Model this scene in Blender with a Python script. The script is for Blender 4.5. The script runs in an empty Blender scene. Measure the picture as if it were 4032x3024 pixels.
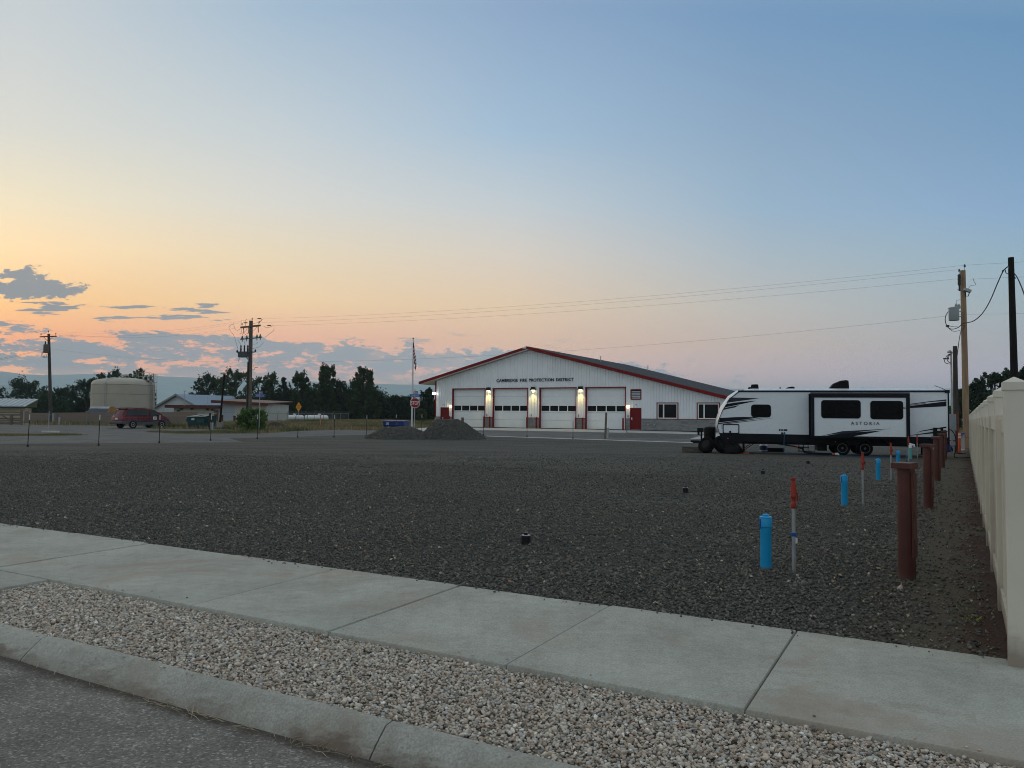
import bpy, bmesh, math, random
import numpy as np
from mathutils import Vector, Matrix
RAD=math.radians
sc=bpy.context.scene
COL=sc.collection
rnd=random.Random(7)
# ---------------------------------------------------------------- survey: camera and ground heights
F=3029.0; CZ=1.65; PITCH=math.atan(127/F); ROLL=0.0094
_fw=Vector((0,math.cos(PITCH),math.sin(PITCH))); _r0=Vector((1,0,0)); _u0=_r0.cross(_fw)
_R=_r0*math.cos(ROLL)+_u0*math.sin(ROLL); _U=_R.cross(_fw); _C=Vector((0,0,CZ))
def ray(u,v): return _fw+_R*((u-2016)/F)-_U*((v-1512)/F)
def T(y): return 0.0 if y<45 else (y-45)*.0125 if y<77 else .4+(min(y,140)-77)*.3/63
def P(u,v,Y):
    d=ray(u,v); return _C+d*(Y/d.y)
def G(u,v,dz=0.0):
    d=ray(u,v); lo,hi=1.0,400.0
    for _ in range(60):
        m=(lo+hi)/2
        if (_C+d*(m/d.y)).z-T(m)-dz>0: lo=m
        else: hi=m
    return P(u,v,lo)
def BASE(u,Y):
    d=ray(u,1600); p=_C+d*(Y/d.y); return Vector((p.x,Y,T(Y)))
class Plane:
    def __init__(s,A,yaw): s.A=Vector(A); s.t=Vector((math.cos(yaw),math.sin(yaw),0)); s.n=Vector((-s.t.y,s.t.x,0))
    def __call__(s,u,v):
        d=ray(u,v); k=(s.A-_C).dot(s.n)/d.dot(s.n); q=_C+d*k
        return ((q-s.A).dot(s.t),q.z-s.A.z)
TT=Vector((.876,-.482,0)); NN=Vector((.482,.876,0))       # along the sidewalk / from the road into the lot
SWYAW=math.atan2(-.482,.876)
def TN(t,n,z=0.0): return TT*t+NN*n+Vector((0,0,z))
# ---------------------------------------------------------------- materials
MATS={}
def s2l(c):
    return tuple(((x/255)/12.92 if x/255<=.04045 else ((x/255+.055)/1.055)**2.4) for x in c)
class NT:
    def __init__(s,tree): s.t=tree; s.n=tree.nodes; s.l=tree.links
    def new(s,typ,**kw):
        n=s.n.new(typ)
        for k,v in kw.items(): setattr(n,k,v)
        return n
    def put(s,sock,v):
        if hasattr(v,'links') or hasattr(v,'is_output'): s.l.new(v,sock)
        else: sock.default_value=v
    def m(s,op,a,b=0.0,c=None,clamp=False):
        n=s.new('ShaderNodeMath',operation=op,use_clamp=clamp); s.put(n.inputs[0],a); s.put(n.inputs[1],b)
        if c is not None: s.put(n.inputs[2],c)
        return n.outputs[0]
    def mr(s,v,a,b,c=0.0,d=1.0,smooth=True):
        n=s.new('ShaderNodeMapRange',interpolation_type='SMOOTHSTEP' if smooth else 'LINEAR')
        s.put(n.inputs[0],v)
        for i,x in enumerate((a,b,c,d)): s.put(n.inputs[1+i],x)
        return n.outputs[0]
    def mix(s,f,a,b,mode='MIX'):
        n=s.new('ShaderNodeMix',data_type='RGBA',blend_type=mode); s.put(n.inputs['Factor'],f)
        for nm,x in ((6,a),(7,b)):
            if isinstance(x,tuple): x=x if len(x)==4 else (*x,1)
            s.put(n.inputs[nm],x)
        return n.outputs[2]
    def noise(s,vec,scale,detail=4,rough=.55,dist=0.0):
        n=s.new('ShaderNodeTexNoise'); s.put(n.inputs['Vector'],vec); n.inputs['Scale'].default_value=scale
        n.inputs['Detail'].default_value=detail; n.inputs['Roughness'].default_value=rough; n.inputs['Distortion'].default_value=dist
        return n.outputs[0]
    def ramp(s,f,stops,interp='LINEAR'):
        n=s.new('ShaderNodeValToRGB'); r=n.color_ramp; r.interpolation=interp
        while len(r.elements)>1: r.elements.remove(r.elements[-1])
        for i,(p,c) in enumerate(stops):
            e=r.elements[0] if i==0 else r.elements.new(p)
            e.position=p; e.color=(*c,1) if len(c)==3 else c
        s.put(n.inputs[0],f); return n.outputs[0]
    def map(s,vec,scale=(1,1,1),loc=(0,0,0)):
        n=s.new('ShaderNodeMapping'); s.put(n.inputs[0],vec); n.inputs['Scale'].default_value=scale; n.inputs['Location'].default_value=loc
        return n.outputs[0]
def newmat(name):
    m=bpy.data.materials.new(name); m.use_nodes=True; t=NT(m.node_tree)
    b=t.n['Principled BSDF']; co=t.new('ShaderNodeTexCoord')
    MATS[name]=m
    return m,t,b,co.outputs['Object']
def mul(c,k): return tuple(min(1,x*k) for x in c)
def mat(name,c,rough=.6,metal=0.0,var=.12,scale=2.0,bump=0.0,bscale=30,spec=.4,dirt=None,dirtamt=.0,stretch=(1,1,1),coat=0):
    if name in MATS: return MATS[name]
    m,t,b,co=newmat(name)
    v=t.map(co,stretch)
    n=t.noise(v,scale,5,.6)
    col=t.mix(t.mr(n,.3,.7),mul(c,1-var),mul(c,1+var))
    if dirt: col=t.mix(t.m('MULTIPLY',t.mr(t.noise(v,scale*.37,6,.65),.48,.72),dirtamt),col,dirt)
    t.put(b.inputs['Base Color'],col)
    t.put(b.inputs['Roughness'],t.mr(t.noise(v,scale*3,3),.3,.7,max(0,rough-.08),min(1,rough+.08)))
    b.inputs['Metallic'].default_value=metal; b.inputs['Specular IOR Level'].default_value=spec
    if coat: b.inputs['Coat Weight'].default_value=coat; b.inputs['Coat Roughness'].default_value=.08
    if bump:
        bn=t.new('ShaderNodeBump'); bn.inputs['Strength'].default_value=bump; bn.inputs['Distance'].default_value=.01
        t.put(bn.inputs['Height'],t.noise(v,bscale,5,.6)); t.l.new(bn.outputs[0],b.inputs['Normal'])
    return m
def emis(name,c,strength):
    m,t,b,co=newmat(name); b.inputs['Base Color'].default_value=(*mul(c,.8),1)
    b.inputs['Emission Color'].default_value=(*c,1); b.inputs['Emission Strength'].default_value=strength; return m
def glass(name,c=(.012,.014,.016),rough=.06):
    m,t,b,co=newmat(name); b.inputs['Base Color'].default_value=(*c,1); b.inputs['Roughness'].default_value=rough
    b.inputs['Specular IOR Level'].default_value=.07
    bn=t.new('ShaderNodeBump'); bn.inputs['Strength'].default_value=.03; t.put(bn.inputs['Height'],t.noise(co,1.3,2)); t.l.new(bn.outputs[0],b.inputs['Normal'])
    return m
def leafmat(name,c1,c2):
    m,t,b,co=newmat(name)
    g=t.new('ShaderNodeNewGeometry')
    n=t.noise(co,.45,3)
    col=t.mix(g.outputs['Random Per Island'],c1,c2)
    col=t.mix(t.mr(n,.35,.65),col,t.mix(.5,col,mul(c2,1.25)))
    t.put(b.inputs['Base Color'],col); b.inputs['Roughness'].default_value=.7; b.inputs['Specular IOR Level'].default_value=.25
    tr=t.new('ShaderNodeBsdfTranslucent'); t.put(tr.inputs[0],col)
    mx=t.new('ShaderNodeMixShader'); mx.inputs[0].default_value=.2
    t.l.new(b.outputs[0],mx.inputs[1]); t.l.new(tr.outputs[0],mx.inputs[2]); t.l.new(mx.outputs[0],t.n['Material Output'].inputs[0])
    return m
# ---------------------------------------------------------------- mesh helpers
FR={}                                                       # frame of each root empty
def tag(o,label=None,cat=None,group=None,kind=None):
    if label: o['label']=label
    if cat: o['category']=cat
    if group: o['group']=group
    if kind: o['kind']=kind
    return o
def thing(name,label,cat,loc=(0,0,0),rz=0.0,group=None,rx=0.0,ry=0.0):
    o=bpy.data.objects.new(name,None); COL.objects.link(o); o.empty_display_size=.2
    M=Matrix.Translation(Vector(loc))@Matrix.Rotation(rz,4,'Z')@Matrix.Rotation(ry,4,'Y')@Matrix.Rotation(rx,4,'X')
    o.matrix_world=M; FR[o.name]=M
    return tag(o,label,cat,group)
def copy_tree(o,parent=None):
    c=o.copy(); COL.objects.link(c)
    if parent is not None: c.parent=parent
    for ch in list(o.children): copy_tree(ch,c)
    return c
class MB:
    def __init__(s): s.v=[]; s.f=[]
    def add(s,vs,fs):
        b=len(s.v); s.v+=[tuple(x) for x in vs]; s.f+=[tuple(i+b for i in f) for f in fs]; return s
    def box(s,c,size,rz=0.0,M=None,taper=1.0):
        x,y,z=size[0]/2,size[1]/2,size[2]/2
        vs=[Vector((a*x*(taper if k>0 else 1),b*y*(taper if k>0 else 1),k*z)) for k in(-1,1) for b in(-1,1) for a in(-1,1)]
        if M is None: M=Matrix.Rotation(rz,4,'Z')
        vs=[M@q+Vector(c) for q in vs]
        return s.add(vs,[(0,2,3,1),(4,5,7,6),(0,1,5,4),(2,6,7,3),(0,4,6,2),(1,3,7,5)])
    def bb(s,x0,x1,y0,y1,z0,z1): return s.box(((x0+x1)/2,(y0+y1)/2,(z0+z1)/2),(x1-x0,y1-y0,z1-z0))
    def tube(s,pts,r,n=8,cap=True):
        pts=[Vector(p) for p in pts]; rs=r if isinstance(r,(list,tuple)) else [r]*len(pts)
        vs=[];fs=[]; prev=None
        for i,p in enumerate(pts):
            d=(pts[min(i+1,len(pts)-1)]-pts[max(i-1,0)])
            if d.length<1e-9: d=Vector((0,0,1))
            d.normalize()
            if prev is None:
                a=Vector((0,0,1)) if abs(d.z)<.9 else Vector((1,0,0)); ex=d.cross(a).normalized()
            else:
                ex=(prev-d*prev.dot(d)).normalized()
            prev=ex; ey=d.cross(ex)
            for k in range(n):
                an=2*math.pi*k/n; vs.append(p+(ex*math.cos(an)+ey*math.sin(an))*rs[i])
        for i in range(len(pts)-1):
            for k in range(n):
                k2=(k+1)%n; fs.append((i*n+k,i*n+k2,(i+1)*n+k2,(i+1)*n+k))
        if cap: fs.append(tuple(range(n-1,-1,-1))); fs.append(tuple(range((len(pts)-1)*n,len(pts)*n)))
        return s.add(vs,fs)
    def lathe(s,prof,c=(0,0,0),n=24,M=None):
        vs=[];fs=[]; m=len(prof); M=M or Matrix.Identity(4); c=Vector(c)
        for (r,z) in prof:
            for k in range(n):
                a=2*math.pi*k/n; vs.append(M@Vector((max(r,1e-4)*math.cos(a),max(r,1e-4)*math.sin(a),z))+c)
        for i in range(m-1):
            for k in range(n):
                k2=(k+1)%n; fs.append((i*n+k,i*n+k2,(i+1)*n+k2,(i+1)*n+k))
        fs.append(tuple(range(n-1,-1,-1))); fs.append(tuple(range((m-1)*n,m*n)))
        return s.add(vs,fs)
    def prism(s,poly,o,ex,ey,depth):
        o=Vector(o); ex=Vector(ex); ey=Vector(ey); ez=ex.cross(ey)
        a=[o+ex*p[0]+ey*p[1] for p in poly]; b=[q+ez*depth for q in a]; n=len(poly)
        return s.add(a+b,[tuple(range(n-1,-1,-1)),tuple(range(n,2*n))]+[(i,(i+1)%n,n+(i+1)%n,n+i) for i in range(n)])
    def build(s,name,m,parent=None,world=False,smooth=False,bevel=0.0,root=None):
        me=bpy.data.meshes.new(name); vs=s.v
        rt=root or parent
        if world and rt is not None:
            while rt.parent is not None: rt=rt.parent
            if rt.name in FR:
                I=FR[rt.name].inverted(); vs=[I@Vector(q) for q in vs]
        me.from_pydata([tuple(q) for q in vs],[],s.f)
        bm=bmesh.new(); bm.from_mesh(me); bmesh.ops.recalc_face_normals(bm,faces=bm.faces)
        if bevel:
            ed=[e for e in bm.edges if len(e.link_faces)==2 and e.calc_face_angle(0)>.6]
            bmesh.ops.bevel(bm,geom=ed,offset=bevel,segments=2,affect='EDGES',profile=.6,clamp_overlap=True)
        bm.to_mesh(me); bm.free()
        if smooth:
            for q in me.polygons: q.use_smooth=True
            try: me.set_sharp_from_angle(angle=RAD(38))
            except Exception: pass
        o=bpy.data.objects.new(name,me); COL.objects.link(o); me.materials.append(m)
        if parent is not None: o.parent=parent
        return o
def npmesh(name,V,Fa,m,smooth=False):
    """V (n,3), Fa (k,c) constant corner count"""
    me=bpy.data.meshes.new(name); k,c=Fa.shape
    me.vertices.add(len(V)); me.vertices.foreach_set('co',V.astype(np.float32).ravel())
    me.loops.add(k*c); me.loops.foreach_set('vertex_index',Fa.astype(np.int32).ravel())
    me.polygons.add(k); me.polygons.foreach_set('loop_start',(np.arange(k)*c).astype(np.int32))
    me.polygons.foreach_set('loop_total',np.full(k,c,np.int32))
    if smooth: me.polygons.foreach_set('use_smooth',np.ones(k,bool))
    me.update(calc_edges=True); me.validate()
    o=bpy.data.objects.new(name,me); COL.objects.link(o); me.materials.append(m); return o
def sheet(name,pts,m,dz=0.0,zfun=None,cuts=(45,77,140),kind='structure'):
    bm=bmesh.new(); vs=[bm.verts.new((p[0],p[1],0)) for p in pts]; bm.faces.new(vs)
    for y in cuts:
        bmesh.ops.bisect_plane(bm,geom=bm.verts[:]+bm.edges[:]+bm.faces[:],plane_co=(0,y,0),plane_no=(0,1,0))
    bmesh.ops.triangulate(bm,faces=bm.faces[:])
    for v in bm.verts: v.co.z=(zfun or (lambda x,y:T(y)))(v.co.x,v.co.y)+dz
    bmesh.ops.recalc_face_normals(bm,faces=bm.faces)
    for f in bm.faces:
        if f.normal.z<0: f.normal_flip()
    me=bpy.data.meshes.new(name); bm.to_mesh(me); bm.free()
    o=bpy.data.objects.new(name,me); COL.objects.link(o); me.materials.append(m); o['kind']=kind; return o
def text_mesh(name,s,m,parent,M,width=None,height=None,depth=.01,bold=0.0,word=1.0,char=1.0,align='CENTER'):
    cu=bpy.data.curves.new(name,'FONT'); cu.body=s; cu.align_x=align; cu.align_y='BOTTOM_BASELINE'
    cu.extrude=depth/2; cu.offset=bold; cu.space_word=word; cu.space_character=char; cu.resolution_u=3
    o=bpy.data.objects.new('tmp',cu); COL.objects.link(o); bpy.context.view_layer.update()
    me=bpy.data.meshes.new_from_object(o.evaluated_get(bpy.context.evaluated_depsgraph_get()))
    bpy.data.objects.remove(o)
    xs=[v.co.x for v in me.vertices]; ys=[v.co.y for v in me.vertices]
    w=max(xs)-min(xs); h=max(ys)-min(ys); cx=(max(xs)+min(xs))/2; y0=min(ys)
    kx=(width/w) if width else 1; ky=(height/h) if height else kx
    for v in me.vertices: v.co=M@Vector(((v.co.x-cx)*kx,(v.co.y-y0)*ky,v.co.z))
    me.name=name; me.materials.clear(); me.materials.append(m)
    r=bpy.data.objects.new(name,me); COL.objects.link(r)
    if parent is not None: r.parent=parent
    return r
def MX(o,ex,ey):
    ex=Vector(ex).normalized(); ey=Vector(ey).normalized(); ez=ex.cross(ey)
    M=Matrix.Identity(4)
    for i,a in enumerate((ex,ey,ez)):
        for k in range(3): M[k][i]=a[k]
    for k in range(3): M[k][3]=o[k]
    return M
def sag(a,b,s,n=14):
    a=Vector(a);b=Vector(b)
    return [a.lerp(b,i/n)-Vector((0,0,4*s*(i/n)*(1-i/n))) for i in range(n+1)]
# ---------------------------------------------------------------- camera, render settings
cam=bpy.data.cameras.new('camera'); co=bpy.data.objects.new('camera',cam); COL.objects.link(co)
cam.sensor_width=36; cam.sensor_fit='HORIZONTAL'; cam.lens=36*F/4032; cam.clip_start=.05; cam.clip_end=20000
M=Matrix.Identity(4)
for k in range(3): M[k][0]=_R[k]; M[k][1]=_U[k]; M[k][2]=-_fw[k]; M[k][3]=_C[k]
co.matrix_world=M; sc.camera=co
sc.render.engine='CYCLES'
sc.view_settings.view_transform='Standard'; sc.view_settings.look='None'; sc.view_settings.exposure=0; sc.view_settings.gamma=1
sc.cycles.use_denoising=True; sc.cycles.max_bounces=6; sc.cycles.diffuse_bounces=3; sc.cycles.glossy_bounces=3
sc.cycles.transmission_bounces=4; sc.cycles.volume_bounces=3; sc.cycles.caustics_reflective=False; sc.cycles.caustics_refractive=False
sc.cycles.sample_clamp_indirect=4; sc.cycles.filter_width=1.0
# ---------------------------------------------------------------- sky
w=bpy.data.worlds.new('World'); sc.world=w; w.use_nodes=True; t=NT(w.node_tree)
SUN_AZ=RAD(-42); SUN_EL=RAD(1.5)
tc=t.new('ShaderNodeTexCoord').outputs['Generated']
nv=t.new('ShaderNodeVectorMath',operation='NORMALIZE'); t.put(nv.inputs[0],tc)
sx=t.new('ShaderNodeSeparateXYZ'); t.put(sx.inputs[0],nv.outputs[0]); X,Yy,Z=sx.outputs
el=t.m('MULTIPLY',t.m('ARCSINE',Z),180/math.pi); az=t.m('MULTIPLY',t.m('ARCTAN2',X,Yy),180/math.pi)
el0=el; el=t.m('DIVIDE',el0,t.m('COSINE',t.m('MINIMUM',t.m('ABSOLUTE',t.m('MULTIPLY',az,math.pi/180)),.75)))   # the glow dips toward the sides
fe=t.m('DIVIDE',el,46.0,clamp=True)
ep=[x*40/46 for x in (0,.075,.137,.206,.298,.387,.515,.71)]+[1]
TAB={'l': [(212, 160, 155), (255, 163.4, 132.1), (234.0, 131.9, 99.2), (243.1, 190.0, 122.3), (255.0, 223.6, 173.6), (236.3, 227.7, 197.0), (214.8, 217.5, 210.6), (199.2, 207.5, 211.6), (184, 193, 199)], 'ml': [(190, 165, 168), (255, 175.0, 173.7), (255, 178.3, 150.5), (255, 213.3, 160.5), (240.1, 220.3, 186.8), (221.0, 218.8, 211.7), (198.1, 208.2, 214.2), (161.1, 186.3, 208.7), (184, 193, 199)], 'c': [(180, 165, 168), (255, 196.3, 186.3), (242.5, 192.5, 164.7), (241.7, 207.9, 171.7), (224.6, 211.7, 198.7), (199.6, 207.3, 212.9), (161.5, 189.8, 215.2), (138.4, 165.6, 199.5), (183, 192, 199)], 'mr': [(162, 162, 172), (218.5, 187.3, 201.5), (208.4, 184.4, 179.5), (197.6, 191.6, 188.9), (173.6, 187.1, 199.8), (151.0, 179.2, 205.2), (137.5, 166.3, 196.4), (112.7, 150.2, 190.1), (182, 192, 199)], 'r': [(150, 158, 174), (193.5, 182.8, 212.1), (174.7, 175.1, 189.8), (162.0, 176.7, 189.6), (148.5, 178.3, 198.5), (134.0, 169.1, 207.8), (118.5, 156.3, 195.0), (99.2, 144.3, 185.0), (181, 191, 199)], 'b': [(156, 164, 178), (169, 174, 187), (182, 188, 200), (184, 194, 204), (182, 196, 206), (180, 195, 205), (180, 194, 204), (180, 192, 201), (183, 192, 199)]}
rp={k:t.ramp(fe,[(p,s2l(c)) for p,c in zip(ep,v)],'CARDINAL' if False else 'LINEAR') for k,v in TAB.items()}
sky=t.mix(t.mr(az,-33,-17,smooth=False),rp['l'],rp['ml'])
sky=t.mix(t.mr(az,-17,0,smooth=False),sky,rp['c'])
sky=t.mix(t.mr(az,0,18,smooth=False),sky,rp['mr'])
sky=t.mix(t.mr(az,18,34,smooth=False),sky,rp['r'])
sky=t.mix(t.mr(t.m('ABSOLUTE',az),45,130),sky,rp['b'])
# clouds (noise on the direction, stretched sideways)
cv=t.new('ShaderNodeCombineXYZ'); t.put(cv.inputs[0],t.m('MULTIPLY',az,.30)); t.put(cv.inputs[1],t.m('MULTIPLY',el,.85)); cv.inputs[2].default_value=3.7
n1=t.noise(cv.outputs[0],1.15,10,.60,.15)
n2=t.noise(t.map(cv.outputs[0],(.35,.5,1),(5,2,0)),1.0,3,.5)
nf=t.noise(cv.outputs[0],5.5,6,.65,.1)
cs=t.new('ShaderNodeCombineXYZ'); t.put(cs.inputs[0],t.m('MULTIPLY',az,.34)); t.put(cs.inputs[1],t.m('MULTIPLY',el,2.6)); cs.inputs[2].default_value=1.3
ns=t.noise(cs.outputs[0],1.0,7,.55,.1)
top=t.mr(az,-34,8,7.0,4.6,smooth=False)
deck=t.m('MULTIPLY',t.mr(el,t.m('ADD',top,.30),t.m('SUBTRACT',top,.9)),t.mr(az,24,4))
deck=t.m('MULTIPLY',deck,t.mr(el,-.5,1.0))
# two heaps standing apart at the left
def blob(a0,e0,ra,re,wob=True):
    q=t.m('ADD',t.m('POWER',t.m('ABSOLUTE',t.m('DIVIDE',t.m('SUBTRACT',az,a0),ra)),2.0),t.m('POWER',t.m('ABSOLUTE',t.m('DIVIDE',t.m('SUBTRACT',el,e0),re)),2.0))
    return t.mr(q,2.6,0.0,smooth=False)
big=t.m('MAXIMUM',t.m('MAXIMUM',blob(-32.7,10.0,1.35,.8),blob(-31.2,9.15,1.9,.75)),blob(-33.4,9.1,1.6,.8))
strk=t.m('MULTIPLY',t.mr(t.m('ABSOLUTE',t.m('SUBTRACT',el,7.5)),1.5,.3),t.mr(az,-13,-24))
strk2=t.m('MULTIPLY',t.mr(t.m('ABSOLUTE',t.m('SUBTRACT',el,5.2)),1.6,.3),t.mr(t.m('ABSOLUTE',t.m('ADD',az,4)),15,4))
heap=t.m('MAXIMUM',t.m('MAXIMUM',blob(-5.2,4.0,1.9,.85),blob(-10.6,4.2,1.6,.75)),blob(-2.2,3.8,2.0,.6))
det=t.m('ADD',t.m('MULTIPLY',t.m('SUBTRACT',n1,.5),1.25),t.m('MULTIPLY',t.m('SUBTRACT',nf,.5),.62))
cvb=t.new('ShaderNodeCombineXYZ'); t.put(cvb.inputs[0],t.m('MULTIPLY',az,1.15)); t.put(cvb.inputs[1],t.m('MULTIPLY',el,1.9)); cvb.inputs[2].default_value=8.2
detb=t.m('SUBTRACT',t.noise(cvb.outputs[0],1.0,9,.62,.3),.5)
cd=t.mr(t.m('ADD',det,t.m('ADD',t.m('MULTIPLY',deck,.36),t.m('ADD',t.m('MULTIPLY',t.m('SUBTRACT',n2,.5),.3),-.265))),-.03,.075)
cd=t.m('MULTIPLY',t.m('MULTIPLY',cd,t.mr(deck,0,.25)),t.mr(el,1.8,3.7,.4,1.0))
cb=t.mr(t.m('ADD',t.m('MULTIPLY',detb,2.0),t.m('SUBTRACT',big,.66)),-.05,.12)
ch=t.mr(t.m('ADD',t.m('MULTIPLY',detb,2.2),t.m('SUBTRACT',heap,.68)),-.05,.16)
c1=t.mr(t.m('ADD',ns,t.m('MULTIPLY',strk,.14)),.69,.73)
c1=t.m('MULTIPLY',c1,t.mr(strk,.1,.4))
c2_=t.m('MULTIPLY',t.mr(t.m('ADD',ns,t.m('MULTIPLY',strk2,.10)),.665,.74),t.m('MULTIPLY',strk2,.6))
cm=t.m('MAXIMUM',t.m('MAXIMUM',t.m('MAXIMUM',cd,cb),t.m('MAXIMUM',c1,c2_)),t.m('MULTIPLY',ch,.85))
ccol=t.mix(t.mr(az,-34,5),s2l((150,167,178)),s2l((160,176,187)))
ccol=t.mix(t.mr(el,6.2,8.5),ccol,s2l((143,154,166)))
ccol=t.mix(t.m('MULTIPLY',t.mr(n1,.62,.42),t.mr(el,7.5,5.0,.06,.30)),ccol,s2l((188,178,180)))
# thin uniform veil near the horizon
veil=t.m('MULTIPLY',t.mr(el,3.9,1.4),t.mr(az,34,-10,0.0,.62))
sky=t.mix(veil,sky,s2l((190,178,180)))
sky=t.mix(t.m('MULTIPLY',cm,.88),sky,ccol)
st=t.new('ShaderNodeTexSky',sky_type='NISHITA',sun_disc=False); st.sun_elevation=SUN_EL; st.sun_rotation=SUN_AZ; st.altitude=800; st.dust_density=2.0
bg1=t.n['Background']; bg1.inputs[1].default_value=.965; t.put(bg1.inputs[0],t.mix(t.mr(el,-1.0,-3.0),sky,(.06,.055,.05)))
bg2=t.new('ShaderNodeBackground'); t.put(bg2.inputs[1],t.m('MULTIPLY',t.m('SUBTRACT',1.0,cm),.05)); t.put(bg2.inputs[0],st.outputs[0])
ad=t.new('ShaderNodeAddShader'); t.l.new(bg1.outputs[0],ad.inputs[0]); t.l.new(bg2.outputs[0],ad.inputs[1])
t.l.new(ad.outputs[0],t.n['World Output'].inputs[0])
sl=bpy.data.lights.new('sun','SUN'); sl.energy=.12; sl.angle=RAD(14); sl.color=(1,.72,.45)
so=bpy.data.objects.new('sun',sl); COL.objects.link(so)
d=Vector((math.sin(SUN_AZ)*math.cos(RAD(6)),math.cos(SUN_AZ)*math.cos(RAD(6)),math.sin(RAD(6))))
so.rotation_euler=d.to_track_quat('Z','Y').to_euler()
# ---------------------------------------------------------------- air
m=bpy.data.materials.new('air'); m.use_nodes=True; tn=NT(m.node_tree); tn.n.remove(tn.n['Principled BSDF'])
pv=tn.new('ShaderNodeVolumePrincipled'); pv.inputs['Color'].default_value=(.78,.94,1.0,1); pv.inputs['Density'].default_value=.00017; pv.inputs['Anisotropy'].default_value=0.0
tn.l.new(pv.outputs[0],tn.n['Material Output'].inputs['Volume'])
hz=MB().bb(-9800,9800,-900,9800,-3,335).build('haze',m); tag(hz,kind='stuff')
# ---------------------------------------------------------------- hills
def hills(name,dist,pts,m,seed,rough):
    r=random.Random(seed); us=np.linspace(-1500,5600,260); V=[];Fs=[]
    xs=[p[0] for p in pts]; hs=[p[1] for p in pts]
    depth=[(0,0),(.35,.45),(.7,.85),(1,1),(1.5,.8),(2.2,.0)]
    for i,u in enumerate(us):
        h=np.interp(u,xs,hs); h+=rough*(math.sin(u*.011+seed)+.6*math.sin(u*.027+2*seed)+.4*math.sin(u*.063))
        a=math.atan((u-2016)/F)
        for dd,k in depth:
            D=dist*(.8+.2*dd)
            rr=D/math.cos(a*.9) if abs(a)<1.2 else D
            V.append((math.sin(a)*rr,math.cos(a)*rr,-2+(h*dist/F/math.cos(a)+1.65+2)*k*(1+.04*math.sin(u*.03*(1+dd)+dd*9))if k<1 else -2+(h*dist/F/math.cos(a)+1.65+2)))
    n=len(depth)
    for i in range(len(us)-1):
        for j in range(n-1): Fs.append((i*n+j,(i+1)*n+j,(i+1)*n+j+1,i*n+j+1))
    o=npmesh(name,np.array(V),np.array(Fs),m,True); o['kind']='structure'
mh=mat('hazed_hill_brush',(.17,.22,.235),.9,var=.25,scale=.01)  # brush colour with the blue of distant haze mixed in
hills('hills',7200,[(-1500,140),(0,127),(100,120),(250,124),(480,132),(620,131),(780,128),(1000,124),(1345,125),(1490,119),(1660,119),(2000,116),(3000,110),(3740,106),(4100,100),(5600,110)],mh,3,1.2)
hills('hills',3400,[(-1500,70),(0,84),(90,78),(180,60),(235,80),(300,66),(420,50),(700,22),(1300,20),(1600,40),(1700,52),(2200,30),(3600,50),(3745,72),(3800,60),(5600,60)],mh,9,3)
# ---------------------------------------------------------------- ground surfaces
def groundmat(name,stops,scales,bump,bscale,rough=.9,big=None,bigscale=.15,bigamt=.6):
    """speckled loose surface: cell colours (voronoi) over broad tone drift"""
    m,t,b,co=newmat(name)
    vo=t.new('ShaderNodeTexVoronoi'); t.put(vo.inputs['Vector'],co); vo.inputs['Scale'].default_value=scales[0]
    sp=t.new('ShaderNodeSeparateColor'); t.put(sp.inputs[0],vo.outputs['Color'])
    col=t.ramp(sp.outputs[0],stops)
    if len(scales)>1:
        n=t.noise(co,scales[1],6,.7); col=t.mix(1.0,col,t.mix(t.mr(n,.3,.7),(.72,.72,.72),(1.25,1.25,1.25)),'MULTIPLY')
    if big is not None:
        nb=t.noise(co,bigscale,5,.6,.4); col=t.mix(t.m('MULTIPLY',t.mr(nb,.42,.7),bigamt),col,big)
    t.put(b.inputs['Base Color'],col); b.inputs['Roughness'].default_value=rough; b.inputs['Specular IOR Level'].default_value=.25
    bn=t.new('ShaderNodeBump'); bn.inputs['Strength'].default_value=bump; bn.inputs['Distance'].default_value=.02
    h=t.m('ADD',t.m('MULTIPLY',vo.outputs['Distance'],-.8),t.noise(co,bscale,5,.65)); t.put(bn.inputs['Height'],h); t.l.new(bn.outputs[0],b.inputs['Normal'])
    return m,t,b,co,col
m_field,_,_,_,_=groundmat('dry_field',[(0,(.16,.12,.07)),(.5,(.20,.165,.10)),(1,(.13,.13,.06))],(9,1.2),.6,20,big=(.09,.115,.045),bigscale=.09)
m_asph,_,_,_,_=groundmat('old_asphalt',[(0,(.10,.10,.098)),(.6,(.125,.122,.118)),(.93,(.155,.15,.142)),(1,(.24,.235,.22))],(55,.5),.25,60,big=(.145,.138,.125),bigscale=.12)
m_lot,t,b,co,col=groundmat('crushed_rock',[(0,(.043,.043,.038)),(.45,(.074,.073,.063)),(.8,(.105,.102,.087)),(.97,(.15,.14,.115)),(1,(.27,.23,.18))],(38,7),1.0,45,big=(.105,.092,.080),bigscale=.22,bigamt=.5)
m2=t.noise(co,11,5,.75); col=t.mix(1.0,col,t.mix(t.mr(m2,.34,.66),(.62,.62,.62),(1.34,1.34,1.34)),'MULTIPLY')
m3=t.noise(t.map(co,(.16,.55,1)),1.0,6,.62,.4); col=t.mix(1.0,col,t.mix(t.mr(m3,.36,.64),(.80,.80,.80),(1.14,1.14,1.14)),'MULTIPLY')
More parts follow.
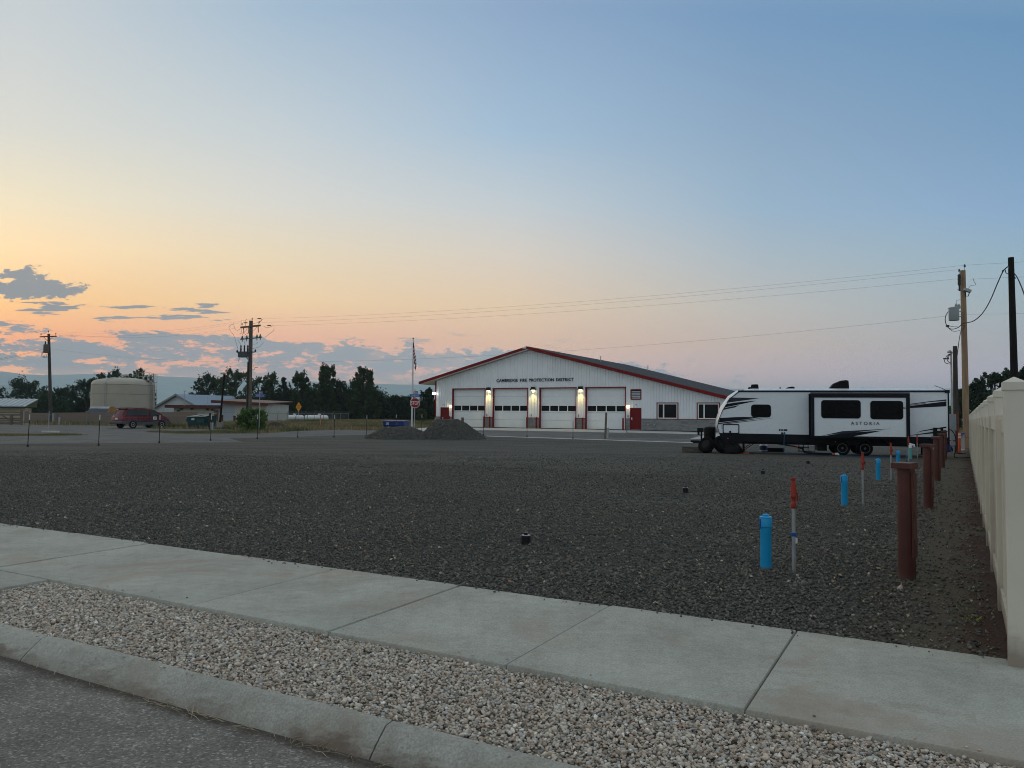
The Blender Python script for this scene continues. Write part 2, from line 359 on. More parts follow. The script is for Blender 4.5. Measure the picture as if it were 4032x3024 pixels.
# the strip along the white fence is brown dirt: distance from the fence line
FD=Vector((.506,.8625,0)); FN=Vector((-.8625,.506,0)); F0=Vector((3.45,5.28,0))
sp=t.new('ShaderNodeSeparateXYZ'); t.put(sp.inputs[0],co)
dist=t.m('ADD',t.m('ADD',t.m('MULTIPLY',sp.outputs[0],FN.x),t.m('MULTIPLY',sp.outputs[1],FN.y)),-F0.dot(FN))
dn=t.m('ADD',dist,t.m('MULTIPLY',t.m('SUBTRACT',t.noise(co,1.1,6,.65),.5),1.6))
soil=t.mix(t.noise(co,14,6,.7),(.070,.056,.039),(.128,.106,.074))
c2=t.mix(t.mr(dn,1.35,.5),col,soil)
c3=t.mix(t.mr(dn,.45,.05),c2,t.mix(t.noise(co,9,5,.7),(.045,.022,.014),(.085,.042,.027)))
t.put(b.inputs['Base Color'],c3)
def concmat(name,base,stain=None,stainamt=.5,lo=.35,broom=0.0,splash=False):
    m,t,b,co=newmat(name)
    n=t.noise(co,1.1,6,.62); fine=t.noise(co,75,4,.75); med=t.noise(co,9,6,.7)
    col=t.mix(t.mr(n,.3,.7),mul(base,.86),mul(base,1.10))
    col=t.mix(1.0,col,t.mix(t.mr(fine,.28,.72),(.74,.74,.74),(1.24,1.24,1.24)),'MULTIPLY')
    col=t.mix(1.0,col,t.mix(t.mr(med,.3,.7),(.90,.90,.90),(1.08,1.08,1.08)),'MULTIPLY')
    if stain:
        s=t.noise(co,.75,8,.62,.7); col=t.mix(t.m('MULTIPLY',t.mr(s,.50,.66),stainamt),col,stain)
        s2=t.noise(t.map(co,(1,1,1),(9,4,2)),2.3,7,.7,.4); col=t.mix(t.m('MULTIPLY',t.mr(s2,.56,.72),stainamt*.6),col,mul(stain,.75))
    if splash:
        sp_=t.new('ShaderNodeSeparateXYZ'); t.put(sp_.inputs[0],co)
        rs=t.new('ShaderNodeMapping'); t.put(rs.inputs[0],co); rs.inputs['Rotation'].default_value=(0,0,-SWYAW); rs.inputs['Scale'].default_value=(1.6,14,24)
        strk_=t.noise(rs.outputs[0],1.0,6,.65)
        k=t.m('MULTIPLY',t.mr(t.m('ADD',sp_.outputs[2],t.m('MULTIPLY',t.m('SUBTRACT',strk_,.5),.22)),-.070,-.150),t.mr(t.noise(co,.9,5,.6),.36,.6))
        col=t.mix(t.m('MULTIPLY',k,.75),col,(.125,.082,.058))
    sp=t.noise(co,26,2,.4); col=t.mix(t.m('MULTIPLY',t.mr(sp,.73,.77),.6),col,mul(base,.4))
    t.put(b.inputs['Base Color'],col); b.inputs['Roughness'].default_value=.88; b.inputs['Specular IOR Level'].default_value=.25
    bn=t.new('ShaderNodeBump'); bn.inputs['Strength'].default_value=.45; bn.inputs['Distance'].default_value=.004
    h=t.m('ADD',fine,t.m('MULTIPLY',med,1.5))
    if broom:
        rt=t.new('ShaderNodeMapping'); t.put(rt.inputs[0],co); rt.inputs['Rotation'].default_value=(0,0,-SWYAW); rt.inputs['Scale'].default_value=(140,3,1)
        h=t.m('ADD',h,t.m('MULTIPLY',t.noise(rt.outputs[0],1.0,3,.6),broom))
    t.put(bn.inputs['Height'],h); t.l.new(bn.outputs[0],b.inputs['Normal'])
    return m
m_conc=concmat('brushed_concrete',(.385,.385,.335),(.33,.26,.205),.6,broom=1.4)
m_kerb=concmat('kerb_concrete',(.37,.365,.32),(.23,.18,.14),.6,splash=True)
m_lcon=concmat('pale_concrete',(.46,.46,.44))
m_slot=mat('joint_dirt',(.05,.045,.04),.95)
# base land
gm=[]
def zland(x,y):
    n=x*NN.x+y*NN.y
    return (-.06 if n>3.3 else -.35)+(0 if n<3.3 else T(y))
sheet('ground',[TN(-2500,3.36)[:2],TN(2500,3.36)[:2],(3000,2000),(3000,3800),(-3000,3800),(-3000,2000)],m_field,-.06)
sheet('ground',[TN(-900,-300)[:2],TN(900,-300)[:2],TN(900,-9.2)[:2],TN(-900,-9.2)[:2]],m_field,-.17,zfun=lambda x,y:0)
# near road
m_road,_,_,_,_=groundmat('worn_road',[(0,(.145,.135,.12)),(.5,(.205,.19,.165)),(.85,(.245,.23,.205)),(1,(.42,.40,.36))],(75,1.1),.55,70,big=(.235,.21,.18),bigscale=.35,bigamt=.45)
t_=NT(m_road.node_tree); b_=t_.n['Principled BSDF']; co_=[n for n in t_.n if n.type=='TEX_COORD'][0].outputs['Object']; sp_=t_.new('ShaderNodeSeparateXYZ'); t_.put(sp_.inputs[0],co_)
nn_=t_.m('ADD',t_.m('MULTIPLY',sp_.outputs[0],NN.x),t_.m('MULTIPLY',sp_.outputs[1],NN.y)); gd_=t_.mr(t_.m('ADD',nn_,t_.m('MULTIPLY',t_.m('SUBTRACT',t_.noise(co_,5,6,.7),.5),.16)),3.10,3.22)
t_.put(b_.inputs['Base Color'],t_.mix(t_.m('MULTIPLY',gd_,.8),b_.inputs['Base Color'].links[0].from_socket,(.060,.046,.035)))
sheet('road',[TN(-400,-9.3)[:2],TN(400,-9.3)[:2],TN(400,3.30)[:2],TN(-400,3.30)[:2]],m_road,-.157,zfun=lambda x,y:0)
# kerb: rounded profile swept along the road, jointed
kb=MB()
kj=[-400,-60,-30,-21.5,-15.8,-12.1,-9.0,-5.98,-2.975,-.955,1.6,4.65,7.7,30,400]
kj=[-400,-50]+[-2.62-3.21*i for i in range(12,-1,-1)]+[.59,3.8,7.0,40,400]
prof=[(3.236,-.165),(3.243,-.150),(3.300,-.097),(3.362,-.040),(3.388,-.021),(3.437,-.014),(3.455,-.03),(3.455,-.3)]
for a,c in zip(kj[:-1],kj[1:]):
    m=len(prof); a+=.005; c-=.005; seg=max(1,min(24,int((c-a)/.25))); vs=[]
    for i in range(seg+1):
        tt=a+(c-a)*i/seg
        ins=.006 if i in(0,seg) else 0
        for k,(n,z) in enumerate(prof):
            vs.append(TN(tt,n+.006*math.sin(tt*1.7+k)+(ins if k<4 else 0),z-(ins if 2<k<7 else 0)+.003*math.sin(tt*2.9+k*.7)))
    fs=[(i*m+k,i*m+k+1,(i+1)*m+k+1,(i+1)*m+k) for i in range(seg) for k in range(m-1)]
    fs+=[tuple(range(m)),tuple(range(seg*m+m-1,seg*m-1,-1))]
    kb.add(vs,fs)
kb.build('kerb',m_kerb,smooth=True)['kind']='structure'
# sidewalk slabs with tooled joints
sw=MB(); js=[-400,-60,-20.85]+[-.97-1.555*i for i in range(12,-1,-1)]+[.585,2.14,3.7,5.25,6.8,8.4,40,400]
def slab(mb,t0,t1,n0,n1,z,e=.02):
    o=[(t0,n0),(t1,n0),(t1,n1),(t0,n1)]
    i=[(t0+e,n0+e),(t1-e,n0+e),(t1-e,n1-e),(t0+e,n1-e)]
    mb.add([TN(*q,z-.2) for q in o]+[TN(*q,z-.013) for q in o]+[TN(q[0],q[1],z-.003) for q in [(a[0]*.7+b[0]*.3,a[1]*.7+b[1]*.3) for a,b in zip(o,i)]]+[TN(*q,z) for q in i],
      [(0,1,5,4),(1,2,6,5),(2,3,7,6),(3,0,4,7),(4,5,9,8),(5,6,10,9),(6,7,11,10),(7,4,8,11),(8,9,13,12),(9,10,14,13),(10,11,15,14),(11,8,12,15),(12,13,14,15)])
for i,(a,c) in enumerate(zip(js[:-1],js[1:])):
    slab(sw,a+.004,c-.004,4.545,6.42,.004*math.sin(i*2.3))
sw.build('sidewalk',m_conc,smooth=True)['kind']='structure'
pd=MB()                                       # pad joining sidewalk and kerb
for a,c in ((-9.32,-7.72),(-10.9,-9.34),(-12.5,-10.92),(-14.1,-12.52)): slab(pd,a,c,3.465,4.535,-.006)
pd.build('footpath',m_conc,smooth=True)['kind']='structure'
# bed of the pebble strip
m_bed,_,_,_,_=groundmat('pebble_bed',[(0,(.17,.15,.13)),(1,(.30,.27,.23))],(80,4),1,40)
sheet('gravel_strip',[TN(-7.72,3.44)[:2],TN(60,3.44)[:2],TN(60,4.56)[:2],TN(-7.72,4.56)[:2]],m_bed,-.052,zfun=lambda x,y:0)
# lot
LOT=[TN(-60,6.40)[:2],TN(3.1,6.40)[:2]]
far=[(3850,1762),(3300,1757),(2727,1743),(2500,1733),(2200,1726),(2050,1722),(1904,1717),(1700,1712),(1460,1712),(1300,1714),(1150,1719.5),(850,1725),(600,1729.5),(300,1738),(0,1744.5),(-500,1768)]
LOTF=[G(u,v) for u,v in far]
fe_end=F0+FD*42
LOTP=LOT+[(F0+FD*1.0+Vector((.6,-.3,0)))[:2],(fe_end+Vector((.6,-.3,0)))[:2]]+[q[:2] for q in LOTF]+[(-62,33)]
sheet('gravel_lot',LOTP,m_lot,-.012)
# asphalt streets round the far side of the lot
ap=[(-900,1780),(-900,1671),(0,1671.5),(330,1673),(560,1677),(640,1689),(760,1688),(900,1690),(930,1700),(1013,1706),(1080,1703),(1150,1696.5),(1300,1691),(1500,1694),(1700,1693.5),(1800,1690),(2466,1692.5),(2900,1703),(3600,1724),(3850,1740),(3850,1775)]
AP=[G(u,v)[:2] for u,v in ap]+[(20,44),(-10,46),(-30,36)]
sheet('street',AP,m_asph,-.03)
# lighter worn wheel band and verge strips
def strip(name,px,m,dz): return sheet(name,[G(u,v)[:2] for u,v in px],m,dz)
m_verge,_,_,_,_=groundmat('verge_grass_base',[(0,(.14,.115,.05)),(.5,(.17,.145,.07)),(1,(.11,.12,.04))],(14,2),.8,25,big=(.08,.10,.035),bigscale=.4)
strip('grass_verge',[(-400,1721),(0,1717.5),(200,1716.5),(350,1711.5),(200,1707),(0,1706),(-400,1708)],m_verge,-.022)
strip('grass_verge',[(570,1700),(640,1703),(700,1706.5),(1000,1705.5),(1013,1700),(900,1695),(760,1697),(640,1697)],m_verge,-.022)
strip('pavement',[(1620,1697),(1760,1697),(1913,1693),(2466,1703),(2466,1693),(1913,1683.5),(1690,1682.5),(1625,1687)],m_lcon,-.02)
strip('pavement',[(2470,1702),(3000,1715),(3000,1703),(2470,1693.5)],m_lcon,-.019)
m_isl,_,_,_,_=groundmat('grey_gravel',[(0,(.05,.05,.048)),(.6,(.10,.098,.09)),(1,(.16,.15,.14))],(9,2),.8,14)
strip('gravel_island',[(2352,1708.5),(2420,1722),(2560,1724),(2720,1727),(2735,1711),(2600,1709),(2480,1706)],m_isl,-.024)
strip('driveway',[(2716,1727),(2830,1727),(2900,1722),(2900,1708),(2840,1709),(2770,1713)],m_lcon,-.017)
strip('kerb_strip',[(1916,1717.5),(2200,1726.6),(2727,1743.6),(2727,1741.2),(2200,1724.2),(1916,1715.4)],m_lcon,-.008)
# ---------------------------------------------------------------- loose stones
from mathutils import noise as mnoise
def ico(sub):
    bm=bmesh.new(); bmesh.ops.create_icosphere(bm,subdivisions=sub,radius=1)
    V=np.array([v.co[:] for v in bm.verts]); Fa=np.array([[v.index for v in f.verts] for f in bm.faces]); bm.free(); return V,Fa
IV,IF=ico(1)
def stones(name,pos,size,flat,m,seed,smooth,shapes=14,jit=.25):
    r=np.random.default_rng(seed); N=len(pos); k=len(IV)
    sh=np.stack([IV*(1+r.normal(0,jit,(k,1)).clip(-.45,.5))*np.array([1,r.uniform(.65,.95),r.uniform(*flat)]) for _ in range(shapes)])
    V=sh[r.integers(0,shapes,N)]*size[:,None,None]
    a=r.uniform(0,2*np.pi,N); ca,sa=np.cos(a),np.sin(a)
    tl=r.normal(0,.28,(N,2))
    x=V[...,0]*ca[:,None]-V[...,1]*sa[:,None]; y=V[...,0]*sa[:,None]+V[...,1]*ca[:,None]; z=V[...,2]+x*tl[:,:1]+y*tl[:,1:]
    V=np.stack([x,y,z],-1)+pos[:,None,:]
    Fa=(IF[None]+(np.arange(N)*k)[:,None,None]).reshape(-1,3)
    o=npmesh(name,V.reshape(-1,3),Fa,m,smooth); o['kind']='stuff'; return o
def stonemat(name,stops,rough=.8,fine=.2):
    m,t,b,co=newmat(name); g=t.new('ShaderNodeNewGeometry')
    col=t.ramp(g.outputs['Random Per Island'],stops)
    n=t.noise(co,60,4,.6); col=t.mix(1.0,col,t.mix(t.mr(n,.3,.7),(1-fine,)*3,(1+fine,)*3),'MULTIPLY')
    t.put(b.inputs['Base Color'],col); b.inputs['Roughness'].default_value=rough; b.inputs['Specular IOR Level'].default_value=.3
    bn=t.new('ShaderNodeBump'); bn.inputs['Strength'].default_value=.3; bn.inputs['Distance'].default_value=.003
    t.put(bn.inputs['Height'],t.noise(co,140,4)); t.l.new(bn.outputs[0],b.inputs['Normal']); return m
m_peb=stonemat('river_pebble',[(0,(.17,.155,.135)),(.10,(.29,.24,.18)),(.25,(.42,.335,.26)),(.42,(.54,.445,.35)),(.58,(.60,.53,.44)),(.72,(.43,.40,.36)),(.84,(.36,.365,.35)),(.93,(.70,.64,.55)),(.975,(.84,.80,.73)),(.992,(.36,.19,.12)),(1,(.2,.24,.25))],.75)
r=np.random.default_rng(3)
def tnpos(t0,t1,n0,n1,N,z):
    a=r.uniform(t0,t1,N); c=r.uniform(n0,n1,N)
    return np.stack([a*TT.x+c*NN.x,a*TT.y+c*NN.y,np.full(N,z)],-1),a,c
pos,a,c=tnpos(-7.7,1.6,3.45,4.55,52000,0)
pos[:,2]=-.05+r.uniform(0,.022,len(pos))-.008*np.abs(c-4)
sz=np.exp(r.normal(math.log(.0108),.30,len(pos))).clip(.006,.022)
p2,a,c=tnpos(-7.7,1.6,4.56,4.78,260,.005); k2=r.random(260)<np.clip((4.76-c)/.2,0,1)**2*.35; p3,a,c=tnpos(-8,1.6,3.335,3.44,240,-.012); k3=r.random(240)<.16
pos=np.concatenate([pos,p2[k2],p3[k3]]); sz=np.concatenate([sz,np.full(k2.sum()+k3.sum(),.0085)*r.uniform(.6,1.3,k2.sum()+k3.sum())])
stones('pebbles',pos,sz,(.45,.75),m_peb,5,True,24,.15)
m_chip=stonemat('basalt_chip',[(0,(.052,.051,.045)),(.3,(.084,.082,.071)),(.65,(.118,.115,.098)),(.88,(.16,.15,.125)),(.965,(.20,.168,.13)),(.993,(.25,.21,.165)),(1,(.42,.37,.31))],.8)
cov=[]
def fdist(p): return p[:,0]*FN.x+p[:,1]*FN.y-F0.dot(FN)
for n0,n1,t0,t1,dens,s0 in ((6.40,8.0,-24,1.6,1500,.0108),(8.0,10.5,-28,3.6,1050,.0118),(10.5,14.5,-36,6,600,.0128),(14.5,22,-50,12,260,.0142),(22,34,-64,18,75,.018)):
    N=int((n1-n0)*(t1-t0)*dens); p,a,c=tnpos(t0,t1,n0,n1,N,0)
    fd=fdist(p); xx=p[:,0]/np.maximum(p[:,1],.1)
    keep=(r.random(N)<np.clip((36-np.hypot(p[:,0]*.6,p[:,1]))/16,0,1))&(np.abs(xx)<1.0)
    keep&=(fd>0.1)&((fd>1.25)|(r.random(N)<.22+.35*(fd>.75)))
    # thin and dense patches, and two faint wheel tracks
    pt=np.array([mnoise.noise(Vector((x*.35,y*.35,3.1))) for x,y,_ in p]); keep&=(r.random(N)<np.clip(.92+.75*pt,.35,1))
    p=p[keep]; p[:,2]=-.008+r.uniform(0,.012,len(p))
    cov.append((p,np.exp(r.normal(math.log(s0),.34,len(p))).clip(.006,.034)))
p,a,c=tnpos(-13,1.0,6.05,6.40,1500,.004); keep=r.random(1500)<np.clip((c-6.12)/.28,0,1)**3*.35; p=p[keep]; p[:,2]=.006; cov.append((p,np.exp(r.normal(math.log(.008),.35,len(p))).clip(.004,.016)))
pos=np.concatenate([q[0] for q in cov]); sz=np.concatenate([q[1] for q in cov])
stones('gravel',pos,sz,(.45,.8),m_chip,6,False,24,.28)
print('chips',len(pos))
# straw, leaves and bits lying about
m_straw=stonemat('straw',[(0,(.26,.20,.12)),(.5,(.40,.34,.22)),(1,(.20,.15,.09))],.8)
st=MB()
def bit(p,L,wd,yaw,lift=.006,curl=.0):
    d=Vector((math.cos(yaw),math.sin(yaw),0)); q=Vector((-d.y,d.x,0)); p=Vector(p)
    st.add([p+q*wd,p-q*wd,p-q*wd+d*L*.5+Vector((0,0,lift+curl)),p+q*wd+d*L*.5+Vector((0,0,lift+curl)),p+d*L],[(0,1,2,3),(3,2,4)])
for _ in range(90):
    tt=rnd.choice([-5.2,-4.3,-3.1,-2.6,-2.2,-1.5])+rnd.gauss(0,.28)
    bit(TN(tt,3.235-abs(rnd.gauss(0,.035)),-.150),rnd.uniform(.02,.11),rnd.uniform(.001,.003),SWYAW+rnd.gauss(0,.7),.01,rnd.uniform(0,.01))
for tc_,nb in ((-3.95,14),(-4.25,5),(-3.6,4),(-5.55,3),(-2.9,4)):
    for _ in range(nb): bit(TN(tc_+rnd.gauss(0,.10),3.20-abs(rnd.gauss(0,.025)),-.149+rnd.uniform(0,.012)),rnd.uniform(.06,.24),rnd.uniform(.0018,.0035),SWYAW+rnd.gauss(0,.35)+(math.pi if rnd.random()<.5 else 0),.006,rnd.uniform(0,.012))
for _ in range(160): bit(TN(rnd.uniform(-7,1),rnd.uniform(1.2,3.2),-.153),rnd.uniform(.01,.05),rnd.uniform(.001,.003),rnd.uniform(0,6.3),.004)
for _ in range(60): bit(TN(rnd.uniform(-7,1),rnd.choice([3.5,4.5])+rnd.gauss(0,.05),-.02),rnd.uniform(.02,.08),.0015,rnd.uniform(0,6.3),.012)
st.build('straw_litter',m_straw)['kind']='stuff'
m_lit=stonemat('dry_leaf',[(0,(.36,.28,.16)),(.4,(.42,.36,.27)),(.7,(.30,.15,.07)),(1,(.55,.5,.42))],.8)
st=MB()
for _ in range(330):
    n=6.5+abs(rnd.gauss(0,5)); tt=rnd.uniform(-12,3)-(n-6)*.4; p=TN(tt,n,.012)
    if (p-F0).dot(FN)<.2: continue
    bit(p,rnd.uniform(.02,.06),rnd.uniform(.006,.018),rnd.uniform(0,6.3),.012,rnd.uniform(0,.012))
st.build('leaf_litter',m_lit)['kind']='stuff'
# ---------------------------------------------------------------- fire station
YB=RAD(-28.35); A0=P(2466,1692,76.4); tB=Vector((math.cos(YB),math.sin(YB),0)); B0=A0-tB*22.74; B0.z=.41
stn=thing('fire_station','white metal-clad fire station with red trim, four roller doors and grey roof','fire station',B0,YB)
m_side=mat('white_siding',(.80,.83,.85),.45,var=.04,scale=.6,dirt=(.58,.60,.60),dirtamt=.4)
m_red=mat('red_trim',(.19,.006,.007),.55,var=.08,scale=1.5,spec=.2)
m_rdoor=mat('red_door_paint',(.15,.007,.008),.55,var=.08,spec=.2)
m_rollup=mat('white_roller_door',(.76,.80,.82),.5,var=.03)
m_groof=mat('slate_metal_roof',(.075,.085,.10),.42,var=.1,scale=.7,spec=.5,stretch=(.15,3,1))
m_glassd=glass('dark_glass',(.010,.011,.012),.1); m_wframe=mat('white_vinyl',(.78,.78,.76),.4,var=.02)
m_black=mat('black_metal',(.008,.008,.009),.55,var=.2,spec=.15)
m_soff=mat('white_soffit',(.72,.72,.70),.6,var=.04)
# grey ledgestone wainscot
m_stone,t,b,co=newmat('grey_ledgestone')
br=t.new('ShaderNodeTexBrick'); t.put(br.inputs['Vector'],t.map(co,(1,1,1))); rot=t.new('ShaderNodeMapping'); t.put(rot.inputs[0],co); rot.inputs['Rotation'].default_value=(RAD(90),0,0)
t.l.new(rot.outputs[0],br.inputs['Vector']); br.inputs['Scale'].default_value=1.0; br.inputs['Brick Width'].default_value=.42; br.inputs['Row Height'].default_value=.115; br.inputs['Mortar Size'].default_value=.008
br.inputs['Color1'].default_value=(.15,.155,.16,1); br.inputs['Color2'].default_value=(.24,.245,.25,1); br.inputs['Mortar'].default_value=(.10,.10,.10,1)
t.put(b.inputs['Base Color'],t.mix(t.mr(t.noise(co,2.2,5),.3,.7),br.outputs[0],t.mix(.5,br.outputs[0],(.28,.28,.27)))); b.inputs['Roughness'].default_value=.85
doors=[(2.22,6.52),(7.45,11.76),(13.11,17.35),(18.34,22.69)]; DH=4.27
mand=[(.72,1.83,2.17),(23.15,24.31,2.17)]
wins=[(25.94,27.91,1.13,2.62),(29.87,31.87,1.13,2.62)]; vent=(23.21,24.28,3.01,4.0)
APX,APZ=11.94,8.58; EL=(-1.78,5.03); ER=(36.0,2.42)
def rz(s): return EL[1]+(s-EL[0])*(APZ-EL[1])/(APX-EL[0]) if s<APX else APZ+(s-APX)*(ER[1]-APZ)/(ER[0]-APX)
W=34.5; DEP=30.0; SOF=.32
ops=[(a,c,0,DH) for a,c in doors]+[(a,c,0,h) for a,c,h in mand]+wins+[vent]
def free(s,z0=1.1):
    z1=rz(s)-SOF; iv=[(z0,z1)]
    for a,c,lo,hi in ops:
        if a-1e-6<=s<=c+1e-6:
            nv=[]
            for p,q in iv:
                if lo>p: nv.append((p,min(q,lo)))
                if hi<q: nv.append((max(p,hi),q))
            iv=[x for x in nv if x[1]-x[0]>.01]
    return iv
def facade(mb,z0,ops_,top=None):
    bk=sorted(set([0,W,APX]+[x for o in ops_ for x in o[:2]]))
    for a,c in zip(bk[:-1],bk[1:]):
        mid=(a+c)/2; hit=[(o[2],o[3]) for o in ops_ if o[0]<mid<o[1]]
        iv=[(z0,None)]
        for lo,hi in hit:
            nv=[]
            for p,q in iv:
                if lo>p: nv.append((p,lo))
                if q is None or hi<q: nv.append((hi,q))
            iv=nv
        for p,q in iv:
            q0=(rz(a)-SOF if q is None else q) if top is None else min(top,q if q is not None else top)
            q1=(rz(c)-SOF if q is None else q) if top is None else q0
            if q0-p<.01: continue
            mb.add([(a,0,p),(c,0,p),(c,0,q1),(a,0,q0),(a,.22,p),(c,.22,p),(c,.22,q1),(a,.22,q0)],[(0,1,2,3),(7,6,5,4),(0,4,5,1),(3,2,6,7),(0,3,7,4),(1,5,6,2)])
mb=MB(); facade(mb,1.1,ops)
s=.15
while s<W:
    for p,q in free(s): mb.add([(s-.035,0,p),(s+.035,0,p),(s+.035,0,q),(s-.035,0,q),(s-.02,-.055,p),(s+.02,-.055,p),(s+.02,-.055,q),(s-.02,-.055,q)],[(4,5,6,7),(0,4,7,3),(1,2,6,5),(0,1,5,4),(2,3,7,6)])
    s+=.295
# side and back walls
for x in (0,W-.2):
    zz=(rz(0) if x==0 else rz(W))-SOF
    mb.bb(x,x+.2,.22,DEP,0,zz)
mb.add([(0,DEP,0),(W,DEP,0),(W,DEP,rz(W)-SOF),(APX,DEP,APZ-SOF),(0,DEP,rz(0)-SOF)],[(4,3,2,1,0)])
y=.5
while y<DEP:
    for x in (-.03,W+.03): mb.box((x,y,(rz(max(0,min(W,x)))-SOF)/2+.55),(.05,.06,rz(max(0,min(W,x)))-SOF-1.1))
    y+=.3
wall=mb.build('wall',m_side,stn)
mb=MB(); facade(mb,0.0,[(a,c,0,DH) for a,c in doors]+[(a,c,0,h) for a,c,h in mand],top=1.08); 
for v in range(len(mb.v)): mb.v[v]=(mb.v[v][0],mb.v[v][1]-.06,mb.v[v][2])
mb.bb(-.06,.0,-.06,DEP,0,1.08)
mb.build('stone_base',m_stone,stn)
for a,c in ((0,.72),(1.83,2.22),(6.52,7.45),(11.76,13.11),(17.35,18.34),(22.69,23.15),(24.31,W)): MB().bb(a,c,-.085,.0,1.08,1.13).build('base_trim',m_red,stn)
MB().bb(-.05,.13,-.06,.08,1.13,rz(0)-SOF).build('corner_trim',m_red,stn); MB().bb(W-.13,W+.05,-.06,.08,1.13,rz(W)-SOF).build('corner_trim',m_red,stn)
# roof: two slabs, fascia, soffit
OV=.75
mb=MB()
def slabr(a,c,dz,th,y0,y1):
    za,zc=rz(a)+dz,rz(c)+dz
    mb.add([(a,y0,za-th),(c,y0,zc-th),(c,y1,zc-th),(a,y1,za-th),(a,y0,za),(c,y0,zc),(c,y1,zc),(a,y1,za)],[(0,1,5,4),(1,2,6,5),(2,3,7,6),(3,0,4,7),(4,5,6,7),(3,2,1,0)])
slabr(EL[0],APX,0.03,.10,-OV,DEP+.5); slabr(APX,ER[0],0.03,.10,-OV,DEP+.5)
y=-OV+.3
while y<DEP+.4:
    for a,c in ((EL[0]+.02,APX),(APX,ER[0]-.02)):
        mb.add([(a,y-.02,rz(a)+.03),(c,y-.02,rz(c)+.03),(c,y+.02,rz(c)+.03),(a,y+.02,rz(a)+.03),(a,y-.012,rz(a)+.065),(c,y-.012,rz(c)+.065),(c,y+.012,rz(c)+.065),(a,y+.012,rz(a)+.065)],[(0,1,5,4),(1,2,6,5),(2,3,7,6),(3,0,4,7),(4,5,6,7)])
    y+=.45
roof=mb.build('roof',m_groof,stn)
m_gg=mat('grey_galv',(.32,.33,.34),.5,metal=.3)
for sx_,yv in ((16.4,9.0),(17.0,24.0)): MB().tube([(sx_,yv,rz(sx_)),(sx_,yv,rz(sx_)+.75)],.05,8).build('vent_pipe',m_gg,roof)
mb=MB()
slabr(EL[0]-.02,APX,.045,.30,-OV-.03,-OV); slabr(APX,ER[0]+.02,.045,.30,-OV-.03,-OV)
mb.bb(EL[0]-.05,EL[0]-.0,-OV-.03,DEP+.5,EL[1]-.25,EL[1]+.04); mb.bb(ER[0],ER[0]+.05,-OV-.03,DEP+.5,ER[1]-.25,ER[1]+.04)
mb.build('fascia',m_red,stn)
mb=MB(); slabr(EL[0],APX,-.22,.04,-OV,DEP); slabr(APX,ER[0],-.22,.04,-OV,DEP); mb.build('soffit',m_soff,stn)
mb=MB(); mb.box((APX-.25,-OV-.05,APZ-.12),(.42,.05,.13)); mb.build('ridge_cap',m_wframe,stn)
# doors
for a,c in doors:
    dm=MB(); zs=np.linspace(.02,DH-.05,6)
    for i,(p,q) in enumerate(zip(zs[:-1],zs[1:])):
        if i==2: continue
        dm.bb(a+.08,c-.08,.24,.30,p+.016,q-.016)
        dm.bb(a+.10,c-.10,.255,.295,p-.01,p+.01)
    p,q=zs[2],zs[3]; ww=(c-a-.16)/4; hh=.60
    mid=(p+q)/2-.02
    dm.bb(a+.08,c-.08,.24,.30,p+.008,mid-.27); dm.bb(a+.08,c-.08,.24,.30,mid+.27,q-.008)
    for k in range(5):
        x=a+.08+k*ww; x0=max(a+.08,x-.05); x1=min(c-.08,x+.05); dm.bb(x0,x1,.24,.30,mid-.27,mid+.27)
    dr=dm.build('garage_door',m_rollup,stn)
    for k in range(4):
        x=a+.08+k*ww; MB().bb(x+.05,x+ww-.05,.262,.285,mid-.27,mid+.27).build('window',m_glassd,dr)
    fm=MB(); fm.bb(a,a+.08,-.045,.31,0,DH-.08); fm.bb(c-.08,c,-.045,.31,0,DH-.08); fm.bb(a-.02,c+.02,-.05,.31,DH-.08,DH+.02)
    fm.build('door_frame',m_red,stn)
    MB().bb(a+.08,c-.08,.235,.30,-.0,.03).build('door_seal',m_black,dr)
for i,(a,c,h) in enumerate(mand):
    d=MB().bb(a+.04,c-.04,.02,.07,.03,h-.05).build('door',m_rdoor,stn)
    f=MB(); f.bb(a,a+.06,-.075,.1,0,h); f.bb(c-.06,c,-.075,.1,0,h); f.bb(a+.06,c-.06,-.075,.1,h-.06,h); f.build('door_frame',m_red,stn)
    MB().tube([(a+.16,.0,1.0),(a+.16,-.05,1.0),(a+.28,-.05,1.0)],.014,6).build('handle',mat('steel',(.5,.5,.5),.35,metal=.9),d)
    MB().bb(a+.1,c-.1,-.10,.02,0,.03).build('threshold',m_lcon,d)
    if i==1: MB().bb(a+.1,a+.2,.005,.02,1.02,1.24).build('notice',m_wframe,d)
for a,c,lo,hi in wins:
    f=MB(); e=.09
    f.bb(a,a+e,-.03,.1,lo+.02,hi); f.bb(c-e,c,-.03,.1,lo+.02,hi); f.bb(a+e,c-e,-.03,.1,hi-e,hi); f.bb(a+e,c-e,-.03,.1,lo+.02,lo+.02+e); x=a+.60; f.bb(x-.06,x+.06,-.028,.098,lo+.02+e,hi-e)
    wf=f.build('window',m_wframe,stn)
    g=MB(); g.bb(a+e,x-.06,.03,.05,lo+.1,hi-e); g.bb(x+.06,c-e,.03,.05,lo+.1,hi-e); g.build('pane',m_glassd,wf)
    rm=MB(); rm.bb(a-.09,a-.005,-.06,.02,lo,hi+.09); rm.bb(c+.005,c+.09,-.06,.02,lo,hi+.09); rm.bb(a-.005,c+.005,-.06,.02,hi+.005,hi+.09); rm.build('window_trim',m_red,wf)
a,c,lo,hi=vent
v=MB(); v.bb(a-.03,a+.07,-.07,.1,lo,hi); v.bb(c-.07,c+.03,-.07,.1,lo,hi); v.bb(a+.07,c-.07,-.07,.1,hi-.08,hi+.03); v.bb(a+.07,c-.07,-.07,.1,lo-.03,lo+.08)
vo=v.build('vent',m_red,stn)
v=MB()
